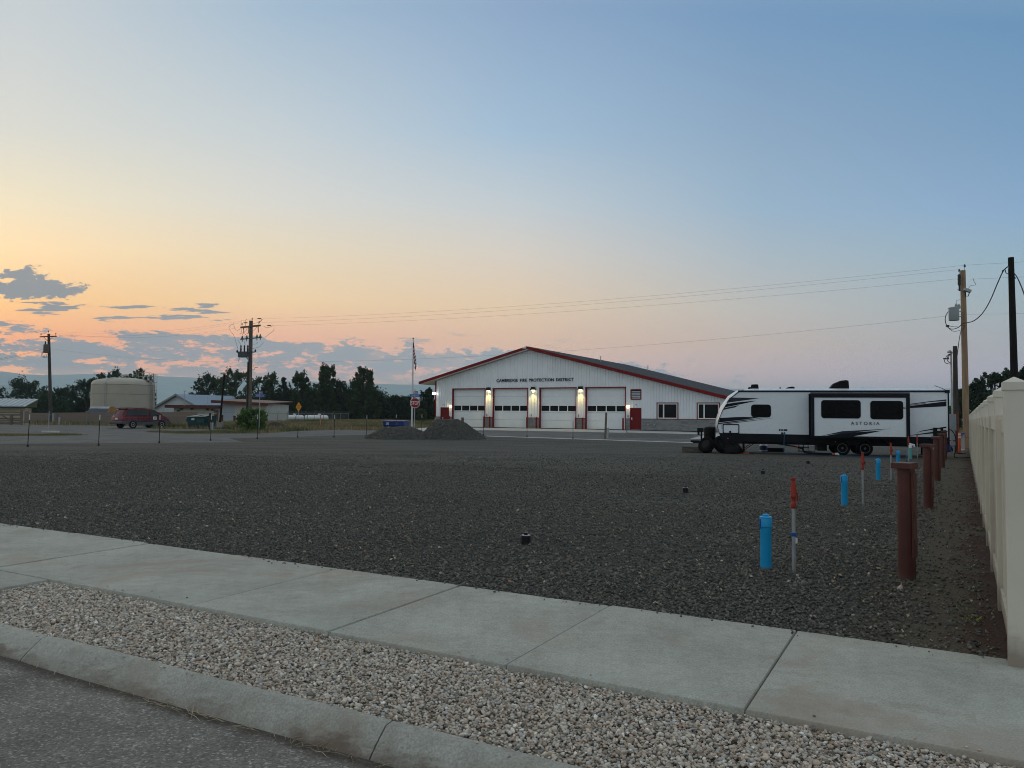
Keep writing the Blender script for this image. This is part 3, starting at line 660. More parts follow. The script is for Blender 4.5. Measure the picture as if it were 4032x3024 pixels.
for k in range(5):
    z=lo+.09+k*(hi-lo-.2)/5.0; v.add([(a+.07,-.04,z),(c-.07,-.04,z),(c-.07,.06,z+.11),(a+.07,.06,z+.11),(a+.07,-.04,z+.015),(c-.07,-.04,z+.015),(c-.07,.06,z+.125),(a+.07,.06,z+.125)],[(0,1,5,4),(4,5,6,7),(3,2,1,0)])
v.build('louver',mat('grey_louver',(.50,.54,.57),.5),vo)
MB().bb(a+.05,c-.05,.085,.10,lo,hi).build('backing',m_black,vo)
m_let=mat('black_letter',(.012,.012,.02),.45)
text_mesh('lettering','CAMBRIDGE FIRE PROTECTION DISTRICT',m_let,stn,MX((12.5,-.05,4.93),(1,0,0),(0,0,1)),width=9.13,height=.32,depth=.05,bold=.012,word=1.5,char=1.06)
MB().bb(7.9,17.1,-.04,-.01,4.895,4.925).build('letter_rail',m_side,stn)
for i,(s,z) in enumerate(((1.15,2.42),(23.75,2.45))): text_mesh('door_number','100' if False else '101'[:0] or 'II',m_let,stn,MX((s,-.04,z),(1,0,0),(0,0,1)),width=.18,height=.08,depth=.01) if False else MB().bb(s-.11,s+.11,-.05,-.036,z,z+.07).build('door_plate',mat('grey_plate',(.3,.32,.33),.5),stn)
# lamps
m_lens=emis('warm_lens',(1,.80,.38),14)
m_lens2=emis('white_lens',(1,.80,.45),5)
def wallpack(s,z,big=True):
    h=MB()
    if big:
        h.add([(s-.25,-.02,z),(s+.25,-.02,z),(s+.29,-.34,z),(s-.29,-.34,z),(s-.20,-.02,z+.34),(s+.20,-.02,z+.34),(s+.20,-.22,z+.34),(s-.20,-.22,z+.34)],[(0,1,5,4),(1,2,6,5),(2,3,7,6),(3,0,4,7),(4,5,6,7)])
    else:
        h.bb(s-.10,s+.10,-.14,-.036,z,z+.07)
    o=h.build('wall_lamp',m_black if big else mat('lamp_body',(.5,.5,.48),.5),stn)
    l=MB()
    if big: l.bb(s-.13,s+.13,-.26,-.08,z-.02,z+.02)
    else: l.lathe([(.0,z-.26),(.07,z-.25),(.10,z-.12),(.08,z)],(s,-.10,0),12)
    l.build('lens',m_lens if big else m_lens2,o)
    L=bpy.data.lights.new('lamp_light','SPOT' if big else 'POINT'); L.color=(1,.72,.24) if big else (1,.80,.5)
    lo=bpy.data.objects.new('lamp_light',L); COL.objects.link(lo); lo.parent=stn
    if big:
        L.energy=185; L.spot_size=RAD(110); L.spot_blend=.9; L.shadow_soft_size=.08
        lo.location=(s,-.30,z-.05); lo.rotation_euler=(RAD(-14),0,0)
    else:
        L.energy=3; L.shadow_soft_size=.06; lo.location=(s,-.26,z-.12)
for s in (6.985,12.435,17.845): wallpack(s,4.02)
wallpack(2.03,2.42,False); wallpack(22.92,2.42,False)
o=MB().bb(-.16,-.03,-.28,-.06,3.72,3.86).build('flood_lamp',mat('lamp_body',(.5,.5,.48),.5),stn)
MB().bb(-.24,.22,-.34,-.285,3.62,3.82).build('lens',emis('flood_lens',(1,.95,.86),6),o)
L=bpy.data.lights.new('flood_light','SPOT'); L.energy=60; L.color=(1,.95,.85); L.spot_size=RAD(120); L.spot_blend=.8; L.shadow_soft_size=.1
lo=bpy.data.objects.new('flood_light',L); COL.objects.link(lo); lo.parent=stn; lo.location=(-.05,-.4,3.68); lo.rotation_euler=(RAD(-15),RAD(12),0)
# hose bibs / small boxes on the wall
for s in (6.75,12.2,17.6,22.93): MB().box((s,-.06,1.38),(.09,.10,.24)).build('switch_box',mat('grey_plate',(.3,.32,.33),.5),stn)
for s in (25.0,25.65): MB().lathe([(.1,0),(.1,.05),(.05,.07)],(s,-.09,.55),10,Matrix.Rotation(RAD(90),4,'X')).build('outlet_cover',mat('grey_galv',(.32,.33,.34)),stn)
# bollards: each stands by itself
bol=[(6.62,'right of the first roller door, half behind the gravel pile'),(7.34,'left jamb of the second roller door'),(11.87,'right jamb of the second roller door'),(12.98,'left jamb of the third roller door'),(17.46,'right jamb of the third roller door'),(18.22,'left jamb of the fourth roller door'),(22.55,'right jamb of the fourth roller door'),(2.12,'left jamb of the first roller door, above the gravel pile')]
for s,w_ in bol:
    q=B0+tB*s+Vector((tB.y,-tB.x,0))*.42
    b_=thing('bollard','red steel bollard at '+w_ if not w_.startswith('right of') else 'red steel bollard '+w_,'bollard',(q.x,q.y,T(q.y)),YB,'red bollards at the fire station doors')
    MB().tube([(0,0,-.1),(0,0,1.12)],.085,14).build('post',m_red,b_,smooth=True)
    MB().lathe([(.087,1.1),(.08,1.15),(.05,1.18),(0,1.19)],(0,0,0),14).build('dome_cap',m_red,b_,smooth=True)
# ---------------------------------------------------------------- travel trailer
RY=RAD(-16); RA=G(2929,1786); rvp=Plane(RA,RY)
rv=thing('travel_trailer','long white travel trailer with dark swoosh stripes and slide-out, parked on gravel','trailer',RA,RY)
m_rvw=mat('white_fibreglass',(.74,.79,.83),.3,var=.02,scale=.5,spec=.5)
m_rvg=mat('gloss_navy_stripe',(.006,.008,.015),.35,var=.1,spec=.15); m_rvg2=mat('slate_stripe',(.014,.017,.024),.35,var=.1)
m_skirt=mat('black_skirt',(.007,.008,.012),.5,var=.2,spec=.12); m_rvglass=glass('tinted_glass',(.004,.004,.005),.12)
m_cap=mat('gloss_white_cap',(.82,.84,.86),.18,var=.02,spec=.6)
BW=2.44
prof=[(8.62,.90),(8.64,2.90),(8.60,2.97),(.0,2.985),(-.24,2.91),(-.57,2.63),(-.95,2.06),(-1.14,1.57),(-1.2,1.24),(-1.11,.95)]
mb=MB(); mb.prism([(x,z) for x,z in prof],(0,BW,0),(1,0,0),(0,0,1),BW)     # y runs away from the lot
mb.build('body',m_rvw,rv)
sk=[(8.62,.895),(8.60,.56),(6.2,.54),(6.0,.78),(3.75,.80),(3.55,.555),(.1,.56),(-.55,.47),(-.93,.46),(-1.11,.945)]
MB().prism(sk,(0,BW-.02,0),(1,0,0),(0,0,1),BW-.04).build('skirt',m_skirt,rv)
MB().bb(-.85,8.4,.3,2.1,.45,.55).bb(3.4,6.4,.36,2.08,.552,.88).build('chassis',m_black,rv)
# domed roof
mb=MB(); n=14; xs=[-.25,0.0,.4,8.3,8.6]; zz=[-.05,.06,.11,.11,.0]
vs=[(x,BW*i/n,2.975+z*(1-(2*i/n-1)**4)) for x,z in zip(xs,zz) for i in range(n+1)]
mb.add(vs,[(a*(n+1)+i,(a+1)*(n+1)+i,(a+1)*(n+1)+i+1,a*(n+1)+i+1) for a in range(len(xs)-1) for i in range(n)])
roof=mb.build('roof',m_rvw,rv,smooth=True)
# front cap bulging ahead of the side walls
cp=[(.02,3.02),(-.24,2.93),(-.57,2.64),(-.95,2.07),(-1.14,1.575),(-1.205,1.24),(-1.115,.95)]
n=16; vs=[]
for k,(x,z) in enumerate(cp):
    bl=[.02,.10,.16,.17,.16,.13,.08][k]
    for i in range(n+1):
        y=-.012+(BW+.024)*i/n; q=1-abs(2*i/n-1)**3
        dx=-bl*q*.95; dz=bl*q*.55 if k<4 else bl*q*.15
        vs.append((x+dx-.004,y,z+dz))
MB().add(vs,[(a*(n+1)+i,(a+1)*(n+1)+i,(a+1)*(n+1)+i+1,a*(n+1)+i+1) for a in range(len(cp)-1) for i in range(n)]).build('front_cap',m_cap,rv,smooth=True)
mb=MB(); mb.tube([(x,-.012,z-.005) for x,z in [(.0,2.955),(-.24,2.89),(-.57,2.62),(-.95,2.055),(-1.14,1.57),(-1.2,1.24),(-1.11,.95),(-.93,.47)]],.016,6); mb.build('edge_molding',m_rvg,rv)
mb=MB(); mb.bb(-.26,8.66,-.03,.0,2.895,2.965); mb.bb(8.5,8.68,-.05,.02,2.86,2.985); mb.build('drip_rail',m_rvg,rv)
MB().bb(8.60,8.655,-.015,.03,.56,2.9).build('corner_molding',m_rvg,rv)
def r6(x,y): return (2700+x/3.687,1450+y/3.687)
def r7(x,y): return (3200+x/3.687,1450+y/3.687)
def decal(name,px,m,parent,pl=rvp,y=0.0,off=.006,th=.004):
    pts=[pl(*q) for q in px]
    return MB().prism(pts,(0,y-off+th,0),(1,0,0),(0,0,1),th).build(name,m,parent)
A=r6
for px,mm in (([A(640,425),A(860,428),A(1065,437),A(800,472),A(588,502)],m_rvg2),([A(582,522),A(720,498),A(1030,470),A(900,500),A(552,572)],m_rvg),([A(553,580),A(660,556),A(780,535),A(715,568),A(535,606)],m_rvg2),
    ([A(494,722),A(700,710),A(850,706),A(1060,714),A(880,742),A(480,786)],m_rvg),([A(478,794),A(700,766),A(1165,716),A(900,756),A(700,782),A(470,812)],m_rvg2),([A(470,818),A(640,795),A(1290,720),A(950,766),A(640,804)],m_rvg)):
    decal('stripe',px,mm,rv)
B=r7
for px,mm in (([B(1413,517),B(1700,478),B(1940,452),B(1940,474),B(1700,490),B(1413,528)],m_rvg2),([B(1413,548),B(1640,517),B(1890,487),B(1940,480),B(1940,552),B(1413,578)],m_rvg),([B(1413,534),B(1640,505),B(1640,511),B(1413,541)],m_rvg),
    ([B(1505,937),B(1585,905),B(1745,876),B(1940,846),B(1940,866),B(1745,893),B(1590,915)],m_rvg),([B(1413,972),B(1745,922),B(1940,896),B(1940,930),B(1745,945),B(1413,978)],m_rvg2)):
    decal('stripe',px,mm,rv)
def rrect(x0,x1,z0,z1,r,n=5):
    out=[]
    for cx,cz,a0 in ((x1-r,z0+r,-90),(x1-r,z1-r,0),(x0+r,z1-r,90),(x0+r,z0+r,180)):
        for i in range(n+1):
            a=RAD(a0+90*i/n); out.append((cx+r*math.cos(a),cz+r*math.sin(a)))
    return out
def win(x0,x1,z0,z1,y,parent,r=.12):
    f=MB().prism(rrect(x0-.03,x1+.03,z0-.03,z1+.03,r+.02),(0,y,0),(1,0,0),(0,0,1),.015).build('window',m_rvg,parent)
    MB().prism(rrect(x0,x1,z0,z1,r),(0,y-.0125,0),(1,0,0),(0,0,1),.008).build('pane',m_rvglass,f)
win(.36,1.19,1.74,2.28,0,rv)
def frame(x0,x1,z0,z1,wd,y,d,r=.06):
    o=rrect(x0,x1,z0,z1,r); i=rrect(x0+wd,x1-wd,z0+wd,z1-wd,max(.01,r-wd*.6)); n=len(o); mb=MB()
    vs=[(a,y,z) for a,z in o]+[(a,y,z) for a,z in i]+[(a,y-d,z) for a,z in o]+[(a,y-d,z) for a,z in i]
    fs=[]
    for k in range(n):
        k2=(k+1)%n; fs+=[(2*n+k,2*n+k2,3*n+k2,3*n+k),(k,k2,2*n+k2,2*n+k),(n+k2,n+k,3*n+k,3*n+k2)]
    return mb.add(vs,fs)
ht=frame(-.96,-.2,.925,1.385,.045,0,.014,.07).build('hatch',m_rvg,rv)
MB().prism(rrect(-.66,-.57,.965,1.06,.02),(0,-.0,0),(1,0,0),(0,0,1),.02).build('latch',m_rvg,ht)
# utility ports
for x,z,r in ((1.60,1.13,.042),(1.70,1.13,.042),(1.70,.985,.045),(1.80,.985,.045)):
    MB().lathe([(r,0),(r,.015),(r*.6,.025)],(x,0,z),12,Matrix.Rotation(RAD(90),4,'X')).build('port_cap',m_rvg,rv)
MB().bb(1.77,1.93,-.012,0,1.085,1.17).build('port_panel',m_rvg2,rv)
MB().prism(rrect(-1.02,-.97,1.14,1.34,.01),(0,-.0,0),(1,0,0),(0,0,1),.004).build('data_sticker',mat('grey_print',(.5,.52,.53),.5),rv)
# slide-out
SY=-.55; slp=Plane(RA+rvp.n*SY,RY)
x0,z0=slp(*r7(15,1000)); x1,_=slp(*r7(1368,1000)); z0=.90; z1=2.66
sl=MB().bb(x0,x1,SY,.0,z0,z1).build('slide_out',m_rvw,rv)
fr=MB(); fx0=x0-.10; fx1=x1+.13
for a,c,p,q in ((fx0,x0+.03,z0-.03,z1+.13),(x1-.02,fx1,z0-.03,z1+.13),(x0+.03,x1-.02,z1-.03,z1+.13)): fr.bb(a,c,SY-.03,SY+.04,p,q)
fr.build('slide_frame',m_rvg,sl)
fl=MB(); fl.bb(x0-.16,x0,-.03,.0,z0-.03,z1+.15); fl.bb(x1,x1+.16,-.03,.0,z0-.03,z1+.15); fl.bb(x0,x1,-.03,0,z1,z1+.15); fl.build('slide_flange',m_rvg,sl)
MB().bb(x0-.004,x0+.0,SY+.04,-.03,z0,z1).build('slide_side',m_rvg,sl); MB().bb(x1,x1+.004,SY+.04,-.03,z0,z1).build('slide_side',m_rvg,sl)
MB().bb(fx0,fx1,SY-.02,.0,z1+.131,z1+.20).build('slide_topper',mat('awning_roll',(.05,.05,.055),.6),sl)
MB().bb(fx0,fx1,SY-.01,SY+.3,z0-.09,z0-.031).build('slide_floor',m_skirt,sl)
for a,c in ((r7(125,465),r7(695,730)),(r7(838,475),r7(1312,745))):
    p=slp(*a); q=slp(*c); win(p[0]+.02,q[0]-.02,q[1]+.03,p[1]-.02,SY,sl,.11)
for px,mm in (([B(95,990),B(270,948),B(430,913),B(600,905),B(1140,876),B(760,912),B(540,940),B(300,955)],m_rvg2),([B(150,988),B(300,960),B(480,940),B(760,920),B(1010,905),B(870,935),B(700,968),B(540,996)],m_rvg)):
    decal('stripe',px,mm,sl,slp,SY)
for px in ([B(1313,566),B(1365,556),B(1365,562),B(1313,574)],[B(1313,582),B(1365,574),B(1365,580),B(1313,590)]): decal('stripe',px,m_rvg,sl,slp,SY)
a=slp(*r7(555,820)); c=slp(*r7(970,784))
text_mesh('lettering','ASTORIA',m_rvg,sl,MX(((a[0]+c[0])/2,SY-.012,a[1]),(1,0,0),(0,0,1)),width=c[0]-a[0],height=c[1]-a[1]+.015,depth=.006,char=1.5)
# rear utility box
p=rvp(*r7(1745,862)); q=rvp(*r7(1890,985))
bx=MB().bb(p[0],q[0],-.10,.0,q[1],p[1]).build('utility_box',m_black,rv,bevel=.012)
MB().bb(p[0]+.15,p[0]+.27,-.106,-.1,p[1]-.14,p[1]-.05).build('grille',mat('grey_print',(.5,.52,.53),.5),bx)
# rooftop gear
def dome(nm,x0,x1,y,z,h,slant,m,wd=.7):
    mb=MB(); n=8; vs=[]
    pr=[(x0,0),(x0+slant*.4,h*.62),(x0+slant,h*.94),(x1-.12,h),(x1-.02,h*.94),(x1,0)]
    for yy,k in ((y,.86),(y+.06,1),(y+wd-.06,1),(y+wd,.86)): vs+=[(x,yy,z+hh*k) for x,hh in pr]
    m_=len(pr); fs=[(a*m_+i,(a+1)*m_+i,(a+1)*m_+i+1,a*m_+i+1) for a in range(3) for i in range(m_-1)]+[tuple(range(m_)),tuple(range(4*m_-1,3*m_-1,-1))]
    return mb.add(vs,fs).build(nm,m,roof,smooth=True)
m_gear=mat('black_plastic',(.006,.006,.007),.55,var=.2,spec=.1)
dome('air_conditioner',3.84,4.70,.75,3.06,.42,.5,m_gear)
dome('vent_cover',.32,.70,.7,3.06,.235,.05,m_gear,.45); dome('roof_vent',.2,.36,1.2,3.06,.12,.08,m_gear,.4)
dome('roof_vent',1.9,2.35,1.0,3.06,.13,.22,m_gear,.4); MB().tube([(1.68,.9,3.06),(1.68,.9,3.15)],.03,8).build('vent_stack',m_gear,roof)
dome('skylight',5.1,5.85,1.0,3.06,.11,.15,m_rvw,.5)
MB().tube([(8.55,.1,2.98),(8.45,.3,3.08),(8.2,.5,3.2)],.012,6).build('antenna',m_gear,roof); MB().box((7.9,.8,3.10),(.22,.2,.05)).build('antenna',m_rvw,roof)
# running gear
m_tyre=mat('tyre_rubber',(.006,.006,.007),.9,spec=.06,var=.2,bump=.4,bscale=25); m_rim=mat('shaded_alloy_rim',(.08,.082,.085),.4,metal=.0); m_dkrim=mat('dark_rim',(.04,.04,.042),.4,metal=.4)  # rim colour dimmed to stand in for the shadow under the trailer
def wheel(c,R=.34,wd=.2,axis='y',parent=None,mr=None,side=-1,spokes=5,fat=1.0):
    Mx=Matrix.Rotation(RAD(90),4,'X') if axis=='y' else Matrix.Identity(4)
    pr=[(R*.58,-wd/2),(R*.86,-wd/2),(R*.97,-wd*.40),(R,-wd*.22),(R,wd*.22),(R*.97,wd*.40),(R*.86,wd/2),(R*.58,wd/2)]
    wt=MB().lathe(pr,c,32,Mx).build('wheel',m_tyre,parent,smooth=True)
    rm=MB(); zf=wd*.42
    def ring(r0,r1,z0,z1): rm.lathe([(r0,z0),(r1,z0),(r1,z1),(r0,z1)],c,28,Mx)
    n=28; 
    vs=[];fs=[]
    prr=[(R*.64,zf),(R*.64,zf+.018),(R*.54,zf+.018),(R*.52,zf-.05)]
    for (r_,z_) in prr:
        for k in range(n):
            a=2*math.pi*k/n; vs.append(Mx@Vector((r_*math.cos(a),r_*math.sin(a),-side*z_ if axis=='y' else z_))+Vector(c))
    for i in range(3):
        for k in range(n): k2=(k+1)%n; fs.append((i*n+k,i*n+k2,(i+1)*n+k2,(i+1)*n+k))
    rm.add(vs,fs)
    for k in range(spokes):
        a=2*math.pi*k/spokes+.3; ex=Vector((math.cos(a),math.sin(a),0)); ey=Vector((-math.sin(a),math.cos(a),0)); zz_=(-side)*(zf-.0)
        pts=[ex*R*.08+ey*.035,ex*R*.55+ey*.028*fat,ex*R*.55-ey*.028*fat,ex*R*.08-ey*.035]
        rm.add([Mx@(p_+Vector((0,0,zz_)))+Vector(c) for p_ in pts]+[Mx@(p_+Vector((0,0,zz_*.7)))+Vector(c) for p_ in pts],[(0,1,2,3),(7,6,5,4),(0,4,5,1),(2,6,7,3)])
    rm.lathe([(0.0,-side*zf-.01),(R*.16,-side*zf-.008),(R*.16,-side*zf+.02),(0,-side*zf+.025)] ,c,14,Mx)
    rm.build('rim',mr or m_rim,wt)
    MB().lathe([(0,-wd*.2),(R*.56,-wd*.2),(R*.56,wd*.1),(0,wd*.1)],c,20,Mx).build('brake_disc',m_black,wt)
    return wt
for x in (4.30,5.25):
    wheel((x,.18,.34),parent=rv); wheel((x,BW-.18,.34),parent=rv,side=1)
MB().bb(4.22,4.38,.2,BW-.2,.3,.38).bb(5.17,5.33,.2,BW-.2,.3,.38).build('axle',m_black,rv)
def jack(x,y,h=.52): 
    j=MB(); j.tube([(x,y,.06),(x,y,h)],.04,8); j.tube([(x+.06,y,h),(x+.55,y,h-.05)],.02,6); j.tube([(x,y,.15),(x+.45,y,h-.05)],.018,6); j.box((x,y,.045),(.24,.22,.03)); j.build('stabilizer_jack',m_black,rv)
jack(.0,.25); jack(.0,BW-.25); jack(8.0,.3); jack(8.0,BW-.3)
MB().bb(-.75,-.5+.25,.1,2.3,.36,.47).build('step_box',m_skirt,rv)
# piping and steps under the floor
u_=MB(); u_.tube([(1.3,.5,.5),(1.9,.45,.42),(2.35,.4,.36)],.03,8); u_.tube([(2.9,.8,.5),(2.9,.8,.14),(3.2,.8,.14),(3.2,.8,.5)],.02,6); u_.tube([(2.55,1.5,.5),(2.55,1.5,.1)],.02,6); u_.tube([(2.75,1.5,.5),(2.75,1.5,.1)],.02,6); u_.bb(2.5,3.1,1.3,1.7,.10,.13); u_.bb(2.5,3.0,1.45,1.8,.28,.31); u_.build('entry_step',m_black,rv)
MB().bb(3.3,3.7,.6,1.9,.18,.5).build('holding_tank',m_black,rv)
for x,z in ((-.72,.70),(4.0,.62)): MB().lathe([(.03,0),(.03,.02)],(x,-.0,z),10,Matrix.Rotation(RAD(90),4,'X')).build('marker_lamp',mat('amber_lens',(.35,.10,.03),.3),rv)
MB().bb(5.05,5.2,-.012,.0,.80,.84).build('decal_plate',mat('grey_print',(.5,.52,.53),.5),rv)
# tongue
tg=MB(); tg.tube([(-.9,.5,.42),(-2.15,1.22,.45)],.05,6); tg.tube([(-.9,BW-.5,.42),(-2.15,1.22,.45)],.05,6); tg.box((-2.22,1.22,.48),(.32,.14,.14)); tg.box((-2.42,1.22,.5),(.16,.12,.1)); tg.build('hitch_frame',m_black,rv)
tj=MB(); tj.tube([(-1.98,1.2,.1),(-1.98,1.2,1.02)],.045,8); tj.box((-2.03,1.2,1.06),(.30,.2,.2)); tj.box((-2.12,1.2,.92),(.1,.12,.2)); tj.build('tongue_jack',m_black,rv)
pc=MB()
pc.lathe([(.25,.50),(.27,.6),(.27,1.12),(.255,1.18),(.2,1.22),(.08,1.24)],(-1.58,1.0,0),20); pc.lathe([(.25,.50),(.27,.6),(.27,1.12),(.255,1.18),(.2,1.22),(.08,1.24)],(-1.58,1.45,0),20); pc.box((-1.58,1.22,.82),(.5,.5,.6)); pc.box((-1.36,.95,1.17),(.06,.1,.12)); pc.build('propane_cover',m_gear,rv,smooth=True)
# ---- loose things round the trailer
def rvw(x,y,z=0): return RA+rvp.t*x+rvp.n*y+Vector((0,0,z))
def loose(nm,label,cat,x,y,z=0,rz_=0,group=None): 
    q=rvw(x,y); return thing(nm,label,cat,(q.x,q.y,T(q.y)+z),RY+rz_,group)
m_tim=mat('weathered_timber',(.085,.075,.06),.9,var=.3,scale=3,bump=.4,stretch=(1,8,8))
o=tag(MB().bb(-.85,.55,-.2,.2,0,.27).build('timber_block',m_tim,bevel=.01),'thick weathered timber block under the trailer tongue','block'); q=rvw(-2.0,.35); o.location=(q.x,q.y,T(q.y)); o.rotation_euler=(0,0,RY)
def old_tyre(label,x,y,z,ex,tz,R=.40):
    t_=thing('old_tyre',label,'tyre',rvw(x,y,z),RY+tz,'worn tyres piled against the trailer tongue',rx=ex)
    wd=.27; pr=[(R*.55,-wd/2),(R*.85,-wd*.54),(R*.97,-wd*.42)]
    for i in range(6):
        z_=-wd*.36+i*wd*.72/5; pr+=[(R,z_-.012),(R,z_+.010),(R*.975,z_+.014),(R*.975,z_+.018)]
    pr+=[(R*.97,wd*.42),(R*.85,wd*.54),(R*.55,wd/2)]
    n=40; vs=[];fs=[]; m_=len(pr)
    for r_,z_ in pr:
        for k in range(n):
            a=2*math.pi*k/n; rr=r_*(1-(.018 if (k%2 and r_>R*.96) else 0)); vs.append((rr*math.cos(a),rr*math.sin(a),z_))
    for i in range(m_):
        i2=(i+1)%m_
        for k in range(n): k2=(k+1)%n; fs.append((i*n+k,i*n+k2,i2*n+k2,i2*n+k))
    MB().add(vs,fs).build('tread',m_tyre,t_)
    MB().lathe([(R*.54,-wd*.42),(R*.60,-wd*.46),(R*.60,wd*.46),(R*.54,wd*.42)],(0,0,0),24).build('inner_rim',m_black,t_)
old_tyre('worn tyre with bold tread leaning on the black gas bottle cover',-1.70,.10,.37,RAD(62),RAD(-35))
old_tyre('worn tyre leaning to the right behind the other, nearest the trailer nose',-1.0,.12,.40,RAD(58),RAD(38),.43)
t_=thing('black_bag','lumpy black bag slumped on the gravel under the trailer nose','bag',rvw(-.55,.0),RY)
bm=MB(); n=14; vs=[]
for k,(r_,z_) in enumerate([(.28,0),(.36,.06),(.37,.2),(.30,.33),(.17,.41),(.07,.45),(.09,.5)]):
    for i in range(n):
        a=2*math.pi*i/n; rr=r_*(1+.12*math.sin(3*a+k)+.07*math.sin(7*a+2*k)); vs.append((rr*1.25*math.cos(a),rr*math.sin(a),z_*(1+.12*math.sin(2*a+1))))
bm.add(vs,[(k*n+i,k*n+(i+1)%n,(k+1)*n+(i+1)%n,(k+1)*n+i) for k in range(6) for i in range(n)]+[tuple(range(n-1,-1,-1)),tuple(range(6*n,7*n))])
bm.build('sack',mat('black_poly',(.006,.006,.007),.55,spec=.1,bump=.5,bscale=12),t_,smooth=True); MB().lathe([(.075,.44),(.09,.45),(.09,.47),(.075,.48)],(0,0,0),10).build('tie',m_black,t_)
m_or=mat('orange_plastic',(.55,.11,.045),.5,var=.1)
o=thing('jack_pad','orange plastic pads under the front stabilizer jack of the trailer','pad',rvw(.03,.15),RY); MB().box((-.1,.12,.02),(.26,.26,.04)).build('pad',m_or,o,bevel=.008); MB().box((.07,-.08,.02),(.26,.26,.04)).build('pad',m_or,o,bevel=.008)
m_blu=mat('blue_print',(.02,.05,.20),.45)
o=thing('water_jug','round white jug with a blue label standing under the trailer','jug',rvw(.98,2.9),RY)
MB().lathe([(.16,0),(.19,.03),(.19,.3),(.15,.38),(.05,.43),(.05,.47)],(0,0,0),20).build('jug',m_wframe,o,smooth=True); MB().lathe([(.192,.08),(.194,.09),(.194,.27),(.192,.28)],(0,0,0),20).build('paper_label',m_blu,o,smooth=True)
o=thing('paint_can','small white can with a blue band behind the front jack','can',rvw(-.28,2.2),RY)
MB().lathe([(.13,0),(.13,.34),(.12,.36)],(0,0,0),18).build('can',m_wframe,o,smooth=True); MB().lathe([(.131,.1),(.133,.11),(.133,.27),(.131,.28)],(0,0,0),18).build('band',m_blu,o)
o=thing('storage_case','low black case lying on the gravel behind the white jug','case',rvw(1.5,3.2),RY); MB().bb(-.5,.5,-.2,.2,.0,.19).build('case',m_gear,o,bevel=.05); MB().tube([(-.08,-.21,.1),(-.08,-.25,.1),(.08,-.25,.1),(.08,-.21,.1)],.012,6).build('handle',m_gear,o)
# hoses
m_hose=mat('blue_hose',(.02,.14,.34),.4,var=.1)
def gz(u,v,h=.015):
    q=G(u,v); return Vector((q.x,q.y,T(q.y)+h))
hp=[rvw(1.80,-.03,.97),rvw(1.79,-.07,.9),rvw(1.78,-.08,.5),rvw(1.78,-.10,.18),rvw(1.84,-.16,.05)]
hp+=[gz(*r6(1480,1246)),gz(*r6(1640,1249)),gz(*r6(1900,1254)),gz(*r6(2100,1266)),gz(*r7(330,1268)),gz(*r7(560,1280)),gz(*r7(860,1283)),gz(*r7(1060,1297)),gz(*r7(1200,1301)),gz(*r7(1330,1292))]
e=G(3578,1822); hp+=[gz(*r7(1385,1280)),Vector((e.x-.06,e.y+.02,.05)),Vector((e.x-.05,e.y,.5))]
def smoothpts(p,k=4):
    out=[]
    for i in range(len(p)-1):
        p0=p[max(i-1,0)];p1=p[i];p2=p[i+1];p3=p[min(i+2,len(p)-1)]
        for j in range(k):
            s=j/k; out.append(.5*((2*p1)+(p2-p0)*s+(2*p0-5*p1+4*p2-p3)*s*s+(3*p1-p0-3*p2+p3)*s**3))
    return out+[p[-1]]
o=MB().tube(smoothpts(hp),.014,6).build('water_hose',m_hose); tag(o,'blue water hose running along the gravel from the trailer to the tap','hose')
o=thing('sewer_hose','dark sewer hose on the ground with an orange and white elbow','hose',rvw(2.6,-.02),RY)
MB().tube(smoothpts([Vector(x) for x in ((-.25,.4,.34),(.0,.35,.28),(.1,.2,.12),(.5,.1,.08),(.9,.12,.07),(1.3,.0,.06))]),.045,8).build('tube',m_black,o,smooth=True)
MB().tube([(-.28,.4,.36),(-.2,.4,.32)],.06,10).build('collar',m_or,o); MB().tube([(1.25,.0,.065),(1.38,-.02,.07)],.055,10).build('fitting',m_or,o); MB().tube([(1.38,-.02,.07),(1.48,-.03,.08),(1.52,-.03,.03)],.055,10).build('elbow',m_wframe,o,smooth=True)
# ---------------------------------------------------------------- white vinyl fence
m_vin=mat('beige_vinyl',(.66,.62,.52),.42,var=.05,scale=1.2,dirt=(.44,.39,.31),dirtamt=.5,bump=.06,bscale=45)
def mud(m,z0,z1,col,amt=.8):
    t=NT(m.node_tree); b=t.n['Principled BSDF']; co=[n for n in t.n if n.type=='TEX_COORD'][0].outputs['Object']
    src=b.inputs['Base Color'].links[0].from_socket; sp_=t.new('ShaderNodeSeparateXYZ'); t.put(sp_.inputs[0],co)
    k=t.mr(t.m('ADD',sp_.outputs[2],t.m('MULTIPLY',t.m('SUBTRACT',t.noise(co,7,6,.7),.5),z1*1.1)),z1,z0)
    t.put(b.inputs['Base Color'],t.mix(t.m('MULTIPLY',k,amt),src,col))
mud(m_vin,.02,.30,(.17,.12,.085),.7)
FY=math.atan2(FD.y,FD.x)
fn=thing('vinyl_fence','tall cream vinyl privacy fence with capped posts along the gravel lot','fence',F0,FY)
NP=20; SPC=2.03
def fpost(x,cap=True):
    p=MB().box((x,0,.935),(.127,.127,1.93)).build('post',m_vin,fn,bevel=.006)
    c=MB(); a=.073; c.bb(x-a,x+a,-a,a,1.86,1.915); c.add([(x-a,-a,1.915),(x+a,-a,1.915),(x+a,a,1.915),(x-a,a,1.915),(x,0,1.955)],[(0,1,4),(1,2,4),(2,3,4),(3,0,4)]); c.build('post_cap',m_vin,p,bevel=.004)
fpost(0)
for i in range(1,NP): fpost(.02+1.78+SPC*(i-1))
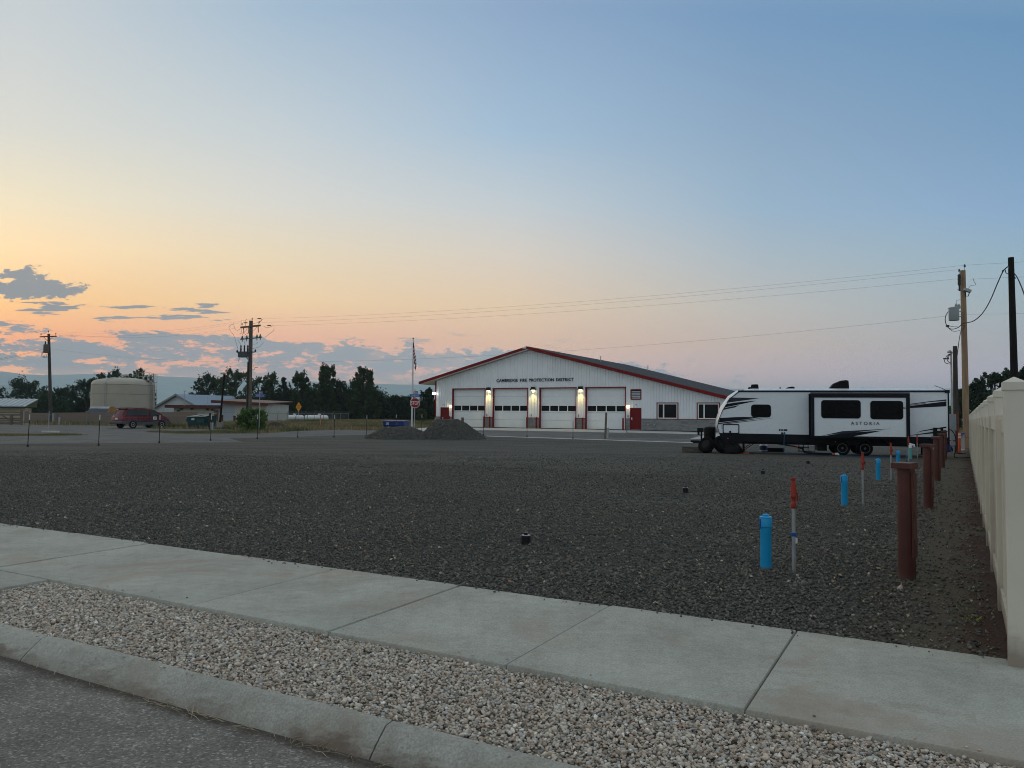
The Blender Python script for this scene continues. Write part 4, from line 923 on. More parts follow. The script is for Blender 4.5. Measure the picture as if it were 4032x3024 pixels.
for i in range(NP-1):
    x0=(.02+1.78+SPC*(i-1)) if i else 0.0; x1=.02+1.78+SPC*i
    x0+=.064; x1-=.064; p=MB(); p.bb(x0,x1,-.022,.022,.12,1.62)
    k=x0+.15
    while k<x1-.02: p.bb(k-.004,k+.004,-.0245,.0245,.13,1.61); k+=.15
    pn=p.build('panel',m_vin,fn)
    MB().bb(x0,x1,-.044,.044,.05,.19).build('rail',m_vin,pn); MB().bb(x0,x1,-.044,.044,1.56,1.70).build('rail',m_vin,pn)
MB().bb(.11,.135,.075,.10,1.35,1.66).build('bracket',m_vin,fn)
# ---------------------------------------------------------------- brown hook-up pedestals
m_brn=mat('brown_paint',(.088,.027,.022),.55,var=.15,scale=2.5,dirt=(.12,.06,.045),dirtamt=.4,bump=.1)
m_brn2=mat('brown_paint_top',(.13,.075,.06),.6,var=.15)
mud(m_brn,.0,.07,(.10,.07,.055),.6)
def pedestal(label,px):
    q=G(*px); p=thing('hookup_pedestal',label,'pedestal',(q.x,q.y+.09,T(q.y)),RAD(-50),'brown hook-up pedestals beside the fence')
    m_=MB(); n=16; r=.074; poly=[(r*math.cos(a),r*math.sin(a)) for a in [math.pi+math.pi*k/n for k in range(n+1)]]+[(r,.07),(-r,.07)]
    m_.prism([(a,b) for a,b in poly],(0,0,-.05),(1,0,0),(0,1,0),1.19); m_.build('post',m_brn,p,smooth=True)
    c=MB(); c.bb(-.101,.101,-.105,.095,1.14,1.20); c.build('cap',m_brn,p,bevel=.006)
    MB().add([(-.099,-.103,1.2015),(.099,-.103,1.2015),(.099,.093,1.2035),(-.099,.093,1.2035)],[(0,1,2,3)]).build('cap_top',m_brn2,p)
    b_=MB(); b_.bb(.0745,.096,-.03,.06,.22,1.10); b_.build('outlet_box',m_brn,p,bevel=.004)
    h=MB()
    for z in (.38,.66,.98): h.bb(.096,.102,-.02,.045,z-.035,z+.035)
    h.build('outlet_cover',m_brn,p); return p
for lb,px in (('brown hook-up pedestal nearest the sidewalk, its flat cap seen from above',(3585,2283)),('second brown pedestal along the fence, right of the turquoise pipe',(3664,2004)),('third brown pedestal along the fence, overlapped by the second',(3696,1893)),('fourth brown pedestal, in front of the black box on the trailer',(3715,1842)),('farthest brown pedestal, at the rear corner of the trailer',(3724,1808))): pedestal(lb,px)
# ---------------------------------------------------------------- blue sewer risers
m_pipe=mat('blue_pvc',(.012,.33,.66),.38,var=.06,scale=4); m_pipe2=mat('dark_blue_pvc',(.008,.09,.36),.4)
mud(m_pipe,.0,.035,(.12,.12,.11),.5)
def riser(label,px,h=.575,m1=None,m2=None):
    q=G(*px); p=thing('sewer_riser',label,'pipe',(q.x,q.y+.06,T(q.y)),rnd.uniform(-.3,.1),'capped sewer pipes along the lot')
    p.rotation_euler.x=RAD(rnd.uniform(-1,1)); m1=m1 or m_pipe
    MB().lathe([(.060,-.1),(.060,h-.11),(.0625,h-.10)],(0,0,0),28).build('pipe',m1,p,smooth=True)
    MB().lathe([(.0626,h-.125),(.0675,h-.12),(.0675,h-.03),(.0665,h-.028),(.0665,h-.026),(.0675,h-.022),(.066,h-.012),(.05,h-.006),(0,h-.004)],(0,0,0),28).build('collar',m1,p,smooth=True)
    MB().lathe([(.036,h-.008),(.036,h+.012),(.03,h+.018),(0,h+.018)],(0,0,0),6).build('plug',m2 or m_pipe,p)
    t_=MB(); t_.box((-.066,-.024,h-.075),(.012,.022,.085)); t_.box((-.068,-.03,h-.115),(.01,.012,.05)); t_.build('tether',m_pipe2,p)
    return p
for lb,px in (('bright blue capped pipe nearest the sidewalk, largest in view',(3023,2240)),('second blue capped pipe, left of the white stake between two pedestals',(3331,1991)),('third blue capped pipe, small, left of the brown pedestals',(3462,1891)),('farthest blue capped pipe, its top against the trailer shadow',(3541,1842))): riser(lb,px)
q=G(3584,1806); m_tur=mat('turquoise_pvc',(.10,.40,.36),.4)
p=thing('sewer_riser','turquoise pipe with a white screw top near the trailer rear','pipe',(q.x,q.y,T(q.y)),0,'capped sewer pipes along the lot')
MB().lathe([(.075,-.1),(.075,.46),(.07,.48)],(0,0,0),20).build('pipe',m_tur,p,smooth=True); MB().lathe([(.082,.46),(.082,.56),(.055,.6),(.055,.66),(0,.67)],(0,0,0),20).build('cap',m_wframe,p,smooth=True); MB().tube([(.05,0,.6),(.16,0,.58),(.17,0,.5)],.05,10).build('elbow',m_wframe,p,smooth=True)
# ---------------------------------------------------------------- water stand pipes with red tops
m_rpl=mat('red_painted_iron',(.30,.028,.014),.55,var=.25,scale=9,bump=.2); m_galv=mat('galvanised_pipe',(.36,.38,.39),.45,metal=.35,var=.15,scale=5)
mud(m_galv,.0,.05,(.14,.12,.10),.6)
def standpipe(label,px,band=False,h=1.02):
    q=G(*px); p=thing('water_hydrant',label,'hydrant',(q.x,q.y,T(q.y)),rnd.uniform(-.2,.2),'red topped water pipes along the lot')
    MB().lathe([(.021,-.1),(.019,h*.68)],(0,0,0),14).build('pipe',m_galv,p,smooth=True)
    z=h*.68
    MB().lathe([(.026,z-.01),(.030,z),(.030,z+.045),(.023,z+.055),(.023,z+.1),(.031,z+.11),(.031,z+.13),(.025,z+.14),(.031,z+.2),(.026,z+.25),(.021,z+.265),(.020,z+.29),(.024,z+.295),(.024,z+.32),(.018,z+.325),(0,z+.326)],(0,0,0),14).build('head',m_rpl,p,smooth=True)
    s=MB(); s.tube([(.02,0,z+.17),(.040,-.01,z+.155),(.043,-.012,z+.07)],.009,7); s.build('spout',m_rpl,p)
    s=MB(); s.tube([(-.015,0,z+.31),(-.024,.0,z+.2),(-.022,0,z+.14)],.006,6); s.build('handle',m_rpl,p)
    if band:
        MB().lathe([(.0255,.385),(.028,.39),(.028,.42),(.0255,.425)],(0,0,0),14).build('blue_tape',m_pipe2,p); MB().box((.022,-.019,.34),(.028,.006,.06),rz=.4).build('tag',m_wframe,p)
for i,(lb,px) in enumerate((('red topped water pipe with blue tape and a white tag, nearest the sidewalk',(3126,2253)),('red topped water pipe between the second blue pipe and the nearest pedestal',(3398,1991)),('red topped water pipe standing just left of the farthest blue pipe',(3509,1891)),('red topped water pipe beside the turquoise pipe',(3578,1822)),('farthest red topped water pipe, under the trailer rear corner',(3612,1806)))): standpipe(lb,px,i==0)
# ---------------------------------------------------------------- black capped stubs in the gravel
m_abs=mat('black_abs',(.010,.010,.011),.4,var=.2)
for lb,px in (('black capped pipe stub nearest the sidewalk, alone in the gravel',(2071,2142)),('second black pipe stub, in the gravel left of the blue pipes',(2701,1940)),('third black pipe stub in the gravel, in front of the trailer window',(3006,1866)),('farthest black pipe stub, just in front of the blue hose',(3184,1825))):
    q=G(*px); p=thing('pipe_stub',lb,'pipe stub',(q.x,q.y+.06,T(q.y)),rnd.uniform(0,1),'black pipe stubs in the gravel')
    MB().lathe([(.062,-.05),(.062,.085),(.066,.088),(.066,.10),(.06,.104),(0,.105)],(0,0,0),26).build('stub',m_abs,p,smooth=True)
    MB().lathe([(.034,.104),(.034,.135),(.03,.139),(0,.139)],(0,0,0),4).build('plug',m_abs,p); MB().lathe([(.050,.1052),(.056,.1052),(.056,.108),(.05,.108)],(0,0,0),26).build('rim',mat('grey_print',(.5,.52,.53),.5),p)
# ---------------------------------------------------------------- T-posts
m_tp=mat('black_steel_post',(.014,.016,.014),.55,var=.25); m_tpw=mat('white_post_tip',(.68,.68,.66),.5)
def tpost(label,x,y,lean=(0,0),tip=True,h=1.53):
    p=thing('fence_post',label,'fence post',(x,y,T(y)),RAD(20),'steel T-posts edging the gravel lot'); p.rotation_euler=(RAD(lean[0]),RAD(lean[1]),RAD(20))
    k=h-.27 if tip else h
    b=MB(); b.box((0,0,k/2-.1),(.036,.008,k+.2)); b.box((0,.019,k/2-.1),(.008,.03,k+.2)); z=.12
    while z<k-.05: b.box((0,-.008,z),(.012,.010,.02)); z+=.055
    b.build('post',m_tp,p)
    if tip: b=MB(); b.box((0,0,h-.135),(.0365,.009,.27)); b.box((0,.019,h-.135),(.009,.03,.27)); b.build('tip',m_tpw,p)
    pl=MB(); pl.box((0,.004,.03),(.09,.006,.12)); pl.build('anchor_plate',m_tp,p)
for lb,u,v,ln,tip in (('T-post with white tip standing left of the bare white pole, leftmost of the row',109,1759,(0,1.5),1),('white tipped T-post in front of the brown wall, left of the red van',388,1754,(0,.8),1),('white tipped T-post in front of the red van nose',627,1744,(0,0),1),('white tipped T-post right of the green dumpster',829,1735,(0,.5),1),('white tipped T-post in front of the round green bush',1013,1728,(0,0),1),('white tipped T-post just left of the yellow diamond sign',1172,1722,(0,.8),1),('white tipped T-post in front of the propane tanks',1315,1721.5,(0,1),1),('white tipped T-post alone before the open field, left of the gravel piles',1442,1720,(0,1),1),
    ('plain dark T-post at the right end of the large gravel pile',1904,1715,(0,0),0),('plain dark T-post between the second and third roller doors',2075,1720.5,(0,0),0),('plain dark T-post in front of the fourth roller door',2256,1727,(0,0),0)):
    q=G(u,v); tpost(lb,q.x,q.y,ln,tip,1.53 if tip else (1.22 if u<2200 else 1.25))
for lb,u,Y in (('white tipped T-post behind the small gravel pile, in front of the blue bins',1561,58.5),('white tipped T-post between the flagpole and the large gravel pile',1662,60.5),('pale tipped T-post behind the large gravel pile before the red door',1744.5,57.0)):
    q=BASE(u,Y); tpost(lb,q.x,Y,(0,0),True,1.53 if u<1740 else 1.40)
# wooden posts by the far street
m_wood=mat('weathered_post',(.16,.125,.085),.85,var=.3,scale=2,bump=.3,stretch=(6,6,.6))
q=G(2383,1727); p=thing('wooden_post','tall square wooden post with a grey box beside it, before the fourth door','post',q,RAD(-28)); p.rotation_euler=(0,RAD(2.2),RAD(-28))
MB().bb(-.06,.06,-.06,.06,-.1,1.86).build('post',m_wood,p,bevel=.008); MB().bb(.10,.24,-.05,.05,-.05,.78).build('conduit_box',m_galv,p,bevel=.01)
q=BASE(1822,57); p=thing('wooden_post','short square wooden post rising behind the large gravel pile','post',(q.x,57,T(57)),RAD(-28)); MB().bb(-.075,.075,-.075,.075,-.1,1.36).build('post',m_wood,p,bevel=.008); MB().bb(-.08,.08,-.08,.08,1.36,1.375).build('cut_top',mat('end_grain',(.24,.19,.13),.9),p)
# ---------------------------------------------------------------- gravel piles
m_pile,_,_,_,_=groundmat('piled_rock',[(0,(.035,.036,.035)),(.45,(.065,.066,.063)),(.85,(.095,.092,.086)),(1,(.14,.13,.11))],(22,5),1.0,16,big=(.080,.066,.054),bigscale=.9,bigamt=.55)
def pile(label,u,v,hw,hd,h,skew,seed):
    q=G(u,v); q=Vector((q.x,q.y+hd*.9,T(q.y+hd)))
    N=70; V=[];Fa=[]
    for i in range(N):
        for j in range(N):
            a=-1+2*i/(N-1); b_=-1+2*j/(N-1); r_=math.hypot(a*(1+.12*math.sin(3*b_+seed)),b_)
            k=max(0,1-r_); k=k*(1.5-.5*k) if k<1 else 1
            k=min(k*1.25,.93+.07*k) if k>.55 else k*1.22
            x=a*hw+skew*k*hw; y=b_*hd
            z=h*k/1.02-.04+(.06*mnoise.noise(Vector((x*1.3+seed,y*1.3,0)))+.035*mnoise.noise(Vector((x*4+seed,y*4,1)))+.025*mnoise.noise(Vector((x*11,y*11,seed))))*min(1,k*4)
            V.append((x,y,z))
    for i in range(N-1):
        for j in range(N-1): Fa.append((i*N+j,(i+1)*N+j,(i+1)*N+j+1,i*N+j+1))
    o=npmesh('gravel_pile',np.array(V),np.array(Fa),m_pile,True); o.location=q; tag(o,label,'gravel pile')
    return o
def pilestones(o,n,seed,name):
    # loose rock lying on the pile: merged into the pile's own mesh below
    r=np.random.default_rng(seed); me=o.data; vs=np.array([v.co[:] for v in me.vertices]); idx=r.integers(0,len(vs),n*2); p=vs[idx]+r.normal(0,.03,(n*2,3))*np.array([1,1,.15]); p=p[p[:,2]>.02][:n]
    s=stones(name,p,np.exp(r.normal(math.log(.021),.40,len(p))).clip(.010,.06),(.5,.8),m_chip,seed,False); s.parent=o; s['kind']='stuff'
pA=pile('large dark gravel pile in front of the first roller door',1772,1732,2.55,2.2,1.36,-.12,2.0); pilestones(pA,9500,11,'loose_rock')
pB=pile('small low gravel pile to the left of the larger pile',1562,1731,2.25,1.7,.83,-.02,5.0); pilestones(pB,6000,12,'loose_rock')
# ---------------------------------------------------------------- right-hand poles
m_pole1=mat('new_pole_wood',(.30,.20,.125),.85,var=.2,scale=1.5,bump=.25,stretch=(5,5,.5),dirt=(.20,.12,.07),dirtamt=.6)
m_pole2=mat('old_pole_wood',(.060,.052,.045),.9,var=.35,scale=1.5,bump=.35,stretch=(5,5,.5)); m_pole3=mat('tarred_pole',(.010,.009,.008),.85,spec=.2,var=.35,scale=2,bump=.3,stretch=(5,5,.5))
m_pole4=mat('grey_pole_wood',(.13,.105,.08),.9,var=.3,scale=1.5,bump=.3,stretch=(5,5,.5)); m_rust=mat('rust_guard',(.13,.035,.016),.8,var=.3,scale=3)
m_ins=mat('glazed_insulator',(.10,.075,.06),.25,spec=.6); m_can=mat('grey_transformer',(.30,.34,.36),.4,var=.05)
m_wire=mat('wire',(.10,.10,.10),.5); m_cab=mat('black_cable',(.012,.012,.012),.6)
def poleobj(label,base,top,r0,r1,m):
    p=thing('utility_pole',label,'utility pole',base); b=Vector(base)
    MB().tube([b-Vector((0,0,.3)),b.lerp(Vector(top),.5),Vector(top)],[r0,(r0+r1)/2,r1],16).build('pole',m,p,world=True,smooth=True); return p
def insul(p,c,h=.16,r=.07,up=True):
    c=Vector(c); MB().lathe([(.015,-.18),(.015,0),(r*.7,.0),(r,.03),(r*.55,.05),(r*.85,.075),(r*.5,.10),(r*.6,h-.03),(r*.3,h),(0,h)],c,12).build('insulator',m_ins,p,world=True,smooth=True)
bR=BASE(3804,46.0); tR=P(3791,1065,46.0)
poR=poleobj('tall pale new wooden utility pole with a grey transformer can, by the fence end',bR,tR,.19,.145,m_pole1)
topR=tR+Vector((.12,0,.32)); insul(poR,topR-Vector((0,0,.1))); MB().tube([topR-Vector((0,0,.9)),topR-Vector((0,0,.1))],.012,6).build('bracket',m_galv,poR,world=True)
insul(poR,P(3777,1069,45.7))
c=P(3777.5,1105,45.7); MB().lathe([(.05,-.62),(.05,-.3),(.09,-.26),(.09,.35),(.06,.38)],c,10).build('fuse_holder',m_abs,poR,world=True)
for v in (1086,1100,1114,1141): MB().tube([P(3770,v,45.7),P(3787,v,45.9)],.02,6).build('bracket_bolt',m_galv,poR,world=True)
c=P(3808,1143,45.8); MB().box(c,(.42,.22,.16),M=Matrix.Rotation(RAD(18),4,'Y')).build('arrester',m_galv,poR,world=True)
MB().tube([P(3802,1152,45.8),P(3803,1166,45.8),P(3812,1166,45.8),P(3818,1150,45.8)],.025,6).build('arrester_bracket',m_abs,poR,world=True)
MB().tube(smoothpts([P(3813,1137,45.8),P(3822,1125,45.8),P(3842,1121,45.8),P(3835,1108,45.8),P(3831,1095,45.8)]),.012,6).build('jumper_wire',m_wire,poR,world=True)
c0=P(3756,1237,45.6); tc_=MB().lathe([(.27,-.38),(.28,-.36),(.28,.34),(.30,.345),(.30,.38),(.2,.42),(0,.43)],c0,24).build('transformer',m_can,poR,world=True,smooth=True)
for v in (1227,1246): MB().tube([P(3772,v,45.7),P(3788,v,45.9)],.03,6).build('bracket',m_can,tc_,world=True)
for u,v in ((3765,1204),(3776,1206)): MB().lathe([(.05,-.14),(.09,-.1),(.09,-.02),(.06,.0),(.08,.03),(.06,.1),(.02,.14)],P(u,v,45.6),10).build('bushing',m_can,tc_,world=True,smooth=True)
MB().tube(smoothpts([P(3765,1195,45.6),P(3766,1184,45.6),P(3776,1181,45.6),P(3784,1180,45.8)]),.012,6).build('jumper_wire',m_wire,poR,world=True)
for pts in ([(3734,1227),(3724,1243),(3722,1262),(3730,1286),(3748,1296),(3772,1290),(3788,1276)],[(3731,1288),(3750,1303),(3772,1303),(3796,1292),(3799,1282),(3790,1281)],[(3729,1280),(3750,1286),(3772,1287)]):
    MB().tube(smoothpts([P(u,v,45.6) for u,v in pts]),.022 if pts[0][0]==3734 else .014,6).build('service_loop',m_cab,poR,world=True)
MB().box(P(3731,1284,45.6),(.16,.1,.12)).build('splice_clamp',m_abs,poR,world=True)
# short riser pole with meter box
bS=BASE(3763,40.3); tS=P(3760.5,1363,40.3)
poS=poleobj('short dark wooden pole with a rusty lower half and grey conduit','' or bS,tS,.135,.105,m_pole2)
MB().tube([bS,bS+Vector((-.005,-.0,2.1))],.142,16).build('rust_guard',m_rust,poS,world=True,smooth=True)
cx=P(3749.5,1700,40.15).x
MB().tube([Vector((cx,40.12,1.9)),Vector((cx-.02,40.12,5.05)),Vector((cx+.0,40.12,5.2)),Vector((cx-.1,40.1,5.26)),Vector((cx-.2,40.1,5.2))],[.045,.045,.07,.08,.05],10).build('conduit',m_galv,poS,world=True,smooth=True)
for pts in ([(3741,1393),(3730,1399),(3724,1409)],[(3741,1394),(3733,1401),(3730,1410)],[(3742,1395),(3737,1401),(3734,1410)],[(3718,1416),(3722,1428),(3736,1433),(3748,1431)],[(3729,1416),(3736,1426),(3747,1430)]):
    MB().tube(smoothpts([P(u,v,40.1) for u,v in pts]),.016,6).build('service_wire',m_cab,poS,world=True)
for u in (3719,3731): MB().box(P(u,1412.5,40.1),(.12,.06,.07)).build('connector',m_abs,poS,world=True)
bx=Vector((cx-.02,40.05,0)); mt=MB(); mt.bb(bx.x-.17,bx.x+.13,39.95,40.15,1.12,1.98); mt.build('meter_box',mat('grey_enclosure',(.22,.25,.28),.5),poS,world=True,bevel=.015)
mt=MB(); mt.bb(bx.x-.13,bx.x+.08,39.97,40.13,.62,1.10); mt.bb(bx.x-.16,bx.x+.12,39.98,40.12,.36,.56); mt.tube([(bx.x,40.0,-.1),(bx.x,40.0,.4)],.03,8); mt.build('breaker_box',mat('grey_enclosure',(.22,.25,.28),.5),poS,world=True,bevel=.01)
# tarred pole behind the fence
bK=BASE(3999,36); bK.z=0; tK=P(3980.5,1014,36); poK=poleobj('thick blackened wooden pole standing behind the white fence',bK,tK,.185,.125,m_pole3)
MB().tube([tK-Vector((.16,0,.42)),tK-Vector((-.2,0,1.0))],.03,6).build('eye_bolt',m_galv,poK,world=True)
# wires: each span is a thing
def wire(label,pts,r=.005): o=MB().tube(pts,r,5).build('power_line',m_wire); return tag(o,label,'wire')
bM=BASE(983,70); tM=P(988.5,1263,70)
bL=BASE(203,82); tL=P(192,1315,82)
topM=P(993,1256,70)
farR=Vector((78,22,11.4))
wire('lower of the two thin wires from the tall pale pole out past the tarred pole',sag(topR+Vector((.3,.0,-.85)),farR-Vector((0,0,1.2)),.25)); 
wire('topmost power line spanning from the cross-arm pole to the pale pole',sag(topM,topR,.55,30))
wire('second power line below the topmost, reaching the pale pole',sag(P(1030,1270,70),P(3777,1069,45.7)+Vector((0,0,.12)),.5,30))
wire('third power line, lowest of the high three on the right',sag(P(1080,1282,69),P(3800,1095,45.8),.45,30))
wire('single low wire crossing behind the flagpole toward the pale pole',sag(P(984,1426,70),P(3784,1238,45.8),.75,30))
wire('upper wire leaving the pale pole to the right',sag(topR,farR,.25))
wire('low wire leaving the transformer pole to the right',sag(P(3806,1238,46),farR-Vector((0,0,4.2)),.25))
o=MB().tube(smoothpts([P(u,v,Y) for u,v,Y in ((3790,1274,45.5),(3806,1271,45),(3835,1263,43.5),(3868,1234,41.5),(3898,1185,39.5),(3928,1115,37.5),(3950,1068,36.5),(3971,1047,36))]),.026,6).build('service_cable',m_cab); tag(o,'thick black service cable sagging between the pale pole and the tarred pole','cable')
o=MB().tube(smoothpts([P(u,v,36) for u,v in ((3948,1076),(3947,1066),(3954,1062),(3958,1063),(3960,1072),(3967,1078),(3973,1076))]),.018,6).build('cable_loop',m_cab,poK,world=True)
o=MB().tube(smoothpts([P(3991,1074,36),P(4005,1092,35),P(4025,1137,33.5),P(4050,1210,32)]),.026,6).build('service_cable',m_cab); tag(o,'thick black service cable dropping right from the tarred pole','cable')
o=MB().tube(smoothpts([P(3787,1290,45.6),P(3778,1330,43.5),P(3772,1375,42),P(3769,1400,40.6),P(3765,1412,40.3)]),.02,6).build('service_cable',m_cab); tag(o,'black cable dropping from the pale pole to the short dark pole','cable')
# clutter by the fence end
m_orp=mat('safety_orange',(.62,.075,.02),.5,var=.06); m_rflw=mat('reflective_white',(.66,.66,.64),.4)
q=G(3779,1785); p=thing('channelizer_post','orange tubular traffic post with two white bands on a flat base','traffic post',q)
MB().lathe([(.06,.03),(.057,1.02),(.045,1.05),(.02,1.06)],(0,0,0),18).build('tube',m_orp,p,smooth=True)
for z in (.76,.9): MB().lathe([(.0585,z),(.061,z+.005),(.061,z+.085),(.0585,z+.09)],(0,0,0),18).build('band',m_rflw,p,smooth=True)
MB().tube([(0,0,1.05),(0,0,1.12),(.03,0,1.14),(.03,0,1.08)],.014,6).build('grip',m_orp,p); MB().lathe([(.27,0),(.27,.03),(.15,.05),(.07,.055)],(0,0,0),8).build('base',m_abs,p)
q=G(3790,1780); p=thing('wheelbarrow','pale wheelbarrow tipped up against the fence with red handles','wheelbarrow',(q.x+.05,q.y+.55,0),RAD(10)); p.rotation_euler=(RAD(0),RAD(0),RAD(10))
mb=MB(); vs=[]
for (hw,hz,y) in ((.18,.25,.18),(.34,.42,-.12)): vs+=[(-hw,y,.5-hz),(hw,y,.5-hz),(hw*1.0,y,.5+hz),(-hw,y,.5+hz)]
mb.add(vs,[(0,1,2,3),(0,4,5,1),(1,5,6,2),(2,6,7,3),(3,7,4,0)]); mb.build('tub',mat('pale_tub',(.55,.55,.52),.45),p); mb=MB(); mb.tube([(-.25,.22,.02),(-.25,.22,1.15)],.02,6); mb.tube([(.25,.22,.02),(.25,.22,1.15)],.02,6); mb.build('handle',m_rpl,p); wheel((0,.26,.16),.16,.08,parent=p)
q=BASE(3790,42); p=thing('folding_table','red topped table with a blue box beside the pale pole','table',(q.x-.15,42,0),RAD(-20)); MB().bb(-.3,.55,-.3,.3,.70,.74).build('tabletop',m_rpl,p)
for x,y in ((-.27,-.27),(.52,-.27),(-.27,.27),(.52,.27)): MB().tube([(x,y,0),(x,y,.7)],.018,6).build('leg',m_galv,p)
o=MB().bb(-.25,.12,-.2,.2,0,.22).build('cool_box',mat('blue_plastic',(.012,.03,.22),.45),None,bevel=.03); o.location=(q.x-.05,42,.742); o.rotation_euler=(0,0,RAD(-20)); tag(o,'dark blue cool box on the red table','cool box')
o=thing('barrel','dark blue plastic barrel beside the rusty pole base','barrel',(q.x-1.55,40.9,0)); MB().lathe([(.2,0),(.24,.03),(.25,.3),(.24,.33),(.25,.36),(.25,.65),(.22,.72),(0,.73)],(0,0,0),20).build('drum',mat('blue_plastic',(.012,.03,.22),.45),o,smooth=True); MB().lathe([(.245,.70),(.255,.71),(.255,.74),(.2,.75)],(0,0,0),20).build('lid_ring',m_abs,o)
o=thing('bottled_gas','white bottle standing behind the farthest pedestal','gas bottle',(G(3733,1790).x,38.5,0)); MB().lathe([(.14,0),(.16,.05),(.16,.75),(.12,.88),(.04,.92)],(0,0,0),16).build('bottle',m_wframe,o,smooth=True); MB().lathe([(.06,.92),(.06,1.0),(.03,1.02)],(0,0,0),10).build('valve_guard',m_galv,o)
o=MB().tube(smoothpts([rvw(8.62,.4,1.25),rvw(8.8,.3,1.22),rvw(8.95,.3,.95),rvw(8.98,.3,.4),rvw(8.9,.2,.03),rvw(9.6,.6,.02)]),.02,6).build('power_cable',m_cab); tag(o,'thick black power cable hanging at the trailer rear corner','cable')
# small weeds by the fence
m_weed=leafmat('weed_leaf',(.13,.19,.04),(.19,.24,.06))
V=[];Fa=[]
for (u,v,n) in ((3835,2440,26),(3862,2085,20),(3800,2400,8),(3830,2010,8)):
    q=G(u,v)
    for _ in range(n):
        a=rnd.uniform(0,6.3); L=rnd.uniform(.015,.045); wd=.004; p=q+Vector((rnd.gauss(0,.05),rnd.gauss(0,.05),0)); d_=Vector((math.cos(a)*L,math.sin(a)*L,L*.7)); s_=Vector((-math.sin(a),math.cos(a),0))*wd
        b0=len(V); V+=[tuple(p-s_),tuple(p+s_),tuple(p+d_+s_),tuple(p+d_-s_)]; Fa.append((b0,b0+1,b0+2,b0+3))
o=npmesh('weeds',np.array(V),np.array(Fa),m_weed); o['kind']='stuff'
# ---------------------------------------------------------------- left-hand utility poles
poL=poleobj('dark leaning utility pole with one cross-arm and a small transformer, left of the tank',bL,tL,.185,.13,m_pole2)
axL=Vector((.93,-.36,0)).normalized()
def arm(p,c,L,ax,z=.11,m=None,nm='cross_arm'):
    a=math.atan2(ax.y,ax.x); return MB().box(c,(L,.10,z),rz=a).build(nm,m or m_pole2,p,world=True)
cL=P(190,1325,81.8); arm(poL,cL,2.45,axL)
for s in (-1.1,1.1): insul(poL,cL+axL*s+Vector((0,0,.22)))
insul(poL,tL+Vector((-.05,0,.22)))
for s in (-.7,.7): MB().tube([cL+axL*s,cL+Vector((0,0,-.55))],.022,6).build('arm_brace',m_pole2,poL,world=True)
c=P(182,1373,81.6); tr=MB().lathe([(.26,-.45),(.27,-.43),(.27,.42),(.2,.47),(0,.48)],c,18).build('transformer',mat('brown_transformer',(.12,.095,.075),.6),poL,world=True,smooth=True)
MB().lathe([(.05,.48),(.08,.55),(.05,.62),(.07,.7),(.03,.8)],c+Vector((-.1,0,0)),10).build('bushing',m_abs,tr,world=True)
for pts in ([(171,1379),(163,1398),(172,1408),(178,1398)],[(172,1381),(168,1395),(176,1408),(190,1405),(194,1413)],[(180,1392),(184,1404),(180,1406)]): MB().tube(smoothpts([P(u,v,81.5) for u,v in pts]),.018,5).build('service_loop',m_wire,poL,world=True)
MB().tube([P(209,1628,81.8),P(208,1668,81.8)],.09,8).build('conduit',m_galv,poL,world=True)
wire('upper of two service wires running off the left edge from the small transformer',sag(P(171,1373,81.5),P(-260,1445,60),.25,20),.010)
wire('lower of two service wires running off the left edge from the small transformer',sag(P(171,1375,81.5),P(-260,1452,60),.28,20),.010)
# double cross-arm pole
poM=poleobj('tall brown utility pole with two cross-arms and switch gear above the bush',bM,tM,.205,.16,m_pole4)
axM=Vector((.80,-.60,0)).normalized()
cM=P(986,1285.5,69.8); arm(poM,cM,3.0,axM,.15,m_pole4)
cM2=P(987,1332.5,69.8); arm(poM,cM2,3.1,axM,.09,m_pole4)
for s in (-1.3,1.3): insul(poM,cM+axM*s+Vector((0,0,.26)))
insul(poM,topM+Vector((0,0,-.05)))
for s in (-1.05,-.35,1.15):
    q=cM+axM*s; MB().tube([q,q+Vector((.02,0,-.3)),q+Vector((.05,0,-.62))],[.05,.035,.03],7).build('cutout_fuse',m_abs,poM,world=True)
for s in (-1.3,-.6,.95,1.45):
    q=cM2+axM*s; MB().lathe([(.10,-.04),(.13,.0),(.11,.10),(.07,.18),(.05,.30),(0,.31)],q,10).build('arrester',m_ins,poM,world=True); MB().tube([q,q+Vector((0,0,-.24))],.035,6).build('arrester_lead',m_abs,poM,world=True)
# recloser
rc=P(961,1398,69.5); mb=MB(); mb.box(rc,(.95,.5,.42),rz=-.3); mb.box(rc+Vector((-.02,0,.22)),(1.15,.34,.1),rz=-.3); mb.tube([rc+Vector((-.7,.1,.30)),rc+Vector((.9,-.1,.30))],.03,6); mb.tube([rc+Vector((-.45,.1,.1)),rc+Vector((-.5,.1,-.62))],.025,6); r_=mb.build('recloser',mat('dark_gear',(.05,.055,.06),.5),poM,world=True)
for dx in (-.30,.02,.32): MB().lathe([(.1,.2),(.06,.32),(.085,.36),(.06,.42),(.085,.47),(.06,.53),(.08,.58),(.04,.62),(.07,.70),(.07,.82),(.03,.88)],rc+Vector((dx,0,.02)),10).build('bushing',m_abs,r_,world=True)
for u,v in ((934,1384),(1005,1382)): MB().lathe([(.06,-.1),(.09,0),(.06,.1),(.02,.16)],P(u,v,69.6),8).build('arrester',m_abs,r_,world=True)
MB().tube([P(990,1388,69.7),P(1004,1387,69.6)],.025,6).build('bracket',m_abs,r_,world=True)
cxm=P(977,1425,69.75); MB().tube([cxm,Vector((cxm.x-.03,69.75,T(70)))],.07,10).build('riser_conduit',m_abs,poM,world=True)
MB().tube(smoothpts([P(969,1405,69.6),P(974,1412,69.6),P(979,1418,69.7),P(977,1425,69.75)]),.05,8).build('riser_elbow',m_galv,poM,world=True)
